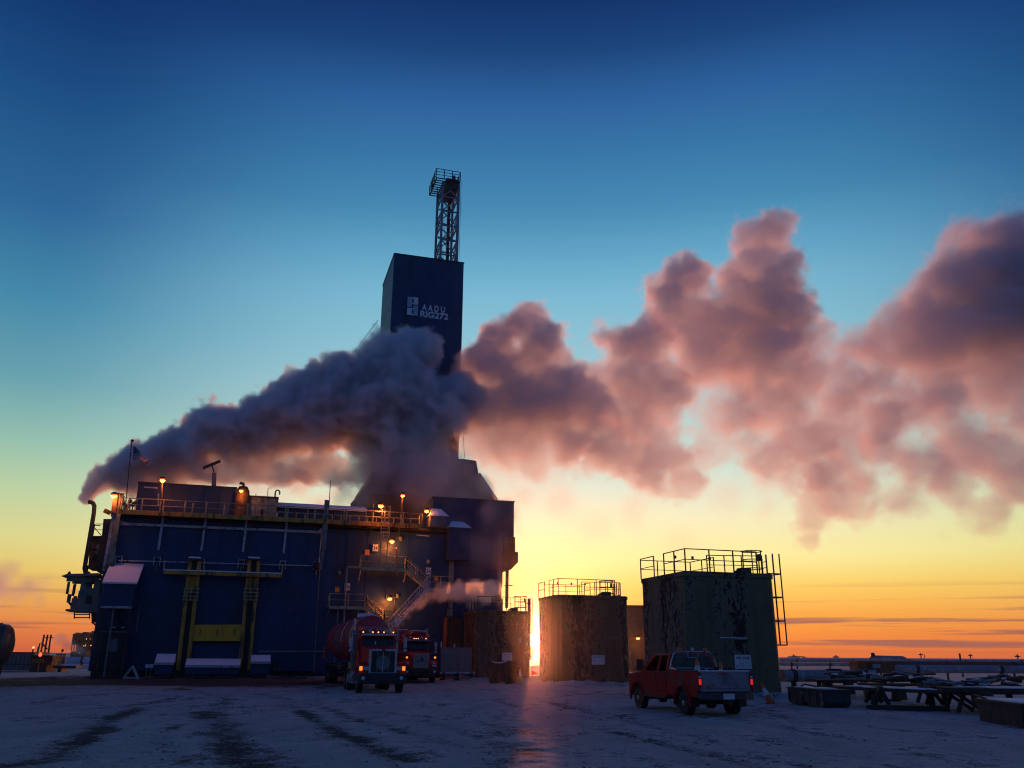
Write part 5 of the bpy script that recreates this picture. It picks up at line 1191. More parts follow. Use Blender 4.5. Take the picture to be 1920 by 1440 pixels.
    for s in (-.45, .45): MB().lathe((s, -2.5, 3.14), [(.03, -.3), (.05, .12), (.09, .2)], axis=(0, 1, 0), n=10).build('air_horn', M_chrome, **K)
    # chassis
    Lb = -21.5 if kind == 1 else -10.5
    for s in (-1, 1): B(min(s * .38, s * .5), max(s * .38, s * .5), Lb + .3, -.2, .78, 1.05, 'chassis_rail', M_dark)
    if kind == 1:
        axles = [-5.6, -6.95, -17.6, -18.95, -20.3]
        R_ = 1.22; zc = 2.86; y0, y1 = -5.3, Lb
        tk = MB().lathe((0, y0, zc), [(R_ * .3, .42), (R_ * .72, .30), (R_ * .93, .12), (R_, -.05), (R_, -(y0 - y1) + .1), (R_ * .93, -(y0 - y1) - .1), (R_ * .6, -(y0 - y1) - .25), (.05, -(y0 - y1) - .3)], axis=(0, 1, 0), n=40).build('tank_barrel', M_red2, smooth=True, **K)
        for k in range(11):
            yy = y0 - 1.0 - k * 1.42; MB().lathe((0, yy, zc), [(R_, -.05), (R_ + .07, -.04), (R_ + .07, .04), (R_, .05)], axis=(0, 1, 0), n=40).build('stiffening_ring', M_red2, parent=tk, local=True)
        for k in range(10):  # snow lying along the crown between the rings
            yy = y0 - 1.7 - k * 1.42; n = 9
            v = []
            for yq in (yy - .55, yy + .55): v += [(math.sin(t) * (R_ + .03), yq, zc + math.cos(t) * (R_ + .03)) for t in np.linspace(-.3, .62, n)]
            MB().raw(v, [(i, i + 1, n + i + 1, n + i) for i in range(n - 1)]).build('snow_patch', M_snow, smooth=True, parent=tk, local=True)
        v = []; n = 7
        for yq in (-9.2, -9.75): v += [(math.sin(t) * (R_ + .075), yq, zc + math.cos(t) * (R_ + .075)) for t in np.linspace(.75, 1.75, n)]
        MB().raw(v, [(i, i + 1, n + i + 1, n + i) for i in range(n - 1)]).build('pale_panel', M_white, parent=tk, local=True)
        B(-.2, .72, -6.6, -5.9, zc + R_ - .12, zc + R_ + .12, 'manway', M_snow, .06)
        B(-.75, .75, -5.0, -4.9, 1.0, 1.5, 'tank_foot', M_dark)
        lt = MB(); rb3 = random.Random(2)
        for k in range(12): x = .78 - k * .135; lt.box(x - .09, x, y0 + .37, y0 + .40, zc + .42, zc + .42 + .15) if k not in (3,) else None
        # lettering band on the tank head: pale block capitals, too worn to read
        for k in range(11):
            x = .76 - k * .14; hgt = .15; v_ = rb3.randrange(4)
            z0 = zc + .40; yb3 = y0 + .40
            g2 = MB().box(x - .02, x, yb3 - .35, yb3, z0, z0 + hgt)
            if v_ != 1: g2.box(x - .10, x - .02, yb3 - .35, yb3, z0 + hgt - .03, z0 + hgt)
            if v_ != 2: g2.box(x - .10, x - .02, yb3 - .35, yb3, z0, z0 + .03)
            if v_ in (0, 3): g2.box(x - .10, x - .08, yb3 - .35, yb3, z0 + .03, z0 + hgt - .03)
            g2.build('letter', M_letterw, parent=tk, local=True)
        for k in range(3): x = .2 - k * .14; MB().box(x - .1, x, y0 + .1, y0 + .30, zc + .80, zc + .88).build('letter', M_letterw, parent=tk, local=True)
        # working gear at the side and the tail
        for s in (-1, 1):
            B(min(s * 1.05, s * 1.28), max(s * 1.05, s * 1.28), Lb + 2, -8, 1.18, 1.26, 'side_rail', M_dark)
            B(s * 1.1 - .15, s * 1.1 + .15, -11.5, -9.2, 1.0, 1.45, 'hose_tray', M_dark, .03)
        B(1.12, 1.42, Lb + .1, Lb + .35, 2.3, 2.46, 'tail_bracket', M_orange); B(1.30, 1.42, Lb + .1, Lb + .25, 1.7, 2.3, 'tail_bracket', M_orange); B(1.12, 1.42, Lb + .1, Lb + .35, 1.6, 1.72, 'tail_bracket', M_orange)
        B(-1.2, 1.2, Lb - .1, Lb + .1, .7, 1.3, 'tail_frame', M_dark)
        B(.9, 1.25, -4.9, -4.3, 1.15, 1.5, 'yellow_box', M_yel, .03)
    else:
        axles = [-7.6, -8.95]
        # box body with low tarped edges behind the cab
        B(-1.25, 1.25, Lb, -4.6, 1.1, 3.45, 'cargo_body', M_red, .05)
        MB().prism([(-1.25, 3.45), (-1.1, 3.62), (-.2, 3.66), (-.1, 3.5)], 1, Lb, -4.6).build('cargo_top', M_red2, **K)
        MB().prism([(.1, 3.5), (.2, 3.72), (1.0, 3.70), (1.25, 3.45)], 1, Lb, -4.6).build('cargo_top', M_red2, **K)
        B(-1.2, -.1, Lb + .2, -4.7, 3.62, 3.70, 'snow_strip', M_snow, .03); B(.2, 1.05, Lb + .2, -4.7, 3.70, 3.76, 'snow_strip', M_snow, .03)
    for y in axles:
        MB().bar((-1, y, .5), (1, y, .5), .16).build('axle', M_dark, **K)
        for s in (-1, 1):
            wheel(o, s * 1.06, y, .5, .26); MB().lathe((s * .76, y, .5), [(.3, -.12), (.48, -.12), (.5, 0), (.48, .12), (.3, .12)], axis=(1, 0, 0), n=20).build('inner_tyre', M_rub, **K)
    for k, y in enumerate(axles):
        if k % 2 == 0:
            for s in (-1, 1): B(min(s * .7, s * 1.25), max(s * .7, s * 1.25), y + .55, y + .6, .35, 1.05, 'mud_flap', M_white if kind == 1 and k == 0 else M_dark)
    return o
M_tarp = mat('grey_green_tarp', (0.30, 0.29, 0.24), 0.7, vary=.15, vscale=3)
M_letterw = mat('worn_white_lettering', (0.5, 0.46, 0.44), 0.7)
F1 = Vector((-6.55, 45.2, 0)); F2_ = Vector((-6.95, 62.6, 0)) + RF.e1 * 0.6
truck('tank_truck', 'red long nosed tank truck with chrome grille and amber side lamps below the stairs', F1, 1)
truck('cargo_truck', 'red boxy truck with a pale cover on its grille, just right of the tank truck', F2_, 2)

# ---- tail of a parked tanker at the left edge of the picture
tkr = thing('tanker_trailer', 'rounded tail end of a grey tanker trailer cut off by the left picture edge', 'trailer', tuple(Vector((-30.3, 53.0, 0))), rotz=GA)
K = dict(parent=tkr, local=True)
MB().lathe((0, 0, 2.35), [(.05, .12), (.5, .08), (.95, -.08), (1.15, -.3), (1.2, -.7), (1.2, -7.5)], axis=(1, 0, 0), n=32).build('tank_barrel', M_tankgrey, smooth=True, **K)
MB().lathe((-.75, 0, 2.35), [(1.2, -.04), (1.25, -.04), (1.25, .04), (1.2, .04)], axis=(1, 0, 0), n=32).build('band', M_tankgrey, **K)
MB().tube([(-2.2, -1.1, 4.2), (-1.05, -1.1, 4.2), (-.82, -1.1, 4.05), (-.80, -1.1, 3.8), (-.95, -1.1, 1.0)], .10, 8).build('rear_ladder', M_dark, smooth=True, **K)
for z in (1.4, 1.8, 2.2, 2.6, 3.0, 3.4): MB().bar((-1.5, -1.1, z), (-.88, -1.1, z), .05).build('rung', M_dark, **K)
MB().box(-4, -.7, -1.0, 1.0, .85, 1.2).build('chassis', M_dark, **K)
MB().box(-.9, -.55, -1.2, 1.2, .55, 1.25).build('rear_bumper', M_dark, bevel=.03, **K)
MB().lathe((-.54, -.9, .98), [(.07, 0), (.07, .03)], axis=(1, 0, 0), n=12).build('tail_lamp', M_tail, **K)
for y in (-.95, .95):
    for x in (-1.6, -2.9):
        MB().lathe((x, y, .5), [(.28, -.15), (.46, -.15), (.5, -.08), (.5, .08), (.46, .15), (.28, .15)], axis=(0, 1, 0), n=24).build('wheel', M_rub, **K)
        MB().lathe((x, y, .5), [(.28, -.16), (.2, -.06), (.08, -.12), (.02, -.13)], axis=(0, 1, 0), n=16).build('rim', M_alu, **K)
MB().box(-1.1, -.98, -1.2, 1.2, .2, .9).build('mud_flap', M_dark, **K)

# ================================================================== YARD AND BACKGROUND
def at_g(x, y): return G(x, y)
# grey barrier panel on pipe skids
p0, p1 = G(827, 1276), G(889, 1275.5); d = (p1 - p0).normalized(); bf = Frame(p0, math.atan2(d.y, d.x)); Lb = (p1 - p0).length
zb1 = bf.px(850, 1214)[1]
o = thing('barrier_panel', 'plain grey steel panel standing on pipe skids between the trucks and the smallest tank', 'panel', tuple(p0))
MB(bf).box(0.05, Lb - .1, .25, .4, .62, zb1).build('plate', M_barr, o, bevel=.015)
for k in range(1, 4): MB(bf).box(Lb * k / 4 - .02, Lb * k / 4 + .02, .235, .252, .65, zb1 - .03).build('weld_seam', M_barr, o)
for z in (.22, .55): MB(bf).tube([(-.05, .1, z), (Lb + .1, .1, z)], .09, 10).build('skid_pipe', M_white if z > .4 else M_grey, o, smooth=True)
for k in (0.08, .5, .92): MB(bf).box(Lb * k - .1, Lb * k + .1, .0, .6, 0.0, .6).build('skid_foot', M_dark, o)
for k in (0.02, .42): MB(bf).bar((Lb * k, .3, zb1), (Lb * k, .3, zb1 + (.42 if k < .1 else .28)), .09).build('post', M_sign, o)
# brown module between the rig and the smallest tank
a0, z1 = RF.px(838, 1158, -1.4); a1 = RF.px(867, 1158, -1.4)[0]
o = thing('heater_module', 'rusty brown box module half hidden behind the barrier panel and smallest tank', 'module', tuple(RF.w((a0 + a1) / 2, -1.4, 0)))
MB(RF).box(a0, a1, -1.4, -.05, 0.05, z1).build('wall', M_rustwall, o)
for k in range(1, 5): MB(RF).box(a0 + (a1 - a0) * k / 5 - .03, a0 + (a1 - a0) * k / 5 + .03, -1.45, -1.398, .1, z1 - .05).build('wall_rib', M_rustwall, o)
MB(RF).box(a0 - .05, a1 + .05, -1.46, -.04, z1, z1 + .1).build('roof', M_dark, o)
rail(o, [RF.w(a0 + .2, -1.3, z1 + .1), RF.w(a1, -1.3, z1 + .1)], .7, .03, .8, M_dark)
# brown crate before the smallest tank
p = G(916, 1281); p1 = G(952, 1282); cf = Frame(p, math.atan2((p1 - p).y, (p1 - p).x)); Lc = (p1 - p).length; zc = cf.px(930, 1243.5)[1]
o = thing('steel_bin', 'rust brown bin with snow on its rim standing before the smallest tank', 'bin', tuple(p))
MB(cf).box(0, Lc, 0, 1.2, .08, zc).build('body', M_rustwall, o, bevel=.02)
for (a, b_, c, e) in ((-.03, Lc + .03, -.03, .08), (-.03, Lc + .03, 1.12, 1.23), (-.03, .08, .08, 1.12), (Lc - .08, Lc + .03, .08, 1.12)): MB(cf).box(a, b_, c, e, zc, zc + .08).build('rim', M_brown, o)
MB(cf).tube([(Lc * .15, .05, zc + .10), (Lc * .35, -.02, zc + .04), (Lc * .65, -.02, zc + .04), (Lc * .9, .05, zc + .10)], .05, 6).build('snow_rim', M_snow, o, smooth=True)
for a in (.12, Lc - .22): MB(cf).box(a, a + .1, -.02, 1.2, 0, .08).build('runner', M_dark, o)
# cones and markers
cone_at(G(975, 1279.5), 'slim lime yellow cone in the snow beside the setting sun', .95, M_ltyel)
cone_at(G(1447, 1321), 'orange and white cone leaning left at the biggest tank\'s foot', .95, M_orange, tilt=-.42)
cone_at(G(450.5, 1272), 'tiny red cone at the foot of the right yellow column', .7, M_orange)
o = thing('barricade', 'small A shaped white barricade by the rig\'s left door', 'barricade', tuple(G(244, 1274)))
p = G(244, 1274); afr = Frame(p, GA)
for s in (-1, 1):
    for t in (0, .7): MB(afr).bar((s * .55, t, 0), (0, t + (.35 - t) * .6, .95), .07, .12).build('leg', M_white, o)
MB(afr).bar((-.5, 0, .12), (.5, 0, .12), .08).build('rail', M_white, o); MB(afr).bar((0, .1, .95), (0, .6, .95), .1).build('ridge', M_white, o)
for i, (x, lab) in enumerate(((272.5, 'thin marker stake, left one of the pair by the A shaped barricade'), (280.5, 'thin marker stake, right one of the pair by the A shaped barricade'), (513, 'thin stake at the wall foot right of the right snowy locker'))):
    p = G(x, 1275 if i < 2 else 1272); o = thing('marker_stake', lab, 'stake', tuple(p), 'marker stakes')
    MB().bar(p, p + Vector((0, 0, 1.1)), .05).build('stake', M_grey, o); MB().box(p.x - .13, p.x + .13, p.y - .03, p.y + .03, .85, 1.12).build('flag_plate', M_sign if i < 2 else M_dark, o)
p = G(1004, 1271); o = thing('warning_board', 'small white board with an orange triangle in the gap below the sun', 'sign', tuple(p))
MB().box(p.x - .42, p.x + .42, p.y, p.y + .04, .15, 1.0).build('board', M_sign, o); MB().prism([(p.x - .35, .2), (p.x + .35, .35), (p.x - .35, .62)], 1, p.y - .02, p.y - .001).build('triangle', M_orange, o)
for s in (-.3, .3): MB().bar((p.x + s, p.y + .06, 0), (p.x + s, p.y + .06, .9), .05).build('leg', M_dark, o)

# far green module behind the tanks, with its lamp
pA, pB = atY(1176, 1137, 112), atY(1212, 1136, 112)
o = thing('far_module', 'far olive green module seen between the middle and biggest tanks', 'module', (pA.x, 112, 0))
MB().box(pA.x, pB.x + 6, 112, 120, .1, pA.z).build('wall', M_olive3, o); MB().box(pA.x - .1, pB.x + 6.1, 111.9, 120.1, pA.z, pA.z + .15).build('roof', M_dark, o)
for k in range(5): MB().box(pA.x + k * .8, pA.x + k * .8 + .07, 111.93, 112.001, .2, pA.z - .1).build('wall_rib', M_olive3, o)
MB().box(pA.x + .1, pA.x + 2.0, 111.9, 112.0, 4.0, 4.08).build('light_strip', M_grey, o)
lamp(0, 0, 0, 'small orange lamp glowing in the gap between the middle and biggest tanks', arm=(.6, 0, 0), r=.24, power=70, P=atY(1196, 1196, 111))

# skid box beside the biggest tank
p = G(1480, 1321); p1 = G(1549, 1329); kf = Frame(p, math.atan2((p1 - p).y, (p1 - p).x)); Lk = (p1 - p).length; zk = kf.px(1500, 1292)[1]
o = thing('skid_box', 'low dark ribbed skid box in the snow right of the biggest tank', 'box', tuple(p))
MB(kf).prism([(0, .14), (0, zk), (Lk, zk), (Lk, .20), (Lk * .93, .03), (Lk * .55, .03), (Lk * .5, .14), (Lk * .4, .14), (Lk * .36, .05), (Lk * .08, .05)], 1, 0, 1.1).build('body', M_skid, o, bevel=.02)
for k in range(0, 6): a = .04 + (Lk - .16) * k / 5; MB(kf).box(a, a + .07, -.04, .0, .16, zk - .02).build('rib', M_skid, o)
MB(kf).box(-.02, Lk + .02, -.05, 1.12, zk, zk + .05).build('lid', M_skid, o); MB(kf).tube([(.5, .3, zk + .07), (1.1, .2, zk + .2), (1.5, .6, zk + .08)], .03, 6).build('bent_bar', M_brown, o)
MB(kf).box(.3, Lk * .8, .1, .9, zk + .05, zk + .085).build('snow_cap', M_snow, o, bevel=.015)

# pipelines and pipe racks on the right
def pipeline(lab, x0, x1, yc, Y, dia, m, dY=0.0, group='pipelines across the snow', sup=6.0, supm=None, name='pipeline', snow=False):
    a = atY(x0, yc, Y); b_ = atY(x1, yc, Y + dY); b_.z = a.z
    o = thing(name, lab, 'pipeline', (a.x, a.y, 0), group)
    MB().tube([a, b_], dia / 2, 14).build('pipe', m, o, smooth=True)
    L = (b_ - a).length; n = max(2, int(L / sup)); e = (b_ - a).normalized()
    for k in range(n + 1):
        p = a.lerp(b_, (k + .3) / (n + .6))
        MB().bar(Vector((p.x, p.y, 0)), p - Vector((0, 0, dia * .45)), dia * .35).build('support', supm or M_dark, o)
        MB().lathe(p - e * .12, [(dia * .5, 0), (dia * .56, .02), (dia * .56, .22), (dia * .5, .24)], axis=e, n=14).build('clamp', M_dark, o)
    if snow: MB().tube([a + Vector((0, 0, dia * .42)), b_ + Vector((0, 0, dia * .42))], dia * .28, 8).build('snow_cap', M_snow, o, smooth=True)
    return o
pipeline('farthest thin pipeline below the horizon right of the biggest tank', 1462, 2050, 1237.5, 150, .62, M_pipe, sup=9, snow=True)
pipeline('second far pipeline, dark, low on the snow right of the biggest tank', 1462, 1650, 1245, 105, .42, M_pipe, sup=9)
pipeline('broad dark pipeline running out of the picture at the right', 1612, 2060, 1243.5, 78, .42, M_darkpipe, sup=7)
pipeline('frosted grey pipeline behind the timber racks at the right edge', 1672, 2080, 1254, 60, .52, M_pipe, sup=6)
pipeline('nearest thick frosted pipe beside the biggest tank', 1466, 1640, 1267, 46, .62, M_pipe, sup=3.2, dY=1.5, supm=M_brown)
o = thing('pipe_loop', 'low pipe with raised left end and valve standing against the orange horizon', 'pipework', tuple(atY(1635, 1240, 85)))
a = atY(1633, 1240, 85); MB().tube([a, atY(1633, 1235, 85), atY(1636, 1231.5, 85), atY(1645, 1232, 85), atY(1692, 1233, 85), atY(1697, 1235, 85), atY(1698, 1241, 85), Vector((atY(1698, 1241, 85).x, 85, .9))], .16, 10).build('pipe', M_pipe, o, smooth=True)
MB().lathe(atY(1637, 1232, 85), [(.14, 0), (.2, .1), (.2, .3), (.1, .4)], n=10).build('valve', M_dark, o)
MB().bar(a, Vector((a.x, a.y, 0)), .2).build('support', M_dark, o)
a0, a1 = atY(1611, 1262, 56), atY(1677, 1242, 56)
o = thing('rusty_box', 'rusty red brown box frame standing between the pipelines', 'box', (a0.x, 56, 0))
MB().box(a0.x, a1.x, 56, 57.5, a0.z, a1.z - .02).build('body', M_rustwall, o); MB().box(a0.x - .1, a1.x + .2, 55.9, 57.6, a1.z, a1.z + .07).build('lid', M_dark, o); MB().box(a0.x + .9, a0.x + 1.4, 55.96, 56.0, a0.z + .3, a0.z + .55).build('pale_plate', M_pipe, o)
for k in (0.1, .9): x = a0.x + (a1.x - a0.x) * k; MB().box(x - .1, x + .1, 56.1, 56.4, 0, a0.z).build('leg', M_brown, o)
# trapezoid footed stands
def stand(lab, x0, x1, ytop, ybot, w_=.0):
    g0, g1 = G(x0, ybot), G(x1, ybot); f = Frame(g0, math.atan2((g1 - g0).y, (g1 - g0).x)); L = (g1 - g0).length; zt_ = f.px(x0, ytop)[1]
    o = thing('pipe_stand', lab, 'stand', tuple(g0), 'trapezoid footed pipe stands')
    for s in (0, 1):
        c = L * (.16 + .68 * s); MB(f).prism([(c - L * .13, .05), (c + L * .13, .05), (c + L * .09, zt_), (c - L * .09, zt_)], 1, 0, .5).build('leg', M_brown if s else M_skid, o)
    MB(f).tube([(0, .25, .12), (L * .25, .25, .03), (L * .75, .25, .03), (L, .25, .12)], .06, 6).build('sled_runner', M_dark, o)
    MB(f).box(-.1, L + .1, .02, .55, zt_, zt_ + .12).build('head_plate', M_brown, o)
stand('smaller trapezoid footed stand left of the timber racks', 1548, 1607, 1281, 1304)
stand('bigger trapezoid footed stand behind the leftmost A legs', 1630, 1705, 1286, 1315)
# timber racks
def beam(a, b_, w_, h, nm, m, par): return MB().bar(a, b_, w_, h).build(nm, m, par)
rk = thing('timber_rack', 'long dark timber rack on two splayed A legs lying on a ground beam', 'rack', tuple(G(1632, 1331)))
g0, g1 = G(1626, 1331), G(1780, 1334)
beam(g0 + Vector((0, 0, .09)), g1 + Vector((0, 0, .09)), .3, .18, 'ground_beam', M_wood, rk)
dirr = (g1 - g0).normalized(); perp = Vector((-dirr.y, dirr.x, 0))
for (xa, xb, xc) in ((1636, 1651, 1668), (1738, 1746, 1770)):
    fa, fc = G(xa, 1329), G(xc, 1329.5); F_ = Frame(fa, math.atan2(dirr.y, dirr.x)); ap, zz = F_.px(xb, 1291)
    top = F_.w(ap, 0, zz)
    for off in (0, 1.6):
        for q_ in (fa, fc): beam(q_ + perp * off + Vector((0, 0, .16)), top + perp * off, .16, .12, 'leg', M_wood, rk)
    beam(top - perp * .2, top + perp * 1.8, .16, .16, 'cross_beam', M_wood, rk)
T0, T1 = atY(1556, 1281, 37.5), atY(1860, 1296, 31.2); T1.z = T0.z = .62
rb4 = random.Random(8)
for k in range(7):
    off = perp * (k * .27 - .1); a = T0.lerp(T1, rb4.uniform(0, .12)) + off; b_ = T0.lerp(T1, rb4.uniform(.75, 1.0)) + off
    beam(a + Vector((0, 0, .08)), b_ + Vector((0, 0, .08 + rb4.uniform(-.01, .03))), .2, .12, 'top_timber', M_wood, rk)
    a2 = a.lerp(b_, rb4.uniform(.05, .3)); b2 = a.lerp(b_, rb4.uniform(.6, .95)); beam(a2 + Vector((0, 0, .155)), b2 + Vector((0, 0, .16)), .17, .03, 'snow_strip', M_snow, rk)
rk2 = thing('timber_rack', 'timber rack on crossed X legs running out of the picture above the dark bin', 'rack', tuple(G(1800, 1340)))
fa, fb = G(1797, 1339), G(1818, 1342); F_ = Frame(fa, math.atan2(dirr.y, dirr.x)); z1 = F_.px(1790, 1297)[1]
aL2, aR2 = F_.px(1789, 1297)[0], F_.px(1808, 1297)[0]
for off in (0, 1.7):
    beam(F_.w(0, off, .05), F_.w(aR2, off, z1), .16, .12, 'leg', M_wood, rk2); beam(F_.w((fb - fa).length + .1, off, .05), F_.w(aL2, off, z1), .16, .12, 'leg', M_wood, rk2)
    beam(F_.w(5.2, off, .05), F_.w(5.6, off, z1), .16, .12, 'leg', M_wood, rk2)
for k in range(6):
    beam(F_.w(aL2 - .3 + rb4.uniform(-.2, .2), -.2 + k * .34, z1 + .07), F_.w(7.2, -.2 + k * .34, z1 + .08), .24, .14, 'top_timber', M_wood, rk2)
    beam(F_.w(aL2 + rb4.uniform(.2, 1.2), -.2 + k * .34, z1 + .155), F_.w(rb4.uniform(4, 7), -.2 + k * .34, z1 + .16), .2, .03, 'snow_strip', M_snow, rk2)
# heaps of pipe ends and scrap lying on the racks
for (x, y, Y, lab, n) in ((1700, 1268, 38, 'tangle of small pipes and fittings under snow on the far rack', 26), (1815, 1281, 34, 'dark scrap heap on the rack near the X legs', 22), (1590, 1262, 44, 'snowy bundle of tubes on the thick frosted pipe\'s right end', 16), (1890, 1272, 36, 'snowy stacked tubes at the right picture edge', 18)):
    c = atY(x, y, Y); o = thing('scrap_heap', lab, 'scrap', tuple(c))
    for k in range(n):
        p = c + Vector((rb4.gauss(0, .75), rb4.uniform(-.5, .9), rb4.uniform(-.22, .12))); d_ = Vector((rb4.uniform(.3, 1), rb4.uniform(-.4, .4), rb4.uniform(-.12, .12)))
        MB().tube([p - d_ * .5, p + d_ * .5], rb4.uniform(.03, .09), 7).build('tube', rb4.choice([M_dark, M_brown, M_pipe, M_grey]), o)
    for k in range(6):
        p = c + Vector((rb4.gauss(0, .8), rb4.uniform(-.4, .6), rb4.uniform(-.1, .05))); sw = rb4.uniform(.08, .2); MB().lathe(p, [(sw, 0), (sw * .8, .035), (.02, .05)], axis=(rb4.uniform(-.2, .2), 0, 1), n=7).build('snow_cap', M_snow, o, smooth=True)
    sc_ = thing('rack_shelf', 'plank shelf carrying the ' + lab.split(' on the')[0].split(' at the')[0], 'shelf', (c.x, c.y, 0))
    MB().box(c.x - 1.8, c.x + 1.8, c.y - .6, c.y + 1.0, c.z - .38, c.z - .30).build('plank', M_wood, sc_)
    for dx in (-1.5, 1.5): MB().box(c.x + dx - .08, c.x + dx + .08, c.y - .1, c.y + .1, 0, c.z - .38).build('leg', M_wood, sc_)
# dark bin at the lower right
p = G(1836, 1352); p1 = G(1925, 1368); nf = Frame(p, math.atan2((p1 - p).y, (p1 - p).x)); zn = nf.px(1836, 1311)[1]
o = thing('dark_bin', 'big dark steel bin cut off by the right picture edge in front of the racks', 'bin', tuple(p))
MB(nf).prism([(.08, 0), (-.03, zn), (3.2, zn), (3.1, 0)], 1, 0, 1.3).build('body', M_binmat, o, bevel=.02)
MB(nf).box(-.08, 3.25, -.05, .05, zn - .06, zn + .02).build('rim', M_dark, o); MB(nf).bar((-.1, 0, zn + .12), (.6, .1, zn + .02), .05).build('bent_lip', M_brown, o)
MB(nf).box(.3, 3.0, .1, 1.2, zn + .003, zn + .05).build('snow_cap', M_snow, o, bevel=.02)
# small things on the right horizon
for (x, yt, yb, Y, r, lab) in ((1799, 1225, 1243, 95, .07, 'thick marker post sticking up above the pipelines'), (1819, 1226, 1236, 260, .12, 'far thin pole right of the thick marker post'), (1726, 1224.5, 1235, 300, .14, 'far pole with a lump on top on the right horizon'), (1733, 1227, 1235, 300, .09, 'short far pole beside the lumpy one on the right horizon'), (1907, 1227, 1236, 280, .16, 'far stubby mast at the right edge of the horizon'), (1488, 1227, 1234, 400, .2, 'far stubby mast just right of the biggest tank'), (1567, 1228, 1234, 420, .25, 'far stubby mast above the stands on the horizon')):
    a = atY(x, yt, Y); b_ = atY(x, yb, Y); o = thing('horizon_pole', lab, 'pole', (a.x, Y, 0), 'poles on the right horizon')
    MB().bar(Vector((a.x, Y, 0)), Vector((a.x, Y, a.z)), r * 2).build('shaft', M_dark, o)
    if r > .11: MB().box(a.x - r * 5, a.x + r * 5, Y - r, Y + r, a.z - r * 5, a.z - r * 2.5).build('crossarm', M_dark, o)
a0, a1 = atY(1491, 1233, 420), atY(1512, 1230.5, 420); o = thing('far_building', 'tiny low dark building on the horizon right of the biggest tank', 'building', (a0.x, 420, 0))
MB().prism([(a0.x, 0), (a1.x, 0), (a1.x, a1.z * .8), (a1.x - 1.5, a1.z), (a0.x + .5, a1.z), (a0.x, a1.z * .8)], 1, 420, 432).build('wall', M_dark, o); MB().box(a0.x + 2.5, a0.x + 3.3, 419.9, 420, 1.2, 1.9).build('window', M_glow2, o)

# ---- left background
a0, a1 = atY(-40, 1258, 91), atY(74, 1225, 92); o = thing('site_container', 'long grey green corrugated container at the left picture edge', 'container', (a0.x, 91, 0))
zc0 = a1.z; MB().box(a0.x, a1.x, 91, 94, .1, zc0).build('wall', M_cont, o); MB().box(a0.x, a1.x + .05, 90.94, 94, zc0, zc0 + .12).build('roof', M_dark, o)
n = int((a1.x - a0.x) / .42)
for k in range(n): x = a0.x + .1 + k * .42; MB().box(x, x + .2, 90.93, 91.001, .25, zc0 - .06).build('wall_rib', M_cont, o)
MB().box(a0.x, a1.x, 90.9, 90.99, 1.0 * zc0 * .38, zc0 * .38 + .07).build('rail', M_dark, o)
g_ = G(77, 1259); a1 = atY(97, 1231, 90); o = thing('brown_hut', 'small brown yellow hut beside the long container', 'hut', tuple(g_))
MB().box(g_.x, a1.x - .35, 90, 92, 0, a1.z).build('wall', M_brown, o); MB().box(g_.x + .2, a1.x - .7, 89.95, 90.0, .9, a1.z - .25).build('door', M_yeldull, o); MB().box(g_.x - .1, a1.x + .2, 89.8, 92.2, a1.z, a1.z + .12).build('roof', M_dark, o); MB().box(a1.x - .35, a1.x + 0.05, 90.1, 92, .7, a1.z).build('side_box', M_ochre, o)
o = thing('flatbed', 'low dark flatbed behind the speed sign', 'trailer', (g_.x + 2.5, 91, 0)); MB().box(a1.x + .06, a1.x + 2.4, 90.5, 92, .35, .62).build('deck', M_dark, o); MB().box(a1.x + .5, a1.x + .9, 90.6, 91.9, 0, .35).build('support', M_dark, o)
for i, (x, xt, lab) in enumerate(((76.5, 83, 'leftmost of three dark leaning piles against the sunset'), (83.5, 89.5, 'middle of three dark leaning piles against the sunset'), (90.5, 96, 'rightmost of three dark leaning piles against the sunset'))):
    Y = 135; b_ = atY(x, 1226, Y); t_ = atY(xt, 1190, Y); o = thing('timber_pile', lab, 'pile', (b_.x, Y, 0), 'leaning piles at the left')
    bb = b_ + (b_ - t_) * (b_.z / (t_.z - b_.z)); MB().tube([bb, t_], .14, 8).build('shaft', M_dark, o); MB().bar(t_ - Vector((0, 0, .45)), t_ + Vector((.0, 0, -.45)) + Vector((.45, 0, 0)), .1).build('crossarm', M_dark, o)
    if i == 1: MB().bar(atY(78, 1205, Y - .3), atY(88.5, 1217, Y - .3), .16).build('brace', M_dark, o)
for (x, y, Y, lab) in ((62.5, 1215, 140, 'small lamp on a short pole above the long container'),):
    o = thing('yard_lamp', lab, 'lamp', tuple(atY(x, y, Y))); MB().lathe(atY(x, y, Y), [(.05, -.1), (.16, 0), (.16, .15), (.05, .25)], n=10).build('lamp_globe', M_glow2, o); MB().bar(atY(x, y + 1, Y), Vector((atY(x, y, Y).x, Y, 0)), .16).build('pole', M_dark, o)
o = thing('red_beacon', 'glowing red orange beacon beside the brown hut', 'lamp', tuple(atY(75, 1228, 88))); MB().lathe(atY(75, 1231, 88), [(.1, 0), (.16, .15), (.14, .3), (.05, .38)], n=12).build('lens', M_redglow, o); MB().bar(Vector((atY(75, 1231, 88).x, 88, 0)), atY(75, 1231, 88), .08).build('pole', M_dark, o)
for (x, yt) in ((71.5, 1213), (75, 1206)): 
    t_ = atY(x, yt, 130); o = thing('short_pole', 'short dark pole, ' + ('farther' if x < 73 else 'nearer') + ' from the leaning piles', 'pole', (t_.x, 130, 0)); MB().bar(Vector((t_.x - .2, 130, 0)), t_, .16 if x > 73 else .08).build('shaft', M_dark, o)
g_ = G(112, 1259); sf = Frame(Vector((g_.x, g_.y, 0)), GA * .3); sx0, sz1 = sf.px(105.5, 1226); sx1, sz0 = sf.px(122, 1245)
o = thing('speed_sign', 'white speed limit 5 sign on a post left of the rig', 'sign', (g_.x, g_.y, 0))
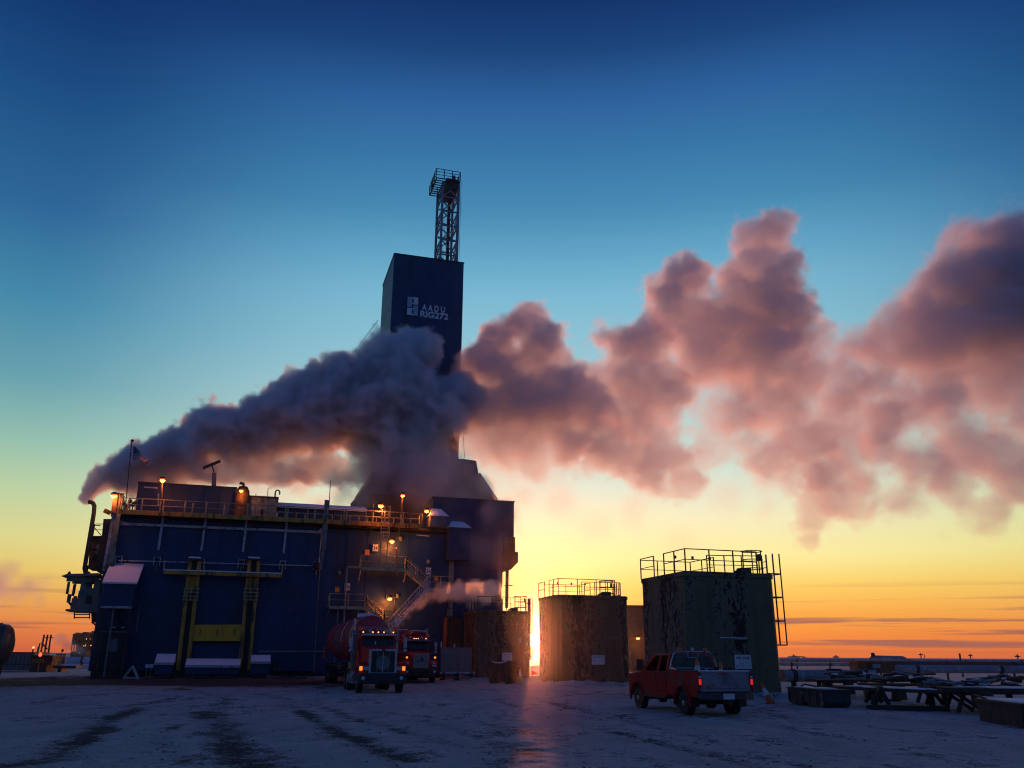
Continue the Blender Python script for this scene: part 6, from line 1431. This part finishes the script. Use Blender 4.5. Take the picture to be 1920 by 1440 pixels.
bp2 = MB(sf).box(sx0, sx1, -.06, -.02, sz0, sz1).build('plate', M_signdull, o)
wS = sx1 - sx0; hS = sz1 - sz0; xm = (sx0 + sx1) / 2
text('SPEED', sf.w(sx0 + wS * .14, -.066, sz1 - hS * .2), sf.e1, hS * .16, M_black, bp2, width=wS * .72)
text('LIMIT', sf.w(sx0 + wS * .2, -.066, sz1 - hS * .38), sf.e1, hS * .16, M_black, bp2, width=wS * .6)
text('5', sf.w(sx0 + wS * .3, -.066, sz0 + hS * .08), sf.e1, hS * .66, M_black, bp2, 'numeral', width=wS * .4)
MB(sf).box(sx0 + .01, sx1 - .01, -.064, -.0605, sz1 - .04, sz1 - .01).build('plate_border', M_black, bp2)
MB(sf).bar((xm + .05, 0, 0), (xm + .05, 0, sz1 + .25), .1).build('post', M_dark, o); MB(sf).lathe((xm + .05, 0, sz1 + .2), [(.04, 0), (.13, .08), (.13, .2), (.02, .32)], n=10).build('finial', M_dark, o)
pipeline('upper pale blue snow covered pipeline left of the rig', 96, 215, 1238, 125, .95, M_snowpipe, sup=12)
pipeline('lower pale blue snow covered pipeline left of the rig', 92, 215, 1251.5, 112, .8, M_snowpipe, sup=12)
# distant plant in its own steam
Y = 330; o = thing('distant_plant', 'far dark plant with small lights in drifting steam left of the rig', 'plant', tuple(Vector((atY(150, 1230, Y).x, Y, 0))))
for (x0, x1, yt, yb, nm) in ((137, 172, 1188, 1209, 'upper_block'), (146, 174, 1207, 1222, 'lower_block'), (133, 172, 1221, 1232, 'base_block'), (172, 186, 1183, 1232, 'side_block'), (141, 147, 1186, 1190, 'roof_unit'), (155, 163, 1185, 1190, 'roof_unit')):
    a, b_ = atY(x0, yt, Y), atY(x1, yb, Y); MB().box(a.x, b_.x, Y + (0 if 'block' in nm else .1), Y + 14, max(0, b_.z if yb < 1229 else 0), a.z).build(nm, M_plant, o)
for k in range(8): a, b_ = atY(138 + k * 4.4, 1189, Y), atY(138 + k * 4.4, 1220, Y); MB().box(a.x, a.x + .35, Y - .2, Y, b_.z, a.z).build('frame_column', M_dark, o)
for (x, y, r) in ((162, 1198, .2), (169, 1198, .13), (157, 1211, .18), (159.8, 1211, .18), (161, 1208, .13), (170.5, 1210, .22), (149, 1224, .12)): c = atY(x, y, Y - 1); MB().lathe(c, [(.05, -r), (r, 0), (.05, r)], n=10).build('lamp_globe', M_plantglow, o)
o = thing('ground_lamp', 'tiny bright lamp low on the snow just left of the speed sign', 'lamp', tuple(atY(103, 1231, 160))); MB().lathe(atY(103, 1231, 160), [(.05, -.12), (.14, 0), (.05, .12)], n=10).build('lamp_globe', M_glow2, o); MB().bar(Vector((atY(103, 1231, 160).x, 160, 0)), atY(103, 1231, 160), .06).build('pole', M_dark, o)

# ------------------------------------------------------------------ steam: density grids made by geometry nodes
def vol_mat(name, col, aniso, dens):
    m = bpy.data.materials.new(name); m.use_nodes = True; q = NT(m.node_tree); q.n.clear()
    at = q.add('ShaderNodeAttribute', attribute_name='density')
    pv = q.add('ShaderNodeVolumePrincipled', {'Color': (*col, 1), 'Density': q.math('MULTIPLY', at.outputs['Fac'], dens), 'Anisotropy': aniso})
    pv.inputs['Density Attribute'].default_value = ''
    q.add('ShaderNodeOutputMaterial', {1: pv.outputs[0]})
    return m

def puff_field(mn, mx, h, puffs, k=0.22):
    """puffs: (x, y, z, r, density, depth stretch). value 1 at a puff's centre, 0 at its surface, smooth union"""
    n = [int(math.ceil((b - a) / h)) + 1 for a, b in zip(mn, mx)]
    X, Y, Z = np.meshgrid(*[mn[i] + np.arange(n[i]) * h for i in range(3)], indexing='ij')
    f = np.full(X.shape, -1.5); dn = np.zeros(X.shape); wsum = np.full(X.shape, 1e-6)
    for (x, y, z, r, d, sy) in puffs:
        lo = [max(0, int((c - mn[i] - r * 2.6 * (sy if i == 1 else 1)) / h)) for i, c in enumerate((x, y, z))]
        hi = [min(n[i], int((c - mn[i] + r * 2.6 * (sy if i == 1 else 1)) / h) + 2) for i, c in enumerate((x, y, z))]
        if any(a >= b for a, b in zip(lo, hi)): continue
        sl_ = tuple(slice(a, b) for a, b in zip(lo, hi))
        dd = np.sqrt((X[sl_] - x) ** 2 + ((Y[sl_] - y) / sy) ** 2 + (Z[sl_] - z) ** 2) / r
        v = 1 - dd; a = f[sl_]
        hmx = np.clip(0.5 + 0.5 * (a - v) / k, 0, 1)
        f[sl_] = v * (1 - hmx) + a * hmx + k * hmx * (1 - hmx)
        wt = np.exp(-3.0 * dd ** 2); dn[sl_] += wt * d; wsum[sl_] += wt
    return n, f, dn / wsum

def plume(name, label, puffs, mn, mx, voxel, h, material, warp=1.2, wscale=0.22, amp=0.75, nscale=0.35, detail=5.0, edge=0.25, billow=0.5, bscale=0.5, seed=0.0, rough=0.58, k=0.22, stretch=(1, 1, 1)):
    n, f, dn = puff_field(mn, mx, h, puffs, k)
    N = n[0] * n[1] * n[2]
    me = bpy.data.meshes.new(name); me.vertices.add(N)     # a lattice of points that carries the plume's large shape
    co = np.zeros((N, 3), np.float32); me.vertices.foreach_set('co', co.ravel())
    for nm, arr in (('shape', f), ('dens', dn)):
        a = me.attributes.new(nm, 'FLOAT', 'POINT'); a.data.foreach_set('value', arr.astype(np.float32).ravel())
    o = bpy.data.objects.new(name, me); COL.objects.link(o)
    ng = bpy.data.node_groups.new(name, 'GeometryNodeTree')
    ng.interface.new_socket('Geometry', in_out='INPUT', socket_type='NodeSocketGeometry')
    ng.interface.new_socket('Geometry', in_out='OUTPUT', socket_type='NodeSocketGeometry')
    q = NT(ng); gi = q.add('NodeGroupInput'); go = q.add('NodeGroupOutput')
    pos = q.add('GeometryNodeInputPosition').outputs[0]
    sh = q.vmath('ADD', pos, (seed, seed * 1.7, seed * 0.3))
    wn = q.add('ShaderNodeTexNoise', {'Vector': sh, 'Scale': wscale, 'Detail': 3.0, 'Roughness': 0.55})
    wv = q.vmath('MULTIPLY', q.vmath('SUBTRACT', wn.outputs['Color'], (0.5, 0.5, 0.5)), (warp * 2,) * 3)
    p2 = q.vmath('ADD', pos, wv)
    g = q.vmath('MULTIPLY', q.vmath('SUBTRACT', p2, tuple(mn)), (1 / h,) * 3)
    fl = q.vmath('FLOOR', g); fr = q.vmath('FRACTION', g)
    sF = q.add('ShaderNodeSeparateXYZ', {0: fl}).outputs; sf = q.add('ShaderNodeSeparateXYZ', {0: fr}).outputs
    cx = [[q.math('MINIMUM', q.math('MAXIMUM', q.math('ADD', sF[i], float(k)), 0.0), float(n[i] - 1)) for k in (0, 1)] for i in range(3)]
    def samp(attr):
        na = q.add('GeometryNodeInputNamedAttribute', {0: attr}, data_type='FLOAT').outputs[0]
        vals = {}
        for i in (0, 1):
            xi = q.math('MULTIPLY', cx[0][i], float(n[1] * n[2]))
            for j in (0, 1):
                xj = q.math('MULTIPLY_ADD', cx[1][j], float(n[2]), xi)
                for k in (0, 1):
                    idx = q.math('ADD', xj, cx[2][k])
                    ii = q.add('FunctionNodeFloatToInt', {0: idx}, rounding_mode='ROUND').outputs[0]
                    si = q.n.new('GeometryNodeSampleIndex'); si.data_type = 'FLOAT'; si.domain = 'POINT'
                    q.l.new(gi.outputs[0], si.inputs[0]); q.l.new(na, si.inputs[1]); q.l.new(ii, si.inputs[2])
                    vals[i, j, k] = si.outputs[0]
        def lp(a, b, t): return q.math('MULTIPLY_ADD', q.math('SUBTRACT', b, a), t, a)
        yz = [[lp(vals[i, j, 0], vals[i, j, 1], sf[2]) for j in (0, 1)] for i in (0, 1)]
        xx = [lp(yz[i][0], yz[i][1], sf[1]) for i in (0, 1)]
        return lp(xx[0], xx[1], sf[0])
    base = samp('shape'); dd = samp('dens')
    n1 = q.add('ShaderNodeTexNoise', {'Vector': q.vmath('MULTIPLY', sh, stretch), 'Scale': nscale, 'Detail': detail, 'Roughness': rough})
    nv = q.math('MULTIPLY', q.math('SUBTRACT', n1.outputs[0], 0.5), amp * 2)
    tot = q.math('ADD', base, nv)
    if billow:
        vo = q.add('ShaderNodeTexVoronoi', {'Vector': q.vmath('ADD', sh, wv), 'Scale': bscale, 'Detail': 1.0, 'Roughness': 0.5}, feature='F1', normalize=True)
        tot = q.math('ADD', tot, q.math('MULTIPLY', q.math('SUBTRACT', 0.4, vo.outputs['Distance']), billow))
    den = q.maprange(tot, 0.0, edge, 0.0, 1.0, 'SMOOTHSTEP')
    den = q.math('MULTIPLY', den, dd)
    vc = q.add('GeometryNodeVolumeCube', {'Density': den, 'Background': 0.0, 'Min': tuple(mn), 'Max': tuple(mx),
               'Resolution X': int((mx[0] - mn[0]) / voxel), 'Resolution Y': int((mx[1] - mn[1]) / voxel), 'Resolution Z': int((mx[2] - mn[2]) / voxel)})
    sm = q.add('GeometryNodeSetMaterial', {0: vc.outputs[0], 'Material': material}); q.l.new(sm.outputs[0], go.inputs[0])
    md = o.modifiers.new('steam', 'NODES'); md.node_group = ng; md.show_viewport = False
    me.materials.append(material)
    tag(o, label, 'steam', None, 'stuff')
    return o

# ------------------------------------------------------------------ the plumes
def PF(rows):
    out = []
    for (x, y, Y, rp, d) in rows:
        p = atY(x, y, Y); depth = (p - CAMP).length
        out.append((p.x, p.y, p.z, rp * depth / F_PX / 1.04, d, 1.25))
    return out
def bounds(pf, pad=1.3):
    mn = [min(p[i] - p[3] * pad * (1.2 if i == 1 else 1) for p in pf) for i in range(3)]
    mx = [max(p[i] + p[3] * pad * (1.2 if i == 1 else 1) for p in pf) for i in range(3)]
    return mn, mx
A = [(164, 936, 77, 11, 2.4), (172, 925, 77, 14, 2.4), (185, 912, 77, 19, 2.2), (203, 900, 77, 23, 2), (228, 885, 77.5, 30, 2), (255, 872, 78, 36, 1.8), (285, 858, 78, 36, 1.6), (262, 895, 78, 26, 1.2),
     (320, 852, 79, 42, 1.5), (310, 885, 79, 36, 1.2), (360, 838, 79, 46, 1.4), (370, 875, 79, 34, 1.0), (395, 800, 80, 44, 1.4), (430, 815, 80, 52, 1.3), (480, 768, 80, 30, 1.2), (485, 810, 81, 55, 1.2),
     (440, 850, 81, 34, .9), (545, 785, 82, 62, 1.2), (560, 735, 82, 42, 1.2), (590, 715, 82, 34, 1.2), (610, 775, 83, 72, 1.1), (640, 705, 83, 46, 1.2), (650, 765, 84, 74, 1.1), (530, 825, 82, 34, .8), (600, 830, 83, 30, .6),
     (700, 700, 83, 45, 1.1), (710, 770, 84, 80, 1.0), (745, 690, 84, 66, 1.1), (772, 655, 84, 42, 1.2), (798, 655, 84, 32, 1.1), (690, 825, 84, 42, .7), (780, 760, 84, 66, 1.0), (790, 815, 84, 60, .7), (740, 840, 84, 60, .6), (825, 780, 84, 55, .8), (842, 735, 85, 40, 1.0), (870, 745, 86, 42, .9),
     (400, 884, 80.5, 20, .5), (430, 886, 81, 24, .6), (455, 882, 81.5, 26, .6), (480, 884, 82, 28, .6), (505, 880, 82, 28, .6), (530, 884, 82, 28, .6), (555, 882, 82.5, 28, .55), (580, 884, 83, 29, .5), (605, 882, 83, 28, .5), (630, 886, 83, 28, .45), (655, 886, 83.5, 30, .4), (680, 885, 84, 32, .4), (380, 880, 80, 18, .5), (470, 862, 82, 20, .25), (540, 862, 82, 20, .25), (610, 862, 82, 22, .25), (670, 858, 83, 24, .25)]
B = [(878, 695, 88, 34, 1.0), (905, 670, 88, 26, .9), (925, 700, 88, 50, .8), (945, 640, 89, 40, .8), (985, 605, 90, 34, .8), (1010, 650, 90, 46, .8), (1058, 612, 90, 12, .5), (1050, 675, 90, 32, .6), (1085, 690, 90, 18, .4),
     (900, 760, 88, 56, .7), (965, 740, 89, 66, .7), (1030, 745, 90, 66, .65), (935, 815, 89, 50, .3), (1000, 820, 90, 56, .32), (890, 830, 88, 36, .2), (1075, 800, 91, 60, .5), (1060, 850, 91, 36, .22), (1120, 770, 92, 55, .5),
     (1145, 650, 92, 30, .5), (1185, 640, 92, 44, .7), (1225, 650, 93, 36, .6), (1180, 700, 93, 52, .5), (1255, 540, 94, 44, .7), (1295, 525, 94, 34, .7), (1270, 590, 94, 44, .6), (1310, 580, 94, 34, .5), (1265, 500, 94, 18, .5),
     (1410, 450, 96, 34, .5), (1450, 432, 96, 34, .6), (1483, 418, 96, 20, .4), (1405, 500, 96, 34, .45), (1380, 545, 96, 42, .5), (1445, 550, 97, 56, .6), (1495, 590, 97, 42, .6), (1430, 620, 97, 62, .55), (1500, 630, 98, 34, .5),
     (1350, 600, 96, 44, .5), (1330, 670, 95, 52, .4), (1255, 730, 94, 52, .42), (1195, 790, 93, 50, .42), (1310, 740, 95, 34, .15), (1140, 840, 92, 46, .4), (1190, 870, 93, 38, .4), (1110, 875, 92, 24, .3),
     (1250, 860, 94, 50, .3), (1285, 905, 94, 34, .25), (1330, 840, 95, 36, .12), (1385, 770, 96, 50, .3), (1430, 700, 97, 50, .35), (1400, 830, 96, 40, .2), (1470, 750, 98, 54, .35), (1490, 840, 98, 48, .25), (1545, 790, 99, 44, .25),
     (1535, 880, 99, 50, .32), (1570, 930, 99, 40, .25), (1520, 975, 99, 32, .2), (1516, 1015, 99, 20, .22), (1600, 950, 100, 32, .16), (1560, 690, 100, 36, .15)]
Cc = [(1900, 710, 107, 60, .3), (1840, 720, 106, 60, .3), (1770, 740, 105, 55, .3), (1930, 780, 107, 55, .25), (1860, 660, 106, 55, .4), (1880, 500, 106, 60, .8), (1900, 600, 106, 60, .8), (1590, 690, 101, 40, .3), (1625, 650, 102, 40, .3), (1575, 740, 101, 36, .25), (1640, 720, 103, 46, .3), (1870, 450, 106, 50, .5), (1800, 500, 106, 50, .5), (1900, 540, 106, 70, .6), (1820, 580, 106, 60, .5), (1740, 600, 105, 50, .45), (1910, 480, 106, 66, .4), (1840, 490, 106, 58, .4), (1780, 530, 105, 60, .4), (1725, 560, 105, 48, .35), (1685, 620, 104, 54, .33), (1650, 680, 103, 52, .3), (1612, 730, 102, 40, .2), (1755, 640, 105, 82, .35), (1850, 590, 106, 90, .42),
      (1935, 570, 107, 80, .5), (1900, 660, 107, 44, .2), (1700, 760, 104, 62, .24), (1655, 845, 103, 46, .2), (1725, 870, 104, 58, .24), (1795, 830, 105, 60, .22), (1860, 850, 106, 50, .24), (1905, 900, 107, 56, .22), (1790, 920, 105, 50, .2),
      (1850, 950, 106, 40, .15), (1760, 1010, 105, 20, .1), (1700, 940, 104, 42, .13), (1630, 920, 102, 44, .16), (2000, 480, 108, 90, .4), (2010, 620, 108, 80, .3), (2020, 820, 108, 90, .15)]
BX = [(1440, 480, 96, 40, .5), (1425, 510, 96, 40, .5), (1290, 620, 95, 50, .4), (1180, 760, 93, 50, .4), (1240, 800, 94, 45, .12), (1370, 650, 96, 60, .4), (1300, 690, 95, 45, .2), (1350, 780, 96, 40, .1), (1420, 780, 97, 44, .15), (1480, 690, 98, 55, .35), (1540, 640, 98, 26, .3), (1450, 860, 97, 45, .22), (1580, 850, 100, 40, .25), (1590, 760, 101, 45, .2), (1640, 790, 102, 45, .25), (1130, 720, 92, 40, .4), (1090, 760, 91, 45, .5), (955, 855, 89, 38, .16), (1010, 872, 90, 32, .15), (905, 850, 89, 30, .15), (1220, 890, 93, 30, .3)]
B += BX
V = [(925, 868, 90, 34, .10), (965, 880, 90, 36, .09), (1010, 890, 91, 36, .08), (1050, 900, 92, 34, .06), (905, 845, 89, 30, .12), (975, 925, 92, 42, .05), (1050, 935, 93, 50, .045), (1120, 985, 94, 50, .04), (1090, 1030, 94, 36, .025), (1190, 950, 95, 50, .03), (1280, 1010, 96, 50, .02), (930, 900, 91, 34, .05),
     (1350, 930, 97, 50, .04), (1430, 900, 98, 50, .05), (1440, 960, 98, 46, .04)]
# veil of thin steam that drifts over the tower foot and the roofs
W = [(958, 968, 79.5, 17, .16), (950, 945, 79.5, 18, .14), (966, 1000, 79.5, 12, .10), (940, 1010, 76.2, 22, .09), (915, 960, 76, 34, .10), (890, 1020, 76, 34, .09), (880, 885, 79, 30, .14), (845, 870, 79, 36, .14), (905, 915, 79, 34, .12), (820, 900, 78, 44, .14), (930, 950, 78, 30, .08), (760, 920, 78, 40, .1), (720, 880, 80, 60, .16), (780, 880, 80, 70, .2), (840, 880, 80, 60, .18), (800, 940, 79, 60, .14), (860, 950, 79, 60, .13), (900, 990, 79, 50, .1), (880, 1050, 79, 46, .09), (700, 930, 79, 40, .1), (640, 930, 79, 30, .06), (740, 1000, 78.5, 30, .04),
     (560, 900, 88, 40, .08), (480, 915, 88, 36, .07), (640, 915, 88, 40, .07), (600, 940, 88, 36, .06), (520, 940, 88, 34, .05), (920, 1030, 78, 34, .08), (860, 1000, 78, 44, .09), (330, 1050, 76.5, 24, .05), (370, 1085, 76.5, 22, .04), (560, 1060, 77, 24, .03), (450, 1040, 76.5, 22, .03), (230, 1100, 75.5, 16, .05), (640, 1000, 77, 30, .03)]
steam_white = vol_mat('steam', (0.975, 0.975, 0.98), 0.5, 1.0)
steam_dense = vol_mat('dense_steam', (0.972, 0.978, 0.988), 0.35, 1.6)
steam_grey = vol_mat('grey_steam', (0.90, 0.915, 0.95), 0.4, 1.3)
steam_loose = vol_mat('loose_steam', (0.955, 0.958, 0.975), 0.45, 1.05)
for i_, q_ in enumerate(B): B[i_] = (q_[0], q_[1], q_[2], q_[3] * 1.12, q_[4])
W = [(a, b, c, d, e * 4.2) for a, b, c, d, e in W]; V = [(a, b, c, d, e * 2.2) for a, b, c, d, e in V]
pa = PF(A); pb = PF(B); pc = PF(Cc); pw = PF(W); pv = PF(V)
SP = SPEED if 'SPEED' in globals() else 1.0
mn, mx = bounds(pa); plume('steam_plume', 'dense blue grey steam rolling from the bent exhaust pipe across the foot of the tower', pa, mn, mx, 0.17 * SP, 0.5, steam_dense, warp=1.0, wscale=0.35, amp=0.95, nscale=0.38, detail=7.0, edge=0.24, billow=0.9, bscale=0.6, rough=0.66)
mn, mx = bounds(pb); plume('steam_plume', 'billowing pink edged steam clouds between the tower and the biggest tank', pb, mn, mx, 0.22 * SP, 0.7, steam_loose, warp=1.7, wscale=0.22, amp=1.5, nscale=0.25, detail=8.0, edge=0.36, billow=0.7, bscale=0.42, seed=5.0, rough=0.68, k=0.5, stretch=(0.8, 1.0, 1.0))
mn, mx = bounds(pc); plume('steam_plume', 'broad dark mauve steam cloud drifting out at the right picture edge', pc, mn, mx, 0.3 * SP, 0.9, steam_grey, warp=2.6, wscale=0.16, amp=1.7, nscale=0.19, detail=8.0, edge=0.7, billow=0.4, bscale=0.35, seed=8.0, rough=0.72, k=0.5, stretch=(0.72, 1.0, 1.0))
mn, mx = bounds(pw); plume('steam_veil', 'thin grey steam veiling the roofs and wall at the tower foot', pw, mn, mx, 0.4 * SP, 0.6, steam_white, warp=1.6, wscale=0.2, amp=0.9, nscale=0.25, edge=1.0, billow=0.0, seed=9.0)
mn, mx = bounds(pv); plume('steam_veil', 'faint orange lit steam in the yellow sky above the tanks', pv, mn, mx, 0.6 * SP, 0.8, steam_white, warp=2.4, wscale=0.12, amp=1.0, nscale=0.14, edge=1.0, billow=0.0, seed=3.0)

# a jet of steam crossing the slot added in the rig's right wing, low steam far left, steam round the far plant
J = [(748, 1172, 68.0, 8, 2.0), (761.5, 1157.0, 68.5, 10.0, 1.9), (775, 1142, 69, 12, 1.8), (787.5, 1132.0, 69.5, 13.0, 1.8), (800, 1122, 70.0, 14, 1.8), (811.0, 1118.0, 70.2, 14.5, 2.0), (822, 1114, 70.5, 15, 2.2), (834.0, 1112.0, 70.8, 15.5, 2.4), (846, 1110, 71.0, 16, 2.6), (856.0, 1110.0, 71.2, 16.5, 2.9), (866, 1110, 71.3, 17, 3.2), (875.0, 1109.5, 71.4, 17.0, 3.2), (884, 1109, 71.6, 17, 3.2), (893.0, 1109.5, 71.8, 17.0, 3.2), (902, 1110, 72.0, 17, 3.2), (911.0, 1109.5, 72.2, 16.5, 3.1), (920, 1109, 72.3, 16, 3.0), (929.0, 1107.5, 72.7, 14.0, 2.6), (938, 1106, 73, 12, 2.2), (880, 1132, 73.5, 14, 1.0), (905, 1130, 74, 16, 0.8), (935, 1126, 74.3, 14, 0.7)]
Lf = [(20, 1075, 300, 24, .06), (55, 1095, 300, 26, .08), (-20, 1100, 300, 34, .10), (85, 1085, 300, 22, .05), (30, 1115, 300, 22, .07), (75, 1120, 300, 20, .04), (118, 1192, 320, 13, .14), (108, 1200, 320, 11, .12), (128, 1205, 320, 12, .12), (140, 1214, 322, 10, .2), (150, 1222, 322, 11, .2), (165, 1226, 322, 10, .2), (158, 1216, 324, 8, .2)]
pj = PF(J); pl = PF(Lf)
mn, mx = bounds(pj); plume('steam_jet', 'thin jet of steam blowing right across the rig wing, orange where the low sun catches it', pj, mn, mx, 0.14 * SP, 0.35, steam_white, warp=.7, wscale=0.7, amp=1.3, nscale=0.8, detail=6.0, edge=1.0, billow=0.0, seed=21.0, rough=.65, k=.9)
mn, mx = bounds(pl); plume('far_steam', 'low smudges of far steam drifting over the left horizon', pl, mn, mx, 1.1 * SP, 2.0, steam_dense, warp=5, wscale=0.04, amp=0.9, nscale=0.07, edge=0.8, billow=0.0, seed=31.0)
# thin haze box added to spread the low sun's glow over the tanks
hm = bpy.data.materials.new('haze'); hm.use_nodes = True; q = NT(hm.node_tree); q.n.clear()
pv_ = q.add('ShaderNodeVolumePrincipled', {'Color': (0.95, 0.95, 0.97, 1), 'Density': 0.00013, 'Anisotropy': 0.96}); q.add('ShaderNodeOutputMaterial', {1: pv_.outputs[0]})
hb_ = MB().box(-260, 300, -30, 460, -1.0, 75).build('haze', hm); hb_['kind'] = 'stuff'
